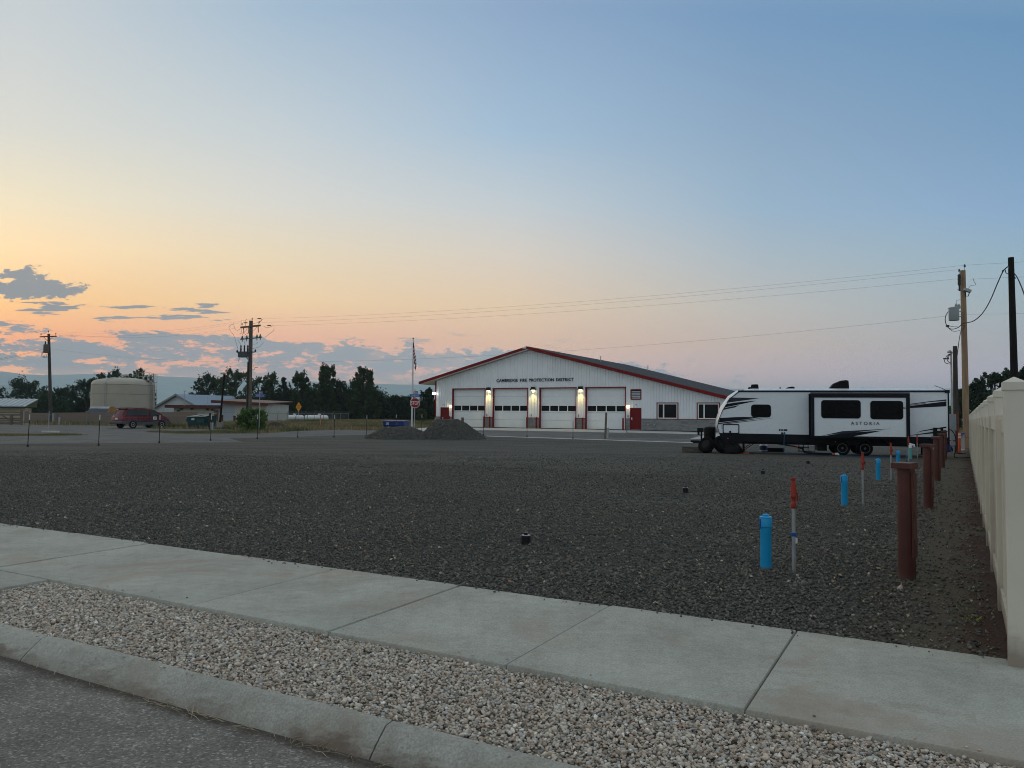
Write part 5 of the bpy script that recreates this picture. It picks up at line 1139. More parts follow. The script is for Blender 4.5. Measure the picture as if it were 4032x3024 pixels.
MB().tube([P(993,1454,69.8),P(1002,1454,69.6),P(1005,1447,69.6),P(1016,1448,69.5)],.02,6).build('lamp_bracket',m_abs,poM,world=True)
for pts in ([(921,1257+17),(913-12,1290),(920,1320),(930,1350),(936,1373)],[(921,1272),(923,1290),(934,1301),(946,1294)],[(950,1260),(949,1280),(951,1305),(957,1322)],[(971,1257),(966,1266),(968,1290),(972,1297)],[(940,1316),(950,1312),(962,1308),(972,1297)],[(963,1320),(972,1314),(985,1311)],[(995,1305),(1006,1295),(1020,1272),(1037,1255)],[(993,1274),(1012,1271),(1025,1265),(1032,1255)],[(1037,1283),(1050,1290),(1068,1286),(1073,1281)],[(1078,1281),(1078,1300),(1062,1314),(1043,1328)],[(936,1338),(944,1350),(949,1358)],[(960,1340),(964,1352),(968,1356)],[(1015,1347),(1008,1354),(994,1355)],[(1037,1347),(1026,1362),(1008,1370),(993,1373)],[(996,1430),(998,1442),(1004,1447)]):
    MB().tube(smoothpts([P(u,v,69.6) for u,v in pts]),.014,5).build('jumper_wire',m_wire,poM,world=True)
for u,v in ((1021,1254.5),(967,1271),(1060,1281.5)): MB().tube([P(u-7,v,69.4),P(u+7,v,69.4)],.045,7).build('line_splice',m_abs,poM,world=True)
wire('power line from the left pole top to the cross-arm pole top',sag(tL+Vector((0,0,.35)),topM,.7,30))
wire('power line from the left pole arm to the upper cross-arm, middle one',sag(cL+axL*-1.1+Vector((0,0,.36)),P(945,1271,69.8),.7,30))
wire('power line from the left pole arm to the cross-arm, lowest of three',sag(cL+axL*1.1+Vector((0,0,.36)),P(938,1290,69.8),.7,30))
wire('single low wire from the left pole transformer to the cross-arm pole',sag(P(199,1373,82),P(984,1426,70),.35,30))
# ---------------------------------------------------------------- water tank
m_tank=mat('tan_tank_paint',(.40,.365,.30),.55,var=.05,scale=.4,dirt=(.30,.27,.22),dirtamt=.45)
m_tank2=mat('tan_railing',(.33,.30,.25),.6)
TY=104; q=BASE(484.5,TY); kx=TY/F; TR=113.5*kx; zt=P(484,1517,TY).z-q.z; zd=P(484,1487,TY).z-q.z
tk=thing('water_tank','round tan steel water tank with a domed roof and a caged ladder','water tank',q)
MB().lathe([(TR,0)]+[(TR,zt)],(0,0,0),72).build('shell',m_tank,tk,smooth=True)
dp=[(TR,zt),(TR*.985,zt+.24),(TR*.94,zt+.48),(TR*.86,zt+.66)]+[(TR*k,zt+.66+(zd-zt-.66)*(1-(k/.86)**2)) for k in (.7,.5,.3,.15,0)]
MB().lathe(dp,(0,0,0),72).build('dome',m_tank,tk,smooth=True)
mb=MB()
for z in (zt,zt-(1008-886)/3.318*kx,zt-(1186-886)/3.318*kx): mb.lathe([(TR+.002,z-.025),(TR+.02,z-.02),(TR+.02,z+.02),(TR+.002,z+.025)],(0,0,0),72)
mb.build('weld_ring',mat('tank_seam',(.22,.20,.17),.6),tk)
MB().lathe([(.14,zd-.05),(.14,zd+.18),(.42,zd+.2),(.46,zd+.26),(.40,zd+.38),(.1,zd+.44),(0,zd+.44)],(0.3,-.3,0),20).build('roof_vent',m_tank,tk,smooth=True)
a=RAD(-90-6); px,py=math.cos(a)*TR,math.sin(a)*TR
mb=MB()
for s in (-.10,.10): mb.tube([(px+s,py-.12,.1),(px+s,py-.12,zt+.1),(px*.86+s,py*.86-.05,zt+.72),(px*.5+s,py*.5,zt+1.0)],.035,6)
z=.3
while z<zt: mb.tube([(px-.1,py-.12,z),(px+.1,py-.12,z)],.014,5); z+=.3
mb.build('level_gauge',mat('pale_pipe',(.42,.43,.41),.5),tk)
# cage ladder at right and platform
a=RAD(-4); lx,ly=math.cos(a)*(TR+.12),math.sin(a)*(TR+.12)
mb=MB()
for s in (-.2,.2): mb.tube([(lx,ly+s,.2),(lx,ly+s,zt+1.6)],.035,6)
z=.4
while z<zt+1.5: mb.tube([(lx,ly-.2,z),(lx,ly+.2,z)],.016,5); z+=.3
for k in range(5):
    an=RAD(-80+40*k); mb.tube([(lx+.68*math.cos(an)*.9,ly+.42*math.sin(an),.9+.1),(lx+.68*math.cos(an)*.9,ly+.42*math.sin(an),zt+1.6)],.018,5)
z=1.0
while z<zt+1.65: mb.tube([(lx+.62*math.cos(RAD(-90+20*k)),ly+.42*math.sin(RAD(-90+20*k)),z) for k in range(10)],.03,5); z+=1.05
mb.build('caged_ladder',m_tank2,tk)
mb=MB(); mb.box((TR-.75,-.3,zt+.66),(1.6,1.2,.06))
for x,y in ((TR-1.5,-.9),(TR-.75,-.9),(TR,-.9),(TR-1.5,.3),(TR,.3)): mb.tube([(x,y,zt+.35),(x,y,zt+1.7)],.03,5)
for z in (1.2,1.68): mb.tube([(TR-1.5,.3,zt+z),(TR-1.5,-.9,zt+z),(TR,-.9,zt+z),(TR,.3,zt+z)],.028,5)
mb.tube([(TR-2.6,-.9,zt+.75),(TR-1.5,-.9,zt+.7)],.05,5); mb.tube([(TR-2.6,-.9,zt+1.3),(TR-1.5,-.9,zt+1.5)],.03,5)
mb.build('platform_railing',m_tank2,tk)
# ---------------------------------------------------------------- barn, shed, brown wall, plank gate
def XZ(u,v,Y): q=P(u,v,Y); return q.x,q.z
YB2=92
bq=BASE(60,YB2); m_mroof=mat('galvanised_roof',(.30,.37,.42),.38,metal=.4,var=.08,scale=1,stretch=(1,1,1)); m_tanw=mat('tan_stucco',(.42,.36,.27),.8,var=.06)
bn=thing('barn','low tan building with a ribbed metal roof at the left edge','building',bq)
x1,ze=XZ(119,1598.5,YB2); xr,zr=XZ(70,1568,YB2); x1-=bq.x; xr-=bq.x; ze-=bq.z; zr-=bq.z; xw,_=XZ(101,1600,YB2); xw-=bq.x
DB=8.0
mb=MB(); mb.add([(-26,0,0),(xw,0,0),(xw,0,ze-.25),(-26,0,ze-.25),(-26,DB,0),(xr-3.3,DB,0),(xr-3.3,DB,ze-.25),(-26,DB,ze-.25)],[(0,1,2,3),(1,5,6,2),(5,4,7,6),(4,0,3,7)]); mb.build('wall',m_tanw,bn)
mb=MB()
def pquad(p): mb.add(p+[(a,b_,c-.12) for a,b_,c in p],[(0,1,2,3),(7,6,5,4),(0,4,5,1),(1,5,6,2),(2,6,7,3),(3,7,4,0)])
off=x1-xr
pquad([(-27,-.9,ze),(x1,-.9,ze),(xr,DB/2,zr),(-27-off,DB/2,zr)]); pquad([(-27-off,DB/2,zr),(xr,DB/2,zr),(xr-3.2,DB+.9,ze),(-27,DB+.9,ze)])
x=-26
while x<x1: mb.add([(x-.06,-.9,ze+.01),(x+.06,-.9,ze+.01),(x+.06-off,DB/2,zr+.01),(x-.06-off,DB/2,zr+.01),(x-.03,-.9,ze+.07),(x+.03,-.9,ze+.07),(x+.03-off,DB/2,zr+.07),(x-.03-off,DB/2,zr+.07)],[(4,5,6,7),(0,4,7,3),(1,2,6,5),(0,1,5,4)]); x+=.62
mb.build('roof',m_mroof,bn)
YG=84; gq=BASE(198,YG); m_grn=mat('grey_shingle',(.10,.115,.15),.85,var=.1); m_osb=mat('orange_plywood',(.36,.17,.055),.75,var=.15)
gs=thing('gambrel_shed','small barn-roofed shed with grey roof side and orange plywood end','shed',(gq.x,95,T(95)))
k=95/F; L=(223-146)*k; w2=(252-224)*k
h0=P(200,1624,95).z-T(95); h1=P(200,1606.5,95).z-T(95); h2=P(200,1598.5,95).z-T(95)
xa=-2.0; xb=xa+L
ln=Vector((1,.15,0)).normalized(); 
def gp(x,y,z): return (x+y*.62,y*1.6,z)
sec=[(0,h0-.1),(.25,h1),(.62,h2),(1.25,h2),(1.62,h1-.02),(1.85,h0-.1)]
secw=[(s*w2*1.0,z) for s,z in sec]
mb=MB(); A_=[gp(xa,s*.55,z) for s,z in secw]; B_=[gp(xb,s*.55,z) for s,z in secw]
mb.add(A_[:3]+B_[:3],[(0,3,4,1)]); mb.build('roof_side',m_grn,gs)
mb=MB(); mb.add([A_[1],B_[1],B_[2],A_[2]],[(0,1,2,3)]); mb.add([A_[2],B_[2],B_[3],A_[3]],[(0,1,2,3)]); mb.build('roof',mat('pale_shingle',(.36,.36,.37),.8),gs)
mb=MB(); mb.add(B_+[gp(xb,0,0),gp(xb,1.85*w2*.55,0)],[(6,0,1,2,3,4,5,7)]); mb.add([gp(xa,0,0),gp(xb,0,0),B_[0],A_[0]],[(0,1,2,3)]); mb.build('wall',m_osb,gs)
m_bwall=mat('brown_block',(.20,.155,.125),.85,var=.06,scale=.5,bump=.2,bscale=8)
bw=thing('block_wall','long brown block wall running behind the red van below the tank','wall',(0,0,0))
ends=[P(105,1626,86),P(345,1624,84),P(560,1623,83),P(776,1622.5,82)]
for a,c in zip(ends[:-1],ends[1:]):
    d_=(c-a); d_.z=0; n_=Vector((-d_.y,d_.x,0)).normalized()*.1
    MB().add([tuple(Vector((p.x,p.y,z))+s) for p in (a,c) for z in (.2,(p.z)) for s in (-n_,n_)],[(0,2,6,4),(1,5,7,3),(2,3,7,6),(0,1,3,2),(4,6,7,5)]).build('wall_panel',m_bwall,bw)
    MB().box((a.x,a.y,(a.z+.3)/2),(.3,.3,a.z+.05)).build('pilaster',m_bwall,bw)
m_plank=mat('grey_plank',(.15,.13,.105),.9,var=.3,scale=2,stretch=(.6,6,6),bump=.3)
pg=thing('plank_fence','weathered grey plank fence in front of the tan barn','fence',(0,0,0))
pl=MB(); 
for v0,v1 in ((1621.5,1627),(1631,1637),(1645,1652),(1653,1658),(1660,1665),(1666,1671)):
    a=P(-420,v0,77); c=P(85,v0,77); d_=P(85,v1,77); pl.bb(a.x,c.x,76.98,77.03,d_.z,c.z)
pl.build('plank',m_plank,pg); 
mb=MB()
for u in (-300,-200,-100,45,86): a=P(u,1615 if u==86 else 1634,76.9); mb.bb(a.x-.09,a.x+.09,76.8,76.97,T(77)-.05,a.z)
mb.build('post',m_plank,pg); a=P(0,1632,76.9);c=P(42,1652,76.9); MB().tube([a,c],.05,4).build('diagonal_brace',m_plank,pg)
o=MB()
# chain link helper
m_link=mat('galv_link',(.20,.21,.21),.55,metal=.3)
def chain(label,pts,h,barb=False,spacing=2.6,mesh=True,bottom=.05,dens=.16):
    f=thing('chain_fence',label,'fence',(0,0,0)); rail=MB(); links=MB(); wires=MB()
    for a,c in zip(pts[:-1],pts[1:]):
        a=Vector(a);c=Vector(c);d_=c-a;L=d_.length;n=max(1,round(L/spacing))
        rail.tube([a+Vector((0,0,T(a.y)+h)),c+Vector((0,0,T(c.y)+h))],.028,6)
        for i in range(n+1):
            q=a+d_*(i/n); z=T(q.y); MB().tube([(q.x,q.y,z-.1),(q.x,q.y,z+h+.02)],.034,6).build('post',m_link,f)
            if barb: MB().tube([(q.x,q.y,z+h),(q.x+.22,q.y-.1,z+h+.32)],.022,5).build('barb_arm',m_link,f)
        if barb:
            for k in (.33,.66,1): o_=Vector((.22*k,-.1*k,.32*k)); wires.tube([a+Vector((0,0,T(a.y)+h))+o_,c+Vector((0,0,T(c.y)+h))+o_],.006,4)
        if mesh:
            s=0
            while s<L:
                for sg in (1,-1):
                    s2=s+sg*h*.6
                    p=a+d_*(s/L); q=a+d_*(max(0,min(L,s2))/L); kk=abs(max(0,min(L,s2))-s)/(h*.6) if h else 1
                    if kk>.05: links.tube([(p.x,p.y,T(p.y)+bottom),(q.x,q.y,T(q.y)+bottom+(h-bottom)*kk)],.0035,3,False)
                s+=dens
    rail.build('top_rail',m_link,f)
    if links.v: links.build('wire_mesh',m_link,f)
    if wires.v: wires.build('barbed_wire',m_link,f)
    return f
def gpt(u,Y): q=P(u,1600,Y); return (q.x,Y,0)
chain('short chain-link fence between the plank fence and the left pole foot',[gpt(99,78),gpt(230,77)],P(150,1631,77.5).z-T(77.5),spacing=2.2)
chain('chain-link fence with pipe rail behind the red van and the dumpster',[gpt(341,76),gpt(560,75.5),gpt(736,75)],P(500,1636,75.5).z-T(75.5),spacing=3.2)
chain('barbed chain-link fence in front of the flat-roofed building',[gpt(640,97),gpt(860,99),gpt(1044,100)],P(800,1624.5,98).z-T(98),True,3.0)
chain('barbed chain-link fence behind the white propane tanks',[gpt(1055,101),gpt(1200,113),gpt(1373,128)],P(1250,1627.5,117).z-T(117),True,3.0)
q=P(134,1640,76.5); o=thing('gate_post','dark wooden gate post at the right end of the short chain-link fence','post',(P(227,1600,76.4).x,76.4,T(76.4))); MB().bb(-.11,.11,-.11,.11,0,P(227,1628,76.4).z-T(76.4)).build('post',m_plank,o); MB().tube([(.2,0,0),(.2,0,.75)],.09,10).build('marker_pipe',m_galv,o)
q=G(191,1702); o=thing('thin_pole','thin bare grey pole on the grass strip at left','pole',q); MB().tube([(0,0,-.1),(0,0,P(191,1619,q.y).z-q.z)],.028,8).build('pole',m_galv,o); MB().lathe([(.06,0),(.05,.05),(.03,.06)],(0,0,0),8).build('collar',m_galv,o)
q=G(199,1703.5); o=MB().bb(-.62,.62,-.09,.09,0,.13).build('wheel_stop',mat('white_concrete',(.55,.55,.53),.7,dirt=(.35,.33,.3),dirtamt=.5),bevel=.03); o.location=q; tag(o,'pale concrete wheel stop at the foot of the thin bare pole','wheel stop')
# ---------------------------------------------------------------- house and flat-roofed block
m_hw=mat('pale_house_siding',(.46,.50,.53),.7,var=.05); m_hr=mat('blue_grey_metal_roof',(.22,.29,.37),.35,metal=.3,var=.06,scale=.6)
HY=138; hq=BASE(700,HY); yaw=RAD(60)
hs=thing('gable_house','pale gabled house with a blue-grey metal roof behind the flat-roofed block','house',hq,yaw)
ap=P(713,1552,HY).z-hq.z; ev=P(612,1605,HY).z-hq.z; Wg=13.0; Lg=13.0
# local x along ridge (to the right and away), y across
mb=MB(); mb.add([(0,-Wg/2,0),(0,Wg/2,0),(0,Wg/2,ev),(0,0,ap-.2),(0,-Wg/2,ev)],[(0,1,2,3,4)]); mb.add([(0,-Wg/2,0),(Lg,-Wg/2,0),(Lg,-Wg/2,ev),(0,-Wg/2,ev)],[(0,1,2,3)]); mb.add([(Lg,-Wg/2,0),(Lg,Wg/2,0),(Lg,Wg/2,ev),(Lg,0,ap-.2),(Lg,-Wg/2,ev)],[(0,1,2,3,4)]); mb.add([(0,Wg/2,0),(Lg,Wg/2,0),(Lg,Wg/2,ev),(0,Wg/2,ev)],[(0,1,2,3)]); mb.build('wall',m_hw,hs)
mb=MB()
sl_=(ap-ev)/(Wg/2)
for sg in (-1,1):
    p=[(-.5,0,ap),(Lg+.5,0,ap),(Lg+.5,sg*(Wg/2+.6),ap-sl_*(Wg/2+.6)),(-.5,sg*(Wg/2+.6),ap-sl_*(Wg/2+.6))]
    mb.add(p+[(a,b_,c-.16) for a,b_,c in p],[(0,1,2,3),(7,6,5,4),(0,4,5,1),(1,5,6,2),(2,6,7,3),(3,7,4,0)])
    x=-.3
    while x<Lg+.5: mb.add([(x-.03,0,ap+.01),(x+.03,0,ap+.01),(x+.03,sg*(Wg/2+.6),p[2][2]+.01),(x-.03,sg*(Wg/2+.6),p[2][2]+.01),(x,0,ap+.06),(x,sg*(Wg/2+.6),p[2][2]+.06)],[(0,4,5,3),(4,1,2,5)]); x+=.6
rf=mb.build('roof',m_hr,hs)
mb=MB(); mb.bb(-.56,-.5,-.02,.02,ap-.2,ap+.1)
for sg in (-1,1):
    e=(sg*(Wg/2+.6)); mb.add([(-.58,0,ap+.05),(-.5,0,ap+.05),(-.5,e,ap-sl_*abs(e)+.05),(-.58,e,ap-sl_*abs(e)+.05),(-.58,0,ap-.28),(-.5,0,ap-.28),(-.5,e,ap-sl_*abs(e)-.28),(-.58,e,ap-sl_*abs(e)-.28)],[(0,1,2,3),(4,5,6,7),(0,4,7,3),(1,2,6,5),(2,3,7,6)])
mb.build('barge_board',mat('barge_paint',(.20,.21,.215),.6),hs)
mb=MB(); mb.bb(-.04,.02,-1.6,-.2,1.2,2.0); mb.build('window',m_glassd,hs)
FY2=106; kf=FY2/F
fb=thing('flat_roofed_building','low cream block building with dark red flat roofs and a grey door','building',BASE(860,FY2))
fo=Vector(fb.matrix_world.translation)
m_cream=mat('cream_block',(.55,.53,.47),.8,var=.05,scale=.8,dirt=(.34,.31,.26),dirtamt=.4); m_mar=mat('dark_red_fascia',(.085,.02,.014),.6,var=.1); m_marr=mat('red_roof_metal',(.115,.04,.026),.55,var=.12,stretch=(1,4,1))
def fx(u,Y=FY2): return P(u,1600,Y).x-fo.x
def fz(v,u=850,Y=FY2): return P(u,v,Y).z-fo.z
mb=MB(); mb.bb(fx(685),fx(872),0,9,-.3,fz(1608)); w1=mb.build('wall',m_cream,fb)
mb=MB(); mb.bb(fx(880),fx(1054),-.5,10,-.3,fz(1588)); w2_=mb.build('wall',m_cream,fb)
mb=MB(); mb.bb(fx(661),fx(874),-1.0,9.3,fz(1607.5),fz(1596)); mb.build('fascia',m_mar,fb)
def wedge(u0,v0,u1,v1,y0,y1,th,rise):
    a=(fx(u0),y0,fz(v0)); c=(fx(u1),y0,fz(v1)); d_=(fx(u1),y1,fz(v1)+rise); e=(fx(u0),y1,fz(v0)+rise); p=[a,c,d_,e]
    return MB().add(p+[(q[0],q[1],q[2]-th) for q in p],[(0,1,2,3),(7,6,5,4),(0,4,5,1),(1,5,6,2),(2,6,7,3),(3,7,4,0)])
wedge(846,1576,1068,1585.5,-1.4,10.5,.14,.42).build('roof',m_marr,fb)
wedge(846,1577,1068,1586.5,-1.46,-1.402,.34,0).build('fascia',m_mar,fb)
mb=MB(); x0,x1_=fx(884),fx(928); mb.bb(x0,x1_,-.56,-.5,0.02,fz(1597)); 
gd=mb.build('garage_door',mat('pale_blue_door',(.36,.41,.46),.5,var=.03),fb)
mb=MB()
for a in ((x0-.08,x0),(x1_,x1_+.08)): mb.bb(a[0],a[1],-.57,-.5,0,fz(1596))
mb.build('door_frame',mat('pale_trim',(.45,.46,.46),.6),gd)
MB().bb(fx(844.5),fx(860.5),-.06,.02,.02,fz(1616)).build('door',mat('brown_door',(.10,.055,.04),.6),fb)
MB().bb(fx(697),fx(710),-.04,.02,fz(1622),fz(1615)).build('window',m_glassd,fb)
MB().bb(fx(660),fx(672),2.95,3.02,fz(1624),fz(1619)).build('vent_grille',m_abs,fb) if False else None
for u,v in ((715,1613),(757,1611),(818,1613),(838,1614)): MB().box((fx(u),-.14,fz(v)),(.35,.26,.2)).build('wall_lamp',m_abs,fb)
for u,v in ((790,1632),(798,1630)): MB().box((fx(u),-.1,fz(v)),(.30,.18,.42)).build('meter_box',m_galv,fb)
MB().tube([(fx(739),-1.1,fz(1600)),(fx(739),-1.1,fz(1543))],.035,6).box((fx(740),-1.1,fz(1542)),(.3,.2,.1)).build('roof_mast',m_galv,fb)
MB().tube([(fx(828),-1.1,fz(1600)),(fx(828),-1.1,fz(1562))],.02,6).build('antenna',m_galv,fb)
o=thing('red_post_cabinet','red steel post with a grey cabinet behind the bush','cabinet',BASE(955,72)); MB().bb(-.13,.13,-.13,.13,0,P(955,1613,72).z-T(72)).build('post',m_mar,o); MB().bb(.14,.85,-.2,.2,.3,P(955,1611,72).z-T(72)).build('cabinet',m_galv,o,bevel=.02); MB().lathe([(.08,0),(.1,.1),(.05,.2)],(.05,0,P(955,1613,72).z-T(72)),10).build('lamp',m_abs,o)
o=thing('yard_hydrant','small brown standpipe before the pale blue garage door','hydrant',BASE(924.5,99)); MB().tube([(0,0,0),(0,0,.75)],.14,10).build('body',m_mar,o); MB().lathe([(.18,.7),(.2,.75),(.1,.9)],(0,0,0),10).build('head',m_abs,o)
o=thing('yard_hydrant','small brown standpipe right of the leaning dark pole','hydrant',BASE(876.5,97)); MB().tube([(0,0,0),(0,0,.85)],.11,10).build('body',m_mar,o); MB().lathe([(.15,.8),(.15,.9),(.05,1.0)],(0,0,0),10).build('head',m_abs,o)
# leaning lamp pole on its concrete block
q=BASE(868,70); o=thing('lamp_pole','leaning dark pole with a boxy lamp, set in a concrete block','lamp pole',q)
k=70/F; hB=P(868,1663,70).z-q.z; mb=MB(); mb.box((0,0,hB/2),(.50,.50,hB),taper=.95); mb.build('concrete_base',mat('rough_concrete',(.24,.22,.195),.9,bump=.3),o,bevel=.02)
tp=P(884,1472,70)-q; MB().tube([(0,0,hB),tuple(tp)],[.10,.075],10).build('pole',m_pole3,o); MB().box(tuple(tp+Vector((-.14,0,.03))),(.38,.24,.14)).build('lamp_head',mat('lamp_tan',(.34,.30,.22),.6),o)
# dumpster
q=G(779,1686); dq=BASE(779,70); du=thing('dumpster','dark green steel dumpster with half-open plastic lids','dumpster',dq,RAD(-12))
m_gd=mat('dark_green_paint',(.012,.055,.058),.5,var=.2,scale=2,dirt=(.05,.03,.02),dirtamt=.4); m_lid=mat('grey_green_lid',(.16,.20,.18),.5)
mb=MB(); w0,w1_,dd,hh=.90,1.0,.85,1.0
mb.add([(-w0,0,.06),(w0,0,.06),(w0,dd*1.6,.06),(-w0,dd*1.6,.06),(-w1_,-.12,hh),(w1_,-.12,hh),(w1_,dd*1.7,hh+.12),(-w1_,dd*1.7,hh+.12)],[(3,2,1,0),(0,1,5,4),(1,2,6,5),(2,3,7,6),(3,0,4,7)])
for z in (.25,.4,.55): mb.box((0,-.02-.09*z,z),(1.84,.05,.05))
mb.build('bin',m_gd,du)
for sg in (-1,1): mb=MB(); mb.box((sg*1.09,.45,.70),(.22,.75,.32)); mb.build('lifting_pocket',m_gd,du,bevel=.02)
MB().box((.45,-.16,.66),(.75,.12,.36)).build('front_panel',m_gd,du)
for x,tilt in ((-.52,.10),(.5,.17)):
    mb=MB(); mb.add([(x-.5,-.2,hh+.03),(x+.5,-.2,hh+.03+tilt*.3),(x+.5,1.5,hh+.20+tilt),(x-.5,1.5,hh+.20)],[(0,1,2,3)]); mb.add([(x-.5,-.2,hh-.01),(x+.5,-.2,hh-.01+tilt*.3),(x+.5,1.5,hh+.16+tilt),(x-.5,1.5,hh+.16),],[(3,2,1,0)]); mb.add([(x-.5,-.2,hh-.01),(x+.5,-.2,hh-.01+tilt*.3),(x+.5,-.2,hh+.03+tilt*.3),(x-.5,-.2,hh+.03)],[(0,1,2,3)]); mb.build('lid',m_lid,du)
MB().box((-.38,-.13,.80),(.30,.012,.18)).build('sticker',mat('pale_sticker',(.45,.55,.52),.5),du)
o=thing('pipe_bollard','rusty dark pipe bollard right of the green dumpster','bollard',BASE(828.5,66)); MB().tube([(0,0,0),(0,0,P(828,1628,66).z-T(66))],.085,12).build('pipe',mat('dark_rust',(.03,.018,.015),.8),o,smooth=True); MB().lathe([(.088,0),(.088,.03),(.0,.06)],(0,0,P(828,1628,66).z-T(66)),12).build('cap',m_abs,o)
o=thing('utility_pedestal','small pale grey utility pedestal in front of the pipe bollard','pedestal',BASE(836.5,65)); hB=P(836,1664,65).z-T(65); MB().bb(-.10,.10,-.09,.09,0,hB-.08).build('housing',m_galv,o,bevel=.015); MB().bb(-.11,.11,-.10,.10,hB-.08,hB).build('hood',mat('pale_pipe',(.42,.43,.41),.5),o,bevel=.02)
# ---------------------------------------------------------------- street signs
m_sblue=mat('sign_blue',(.012,.09,.38),.4,var=.03); m_swht=mat('sign_white',(.74,.74,.72),.45); m_sred=mat('sign_red',(.33,.008,.012),.4,var=.04); m_syel=mat('sign_yellow',(.80,.32,.008),.4,var=.04)
def blade(p,nm,c,L,h,yaw_,txt,th=.012):
    ex=Vector((math.cos(yaw_),math.sin(yaw_),0)); o_=Vector(c)
    b_=MB(); b_.box(o_,(L,th,h),rz=yaw_); bl=b_.build(nm,m_sblue,p,bevel=.003)
    e=MB(); 
    for s,z in ((0,h/2-.012),(0,-h/2+.012)): e.box(o_+Vector((0,0,z)),(L-.02,th+.006,.010),rz=yaw_)
    e.build('border',m_swht,bl)
    nrm=Vector((ex.y,-ex.x,0)); text_mesh('lettering',txt,m_swht,bl,MX(o_+nrm*(th/2+.004)-Vector((0,0,h*.22)),ex,(0,0,1)),width=L*.72,height=h*.46,depth=.004)
    return bl
o_=BASE(1633,57.5); o=thing('stop_sign','red octagonal stop sign with two blue street names on a steel post','stop sign',o_)
zc=P(1630,1586.5,57.5).z-o_.z; yw=RAD(26); ex=Vector((math.cos(yw),math.sin(yw),0)); nr=Vector((ex.y,-ex.x,0))
MB().tube([(0,0,-.1),(0,0,zc+1.02)],.032,8).build('post',m_galv,o)
oct_=lambda r:[(r*math.cos(RAD(22.5+45*i)),r*math.sin(RAD(22.5+45*i))) for i in range(8)]
cc=nr*.05+Vector((0,0,zc))
MB().prism(oct_(.41),cc,ex,(0,0,1),.006).build('sign_border',m_swht,o)
pnl=MB().prism(oct_(.375),cc+nr*.0065,ex,(0,0,1),.004).build('sign_face',m_sred,o)
text_mesh('lettering','STOP',m_swht,pnl,MX(cc+nr*.013-Vector((0,0,.14)),ex,(0,0,1)),width=.62,height=.28,depth=.003,bold=.012)
blade(o,'street_name',(0,0,P(1632,1557.5,57.5).z-o_.z),.80,.22,RAD(4),'Commercial')
blade(o,'street_name',(.06,-.02,P(1633,1545.5,57.5).z-o_.z),.72,.20,RAD(-58),'Rollins')
o_=BASE(1022,63.5); o=thing('street_name_sign','two stacked blue street name blades on a thin post by the bush','street sign',o_)
z1_=P(1022,1560,63.5).z-o_.z; MB().tube([(0,0,-.1),(0,0,z1_+.42)],.030,8).build('post',m_galv,o)
blade(o,'street_name',(.02,0,z1_+.04),.82,.22,RAD(12),'Commercial'); blade(o,'street_name',(.08,0,z1_+.28),.76,.21,RAD(-46),'Rollins')
o_=BASE(1175,72); o=thing('dead_end_sign','yellow diamond dead end sign on a thin steel post','warning sign',o_)
zc=P(1179,1602,72).z-o_.z; yw=RAD(-38); ex=Vector((math.cos(yw),math.sin(yw),0)); nr=Vector((ex.y,-ex.x,0)); cc=Vector((.06,0,zc))+nr*.04
MB().tube([(0,0,-.1),(.06,0,zc+.1)],.030,8).build('post',m_galv,o)
dm=lambda r:[(0,-r),(r,0),(0,r),(-r,0)]
pnl=MB().prism(dm(.45),cc,ex,(0,0,1),.006).build('sign_face',m_syel,o)
for tx,dz in (('DEAD',.06),('END',-.17)): text_mesh('lettering',tx,m_let,pnl,MX(cc+nr*.010+Vector((0,0,dz)),ex,(0,0,1)),width=.44 if tx=='DEAD' else .32,height=.13,depth=.003,bold=.012)
# marker post
o=thing('marker_post','thin faded orange marker post in the grass before the propane tanks','marker post',BASE(1264,84)); MB().tube([(0,0,0),(-.05,0,P(1264,1634,84).z-T(84))],.05,8).build('post',mat('faded_orange',(.50,.22,.15),.7),o); MB().box((0,0,.02),(.2,.2,.04)).build('foot',m_abs,o)
# ---------------------------------------------------------------- flagpole
o_=G(1621,1690.5); o=thing('flagpole','white flagpole with a limp striped flag and gold ball','flagpole',o_)
tp=P(1627,1336,o_.y)-o_; MB().tube([(0,0,0),tuple(tp*.5),tuple(tp)],[.075,.06,.035],12).build('pole',mat('white_pole_paint',(.62,.63,.64),.35),o,smooth=True)
MB().lathe([(.30,0),(.30,.03),(.12,.12),(.08,.2)],(0,0,0),16).build('base_cone',m_swht,o,smooth=True)
MB().lathe([(.0,-.075),(.055,-.05),(.075,0),(.055,.05),(.0,.075)],tuple(tp+Vector((0,0,.09))),12).build('finial',mat('dull_gold',(.10,.06,.025),.4,metal=.5),o,smooth=True)
MB().tube([tuple(tp+Vector((.06,-.03,-.1))),tuple(tp*.12+Vector((.12,-.03,0)))],.008,4).build('halyard',m_wire,o)
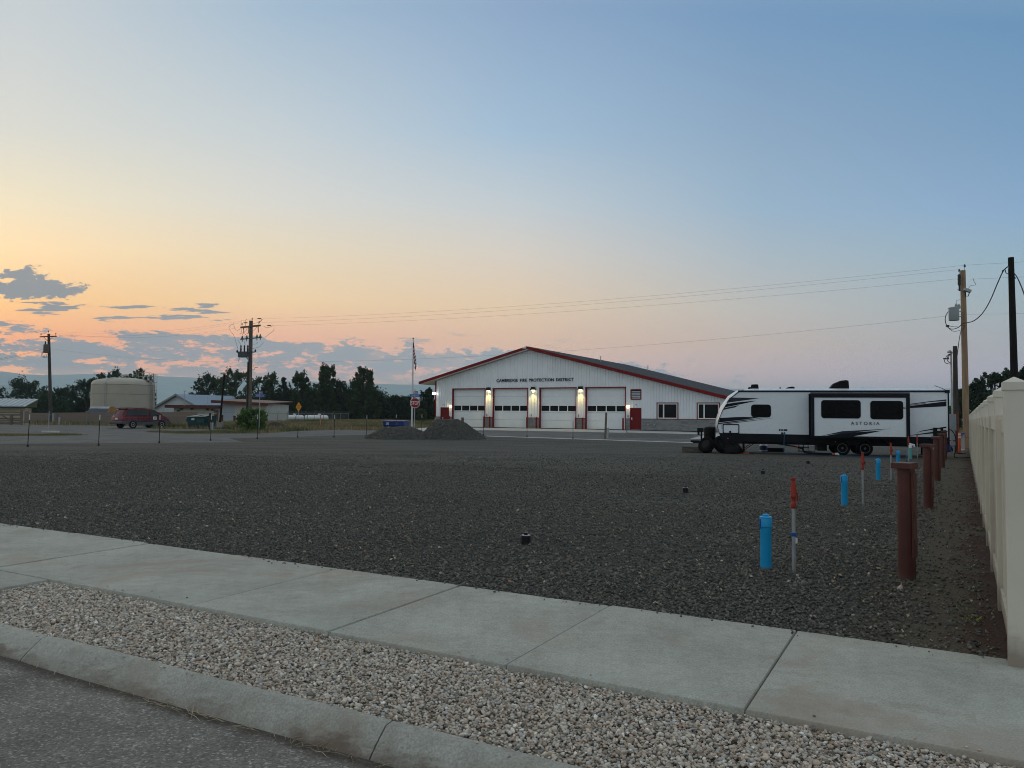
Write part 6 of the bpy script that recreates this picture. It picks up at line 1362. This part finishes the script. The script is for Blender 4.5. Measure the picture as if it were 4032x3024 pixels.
# limp flag: folded cloth with stripes running along its length
m_flag,t,b,co_=newmat('striped_flag_cloth'); uv=t.new('ShaderNodeUVMap'); s_=t.new('ShaderNodeSeparateXYZ'); t.l.new(uv.outputs[0],s_.inputs[0])
st_=t.m('GREATER_THAN',t.m('FRACT',t.m('MULTIPLY',s_.outputs[1],6.5)),.5); c_=t.mix(st_,(.30,.012,.02),(.62,.60,.58))
can=t.m('MULTIPLY',t.m('LESS_THAN',s_.outputs[0],.4),t.m('GREATER_THAN',s_.outputs[1],.462)); t.put(b.inputs['Base Color'],t.mix(can,c_,(.012,.02,.09))); b.inputs['Roughness'].default_value=.85
N1,N2=26,34; V=[];Fa=[];UV=[]
zt_=tp.z-.25
for i in range(N1+1):          # u: fly, v: hoist
    for j in range(N2+1):
        fu=i/N1; fv=j/N2
        hang=fu**.8*1.55
        x=.05+.30*math.sin(min(1,fu*1.3)*math.pi*.55)*(.35+.65*(1-fv))*(.6+.4*math.sin(fv*5)); x+=.06*math.sin(fu*15+fv*3)
        y=.10*math.sin(fu*17+fv*2.5)*(.3+fu)
        z=zt_-(1-fv)*1.5-hang*(.75+.25*(1-fv))*.8
        V.append((tp.x*(z/tp.z)+x,y-.03,z)); UV.append((fu,fv))
for i in range(N1):
    for j in range(N2): Fa.append((i*(N2+1)+j,(i+1)*(N2+1)+j,(i+1)*(N2+1)+j+1,i*(N2+1)+j+1))
fl=npmesh('flag',np.array(V),np.array(Fa),m_flag,True); fl.parent=o
ul=fl.data.uv_layers.new(name='UVMap')
for lp in fl.data.loops: ul.data[lp.index].uv=UV[lp.vertex_index]
# ---------------------------------------------------------------- blue recycling tubs
m_bin=mat('blue_bin_plastic',(.010,.035,.17),.4,var=.08)
def tub(label,u,Y,w,emb,rz_):
    q=BASE(u,Y); o=thing('recycling_bin',label,'bin',q,rz_,'blue recycling bins by the street'); h=P(u,1659,Y).z-q.z
    mb=MB(); b0,t0=w*.40,w*.5; d0,d1=.5,.62
    mb.add([(-b0,-d0,.05),(b0,-d0,.05),(b0,d0,.05),(-b0,d0,.05),(-b0,-d0,.3),(b0,-d0,.3),(b0,d0,.3),(-b0,d0,.3),(-t0,-d1,.42),(t0,-d1,.42),(t0,d1,.42),(-t0,d1,.42),(-t0,-d1-.03,h),(t0,-d1-.03,h),(t0,d1+.03,h),(-t0,d1+.03,h)],[(3,2,1,0)]+[(a+k,a+(k+1)%4,a+4+(k+1)%4,a+4+k) for a in (0,4,8) for k in range(4)])
    mb.build('tub',m_bin,o,bevel=.03)
    mb=MB(); mb.add([(-t0*1.06,-d1-.09,h-.03),(t0*1.06,-d1-.09,h-.03),(t0*1.06,d1+.09,h-.03),(-t0*1.06,d1+.09,h-.03),(-t0,-d1-.05,h+.05),(t0,-d1-.05,h+.03),(t0,d1,h+.10),(-t0,d1,h+.07)],[(3,2,1,0),(0,1,5,4),(1,2,6,5),(2,3,7,6),(3,0,4,7),(4,5,6,7)]); mb.build('lid',m_bin,o,bevel=.015)
    e=MB(); m__=mat('print_white',(.62,.66,.70),.5) if emb else mat('print_faded',(.10,.14,.30),.5)
    for dx,dz,ww,hh in ((0,.13,.26,.03),(0,.05,.15,.06),(0,-.05,.28,.03),(-.11,-.01,.03,.07),(.11,-.01,.03,.07),(-.07,.09,.03,.05),(.08,.09,.03,.05)): e.box((-.15+dx,-d1-.035,h*.68+dz),(ww,.01,hh))
    e.build('emblem',m__,o)
tub('left blue recycling bin with the white emblem, behind the small gravel pile',1540,69.5,1.12,True,RAD(-4))
tub('right blue recycling bin with a faded mark, nearest the flagpole',1581,69.0,1.02,False,RAD(-16))
# ---------------------------------------------------------------- propane tanks
m_prop=mat('white_tank_paint',(.78,.82,.84),.35,var=.03,dirt=(.5,.5,.48),dirtamt=.3)
def ptank(label,u0,u1,v0,v1,Y):
    a=P(u0,v0,Y);c=P(u1,v0,Y);z1_=a.z;z0_=P(u0,v1,Y).z; r_=(z1_-z0_)/2*.98; L=c.x-a.x; q=Vector(((a.x+c.x)/2,Y,T(Y)))
    o=thing('propane_tank',label,'propane tank',q,RAD(3),'white propane tanks in the grass'); zc_=z0_+r_-q.z
    pr=[(0,-L/2),(r_*.45,-L/2+r_*.08),(r_*.8,-L/2+r_*.3),(r_,-L/2+r_*.75),(r_,L/2-r_*.75),(r_*.8,L/2-r_*.3),(r_*.45,L/2-r_*.08),(0,L/2)]
    MB().lathe(pr,(0,0,zc_),28,Matrix.Rotation(RAD(90),4,'Y')).build('shell',m_prop,o,smooth=True)
    MB().lathe([(.24,zc_+r_-.05),(.24,zc_+r_+.16),(.2,zc_+r_+.22),(0,zc_+r_+.24)],(L*.12,0,0),14).build('valve_dome',m_swht,o,smooth=True)
    for s in (-.3,.3): mb=MB(); mb.bb(L*s-.10,L*s+.10,-r_*.7,r_*.7,-.1,zc_-r_*.55); mb.build('saddle',m_conc,o)
    mb=MB()
    for s in (-.36,.2): mb.lathe([(r_*1.003,L*s-.05),(r_*1.02,L*s-.04),(r_*1.02,L*s+.04),(r_*1.003,L*s+.05)],(0,0,zc_),28,Matrix.Rotation(RAD(90),4,'Y'))
    mb.build('strap',m_abs,o)
    return o
ptank('long white propane tank at right, ending beneath the yellow sign group',1199,1293,1633.5,1655.5,126)
ptank('white propane tank left of the yellow diamond sign post',1097,1197,1633,1655,127)
ptank('short white propane tank just right of the round bush',1030,1079,1640,1658,112)
# ---------------------------------------------------------------- red minivan
q0=BASE(523,68.0); VYAW=RAD(61)
vn=thing('minivan','maroon minivan with grey lower body and a white square door sign','van',q0,VYAW)   # origin under near rear wheel; x to the nose, y to the far side
m_mar2=mat('maroon_paint',(.125,.007,.011),.3,var=.05,spec=.3,coat=.15); m_gry=mat('grey_cladding',(.075,.08,.09),.5); m_vg=glass('van_glass',(.05,.06,.065),.05)
TRK=1.56; RO=-.98; FO=3.80; 
# side outline of the body: lower edge to roof
side=[(RO,.42),(RO-.04,.62),(RO+.0,.86),(RO+.08,1.02),(RO+.30,1.45),(RO+.44,1.66),(RO+.60,1.735),(.2,1.775),(1.2,1.77),(1.75,1.715),(2.2,1.58),(2.75,1.30),(3.15,1.09),(3.5,.95),(3.72,.80),(FO,.62),(FO-.04,.42)]
mb=MB(); yc=TRK/2; hwid=lambda z:(.88 if z<.95 else .88-(z-.95)*.26)
secs=[-1,-.93,-.6,0,.6,.93,1]; vs=[]; m_=len(side)
for s in secs:
    for x,z in side:
        ins=.05 if abs(s)==1 else (.02 if abs(s)>.9 else 0)
        cx=1.4; vs.append((cx+(x-cx)*(1-ins*.5-(.03*(s*s))),yc+s*hwid(z),z-(.03 if abs(s)==1 and z>1.7 else 0)))
fs=[(a*m_+i,(a+1)*m_+i,(a+1)*m_+i+1,a*m_+i+1) for a in range(len(secs)-1) for i in range(m_-1)]+[tuple(range(m_)),tuple(range(len(vs)-1,len(vs)-1-m_,-1))]+[(a*m_,a*m_+m_-1,(a+1)*m_+m_-1,(a+1)*m_) for a in range(len(secs)-1)]
mb.add(vs,fs); body=mb.build('body',m_mar2,vn,smooth=True)
def sidepoly(pts,off,m,nm,par,sg=-1):
    P_=[(1.4+(x-1.4)*(1-.0),yc+sg*(hwid(z)+off),z) for x,z in pts]; Q_=[(a,b_-sg*.02,c) for a,b_,c in P_]; n=len(pts)
    return MB().add(P_+Q_,[tuple(range(n)),tuple(range(2*n-1,n-1,-1))]+[(i,(i+1)%n,n+(i+1)%n,n+i) for i in range(n)]).build(nm,m,par)
for sg in (-1,1):
    sidepoly([(RO+.42,1.13),(1.55,1.13),(1.50,1.60),(RO+.72,1.62),(RO+.50,1.5)],.008,m_vg,'side_window',vn,sg)
    sidepoly([(1.72,1.10),(2.62,1.10),(2.55,1.25),(2.1,1.52),(1.74,1.62)],.008,m_vg,'side_window',vn,sg)
    sidepoly([(RO+.02,.36),(-.42,.36),(-.36,.52),(-.2,.66),(.2,.66),(.36,.52),(.42,.30),(2.44,.30),(2.5,.52),(2.66,.66),(3.06,.66),(3.22,.52),(3.28,.36),(FO-.06,.40),(FO-.04,.62),(RO+.02,.62)],.012,m_gry,'side_cladding',vn,sg)
for x in (0,2.86):
    for y in (.04,TRK-.04): wheel((x,y+(-.065 if y<1 else .065),.315),.315,.2,parent=vn,side=-1 if y<1 else 1,mr=mat('silver_rim',(.50,.51,.52),.4),spokes=6,fat=2.6)
    for y in (-.098,TRK+.098): MB().lathe([(.385,-.014),(.385,.014)],(x,y,.335),24,Matrix.Rotation(RAD(90),4,'X')).build('wheel_arch',m_abs,vn)
# rear: glass, lamps, bumper
def rear(z): 
    for (x0,z0),(x1,z1) in zip(side[:6],side[1:7]):
        if z0<=z<=z1: return x0+(x1-x0)*(z-z0)/(z1-z0)
    return RO
def rearpoly(y0,y1,z0,z1,m,nm,off=.02,r_=.0):
    n=5; vs=[]
    for i in range(n+1):
        z=z0+(z1-z0)*i/n; k=1-(.06*((z-.9)) if z>.9 else 0); 
        for y in (y0*k,y1*k): cv_=.03*(y/.88)**2; vs.append((1.4+(rear(z)-1.4)*(1-.03*(y/.88)**2)-off,yc+y,z))
    return MB().add(vs,[(2*i,2*i+1,2*i+3,2*i+2) for i in range(n)]).build(nm,m,vn)
rearpoly(-.66,.66,1.08,1.60,m_vg,'rear_window',.012)
for s in (-1,1): rearpoly(s*.83,s*.52,.80,.99,mat('red_lens',(.22,.01,.012),.25),'tail_lamp',.012)
rearpoly(-.2,.2,.74,.90,mat('plate_pale',(.5,.5,.52),.5),'number_plate',.02)
MB().bb(RO-.12,RO+.12,yc-.86,yc+.86,.38,.62).build('rear_bumper',m_gry,vn,bevel=.05); MB().bb(FO-.16,FO+.06,yc-.84,yc+.84,.36,.56).build('front_bumper',m_abs,vn,bevel=.05)
# windscreen, headlamp, spoiler, mirrors, door sign
wv=[(1.80,1.69,.62),(2.2,1.59,.68),(2.70,1.335,.76),(2.98,1.18,.79)]
MB().add([(x+.004,yc+s*w_,z+.014) for x,z,w_ in wv for s in (-1,1)],[(0,1,3,2),(2,3,5,4),(4,5,7,6)]).build('windscreen',m_vg,vn)
for s in (-1,1): MB().add([(3.40,yc+s*.84,.98),(3.66,yc+s*.80,.84),(3.76,yc+s*.62,.80),(3.52,yc+s*.60,.95)],[(0,1,2,3)]).build('headlamp',mat('lamp_lens',(.55,.45,.36),.25),vn)
MB().bb(RO+.38,RO+.62,yc-.66,yc+.66,1.70,1.74).build('spoiler',m_abs,vn,bevel=.015)
rk=MB()
for s in (-1,1): rk.tube([(-.3,yc+s*.6,1.79),(1.5,yc+s*.6,1.80)],.02,6)
rk.build('roof_rail',m_abs,vn); MB().box((.1,yc,1.80),(.5,.5,.04)).build('sunroof',m_vg,vn,bevel=.015)
for s in (-1,1): MB().box((2.42,yc+s*1.0,1.12),(.14,.18,.14)).build('mirror',m_abs,vn,bevel=.03)
sg_=sidepoly([(1.98,.76),(2.32,.76),(2.32,1.03),(1.98,1.03)],.016,m_swht,'door_sign',vn,-1); sidepoly([(2.05,.82),(2.25,.82),(2.22,.96),(2.15,1.0),(2.08,.96)],.021,mat('print_blue',(.25,.36,.45),.5),'emblem',sg_,-1)
sidepoly([(RO+.1,.93),(2.9,.99),(2.9,1.005),(RO+.1,.945)],.010,mat('pinstripe',(.28,.16,.15),.4),'pinstripe',vn,-1)
dl=MB()
for x in (.55,1.63,2.64): dl.box((x,yc-.887,.80),(.010,.02,.5))
dl.build('door_seam',m_abs,vn)
for x in (1.5,1.78): MB().box((x-.05,yc-.892,.93),(.16,.03,.035)).build('door_handle',m_abs,vn)
# ---------------------------------------------------------------- trees
m_leafd=leafmat('elm_leaf',(.015,.036,.020),(.032,.062,.030)); m_leafo=leafmat('poplar_leaf',(.023,.047,.021),(.050,.080,.032)); m_leafc=leafmat('conifer_needles',(.012,.028,.018),(.024,.044,.024)); m_leafb=leafmat('bush_leaf',(.060,.125,.030),(.11,.185,.048)); m_leafg=leafmat('shrub_leaf',(.05,.075,.035),(.08,.10,.045))
m_bark=mat('bark',(.045,.035,.028),.95,var=.3,bump=.4)
def tree(label,u,vtop,wpx,Y,seed,style='round',leaf=None,n=5200,ls=.16,low=.06,group='trees beyond the field',cat='tree',name='tree',zb=None,open_=0.0):
    r=np.random.default_rng(seed); base=BASE(u,Y); top=P(u,vtop,Y).z; H=top-base.z; Wd=wpx*Y/F*1.1; R=Wd/2
    o=thing(name,label,cat,base,0,group)
    def env(h):
        if style=='round': return math.sqrt(max(0,1-((h-.48)/.54)**2))
        if style=='column': return min(1,(h/.07)**.5)*math.sqrt(max(0,1-max(0,(h-.28)/.73)**1.55))
        if style=='cone': return (min(1,h/.12))*(1-h)**.75*1.05
        if style=='vase': return .35+.65*math.sin(min(1,h/.75)*math.pi/2) if h<.75 else math.sqrt(max(0,1-((h-.75)/.26)**2))
        return 1
    # limbs
    tb=MB(); sw_=r.normal(0,.03*H,2)
    trunk=[Vector((0,0,-.2)),Vector((sw_[0]*.2,sw_[1]*.2,H*.25)),Vector((sw_[0]*.6,sw_[1]*.6,H*.55)),Vector((sw_[0],sw_[1],H*.9))]
    rt=.022*H+.05; tb.tube(trunk,[rt*1.2,rt,rt*.6,rt*.15],7)
    lumps=[]
    nl=int(46 if style!='cone' else 60)
    for i in range(nl):
        h=low+(.97-low)*((i+.5+r.uniform(-.4,.4))/nl)**1.25; h=max(0.01,h); e=env(h)*R; a=r.uniform(0,2*math.pi); rad=e*math.sqrt(r.uniform(.10,1))*.93
        c=Vector((math.cos(a)*rad,math.sin(a)*rad,h*H)); sz=R*r.uniform(.15,.31)*(1 if style!='cone' else .7)
        lumps.append((c,sz)); 
        if i%2==0: s_=Vector((sw_[0]*h*.7,sw_[1]*h*.7,H*max(.12,h-.18-.12*r.random()))); tb.tube([s_,s_.lerp(c,.55)+Vector((0,0,-.02*H)),c],[rt*.32,rt*.2,rt*.06],5)
    for i in range(int(30+Wd*5)):      # ragged sprays on the outline
        h=r.uniform(.02,1.0)**.8; e=env(min(.985,h))*R; a=r.uniform(0,2*math.pi)
        c=Vector((math.cos(a)*e*1.0,math.sin(a)*e*1.0,min(1.0,h)*H)); lumps.append((c,R*r.uniform(.07,.15)))
    for i in range(9): a=r.uniform(0,6.3); rr=R*r.uniform(0,.34); lumps.append((Vector((math.cos(a)*rr,math.sin(a)*rr,H*(1-r.uniform(0,.08)-.22*(rr/R)**1.5))),R*r.uniform(.05,.12)))
    wts=np.array([l[1]**2 for l in lumps]); cnt=np.maximum(10,(1.25*n*wts/wts.sum())).astype(int)
    pts=[]
    for (c,sz),k in zip(lumps,cnt):
        d=r.normal(0,1,(k,3)); d/=np.linalg.norm(d,axis=1)[:,None]; rad=sz*r.uniform(.2,1,(k,1))**.6*(1+r.normal(0,.15,(k,1)))
        o_=d*rad; up={'round':.75,'column':1.5,'vase':1.6,'cone':.35}[style]; st_={'round':1.55,'column':1.9,'vase':2.0,'cone':1.5}[style]
        q=Vector((c.x/max(R,.1)+r.normal(0,.25),c.y/max(R,.1)+r.normal(0,.25),up)).normalized(); qa=np.array(q[:])
        al=o_@qa; o_=o_*.72+np.outer(al,qa)*(st_-.72)
        # leave gaps between the leaf sprays on a limb
        keep=np.sin(al*(5.5/max(sz,.15))+r.uniform(0,6))+.9*r.random(k)>-.35
        pts.append(o_[keep]+np.array(c[:]))
    p=np.concatenate(pts); p=p[p[:,2]>.05]; N=len(p)
    # leaf sprays: narrow diamonds, random tilt
    ax=r.normal(0,1,(N,3))+np.array([0,0,.35]); ax/=np.linalg.norm(ax,axis=1)[:,None]
    bx=np.cross(ax,r.normal(0,1,(N,3))); bx/=np.linalg.norm(bx,axis=1)[:,None]
    L=ls*r.uniform(.6,1.5,(N,1)); wd=L*r.uniform(.35,.6,(N,1))
    V=np.stack([p-ax*L,p+bx*wd,p+ax*L,p-bx*wd],1).reshape(-1,3); Fa=np.arange(N*4).reshape(N,4)
    tk_=tb.build('trunk',m_bark,o,smooth=True)
    c=npmesh('crown',V,Fa,leaf or m_leafd); c.parent=o
    return o
tree('broad dark elm above the tan barn roof at far left',98,1507,178,150,1,'round',m_leafd,9000,.2,.05)
tree('small dark tree just right of the leftmost utility pole',240,1530,92,146,2,'round',m_leafd,5200,.2,.03)
tree('low wide dark tree behind the small orange-ended shed',190,1560,150,140,3,'round',m_leafd,5600,.2,.02)
tree('dark tree left of the water tank, its crown showing beside the shell',340,1500,112,150,4,'round',m_leafd,6400,.2,.02)
tree('dark tree whose crown rises behind the tank dome, left of the vent',432,1466,150,155,5,'round',m_leafd,7200,.2,.1)
tree('wispy tree rising behind the tank dome by the ladder platform',548,1459,78,152,6,'vase',m_leafo,4200,.2,.1)
tree('thin feathery tree seen through the tank ladder cage',590,1490,56,150,7,'cone',m_leafo,3600,.2,.02)
tree('broad dark tree left of the leaning lamp pole, behind the house roof',822,1482,122,165,8,'round',m_leafd,8000,.21,.05)
tree('loose crowned tree behind the double cross-arm pole',930,1463,122,160,9,'round',m_leafo,6800,.22,.05)
tree('sparse tree right of the cross-arm pole, above the flat red roof',1020,1486,74,150,10,'vase',m_leafo,3600,.2,.05)
tree('sparse pointed tree above the blue street name sign',1066,1472,76,148,11,'column',m_leafo,3800,.2,.04)
tree('dark narrow evergreen between the sparse trees, left of the yellow sign',1114,1486,56,140,12,'cone',m_leafc,5200,.17,.02)
tree('medium open tree with spreading twigs left of the tallest poplar',1180,1472,100,142,13,'column',m_leafo,7000,.2,.02)
tree('tallest poplar in the row, above the propane tanks',1284,1441,96,140,14,'column',m_leafo,9800,.2,.02)
tree('low dark tree filling the gap between the two poplars',1348,1503,66,144,15,'round',m_leafd,5200,.2,.02)
tree('broad poplar right of the tallest, standing at the end of the row',1430,1453,114,138,16,'column',m_leafo,11000,.2,.02)
tree('small dark cone-shaped tree right of the broad poplar',1499,1560,48,140,17,'cone',m_leafc,4200,.17,.02)
tree('low dark tree behind the blue bins, nearer the poplars',1546,1562,66,142,18,'round',m_leafd,5200,.19,.02)
tree('low dark tree behind the flagpole',1606,1564,74,142,19,'round',m_leafd,5200,.19,.02)
tree('spiky dark tree between the flagpole and the fire station',1682,1534,72,132,20,'column',m_leafc,6800,.19,.02)
tree('pale green shrub below the spiky tree beside the flagpole',1662,1612,34,126,21,'round',m_leafg,2200,.15,.02,name='shrub',cat='shrub')
tree('small dark tree at the left foot of the spiky tree',1725,1580,50,136,22,'round',m_leafd,3600,.18,.02)
# dark growth under the tree row, too dense to count
r_=np.random.default_rng(77); pts=[]
for u,vt in ((60,1600),(150,1598),(250,1590),(345,1588),(960,1580),(1010,1592),(1060,1586),(1110,1580),(1160,1588),(1215,1580),(1262,1574),(1310,1580),(1352,1572),(1395,1574),(1440,1572),(1482,1585),(1525,1596),(1570,1590),(1615,1596),(1655,1600),(1700,1602),(1735,1606)):
    vt-=(46 if 1080<u<1490 else 22) if u>900 else 6; Y_=148 if u>900 else 152; b_=BASE(u,Y_); H_=P(u,vt,Y_).z-b_.z
    k=5200; d_=r_.normal(0,1,(k,3)); d_/=np.linalg.norm(d_,axis=1)[:,None]; q_=d_*r_.uniform(.3,1,(k,1))**.4*np.array([3.0 if u>900 else 2.4,1.8,H_*.66])*(1+r_.normal(0,.12,(k,1)))+np.array([b_.x,b_.y,b_.z+H_*.38]); pts.append(q_[q_[:,2]>b_.z])
p_=np.concatenate(pts); N_=len(p_); ax=r_.normal(0,1,(N_,3)); ax/=np.linalg.norm(ax,axis=1)[:,None]; bx=np.cross(ax,r_.normal(0,1,(N_,3))); bx/=np.linalg.norm(bx,axis=1)[:,None]; L_=.2*r_.uniform(.6,1.5,(N_,1))
o=npmesh('undergrowth',np.stack([p_-ax*L_,p_+bx*L_*.5,p_+ax*L_,p_-bx*L_*.5],1).reshape(-1,3),np.arange(N_*4).reshape(N_,4),m_leafd); o['kind']='stuff'
GR='trees behind the white fence'
tree('narrow dark tree behind the short pole, right of the trailer',3778,1536,40,84,30,'column',m_leafo,4200,.15,.02,GR)
tree('yellowish shrub at the trailer rear, left of the short pole',3744,1600,36,80,31,'round',m_leafb,2600,.12,.02,GR,name='shrub',cat='shrub')
tree('narrow dark tree just right of the pale pole',3830,1514,56,80,32,'column',m_leafc,5600,.14,.02,GR)
tree('large dark tree behind the fence between the pale and tarred poles',3915,1473,150,78,33,'round',m_leafd,11000,.14,.02,GR)
tree('large dark tree behind the tarred pole at the right edge',4010,1460,140,76,34,'round',m_leafd,10000,.14,.02,GR)
tree('dark tree cut by the right edge of the view, beyond the near fence post',4100,1440,130,74,35,'round',m_leafd,7000,.14,.02,GR)
tree('small dark tree low between the pale pole and the fence top',3866,1550,60,78,36,'round',m_leafd,4200,.14,.02,GR)
tree('round bright green bush beside the street name post',994,1615,100,64.5,40,'round',m_leafb,12000,.075,.02,None,'bush','bush')
# low earth heaps by the bush
m_earth,_,_,_,_=groundmat('earth',[(0,(.03,.024,.02)),(1,(.075,.06,.045))],(8,3),1,9)
o=pile('dark heap of soil and brush left of the round bush',932,1685,1.1,.8,.42,.2,7.0); o.name='soil_heap'; o['category']='heap'; o.data.materials[0]=m_earth
o=pile('low brown heap of soil right of the round bush',1085,1683,1.3,.9,.50,-.2,9.0); o.name='soil_heap'; o['category']='heap'; o.data.materials[0]=m_earth
# ---------------------------------------------------------------- grass
def grassmat(name):
    m,t,b,co=newmat(name); g=t.new('ShaderNodeNewGeometry'); n=t.noise(co,.10,4,.6)
    dry=t.mix(g.outputs['Random Per Island'],(.17,.13,.07),(.34,.27,.16)); grn=t.mix(g.outputs['Random Per Island'],(.07,.09,.03),(.13,.15,.055))
    col=t.mix(t.mr(n,.46,.60),dry,grn); t.put(b.inputs['Base Color'],col); b.inputs['Roughness'].default_value=.8; b.inputs['Specular IOR Level'].default_value=.15; return m
m_grass=grassmat('dry_grass')
def grass(name,poly_px,N,hr,wr,seed,mat_,maxd=140):
    r=np.random.default_rng(seed); pts=[]
    P2=[G(u,v) for u,v in poly_px]; xs=[p.x for p in P2]; ys=[p.y for p in P2]
    def inside(x,y):
        c=False;j=len(P2)-1
        for i in range(len(P2)):
            if (P2[i].y>y)!=(P2[j].y>y) and x<(P2[j].x-P2[i].x)*(y-P2[i].y)/(P2[j].y-P2[i].y)+P2[i].x: c=not c
            j=i
        return c
    x0,x1,y0,y1=min(xs),max(xs),min(ys),min(maxd,max(ys)); k=0
    while len(pts)<N and k<N*40:
        k+=1; x=r.uniform(x0,x1); y=r.uniform(y0,y1)
        if inside(x,y): pts.append((x,y,T(y)-.05))
    p=np.array(pts); N=len(p); nz=np.array([mnoise.noise(Vector((a*.35,b_*.35,seed))) for a,b_,_ in pts])
    h=r.uniform(*hr,N)*(1+.9*nz); h=np.clip(h,hr[0]*.5,None); a=r.uniform(0,2*np.pi,N); wd=r.uniform(*wr,N)
    s=np.stack([np.cos(a),np.sin(a),0*a],-1)*wd[:,None]; ln=r.normal(0,.35,(N,2))*h[:,None]; tip=np.stack([ln[:,0],ln[:,1],h],-1)
    mid=tip*np.array([.4,.4,.62]); V=np.stack([p-s,p+s,p+mid+s*.7,p+mid-s*.7,p+tip],1).reshape(-1,3); i5=np.arange(N)*5
    Fa=np.concatenate([np.stack([i5,i5+1,i5+2],-1),np.stack([i5,i5+2,i5+3],-1),np.stack([i5+3,i5+2,i5+4],-1)])
    o=npmesh(name,V,Fa,mat_); o['kind']='stuff'
grass('grass',[(1050,1706),(1150,1697),(1300,1691.5),(1500,1694.5),(1625,1688),(1690,1682.5),(1716,1684),(1716,1657),(1600,1656.5),(1400,1655),(1150,1655),(1050,1660)],46000,(.12,.36),(.010,.035),1,m_grass)
grass('grass',[(600,1687),(760,1687),(900,1690),(940,1699),(1050,1706),(1050,1664),(900,1664),(700,1662),(600,1664)],16000,(.12,.40),(.01,.035),2,m_grass)
grass('grass',[(120,1673),(330,1674),(560,1678),(600,1686),(600,1668),(345,1664),(120,1664)],7000,(.10,.42),(.01,.03),3,m_grass)
grass('grass',[(-100,1716.5),(200,1716),(345,1711.5),(200,1707.5),(-100,1707)],6500,(.04,.13),(.006,.02),4,m_grass)
grass('grass',[(575,1699.5),(640,1702.5),(700,1706),(1000,1705),(1050,1703),(900,1696),(760,1697.5),(640,1697.5)],8000,(.05,.16),(.006,.02),5,m_grass)
grass('grass',[(3600,1722),(3850,1738),(3850,1690),(3600,1680)],9000,(.2,.6),(.012,.03),6,m_grass,110)
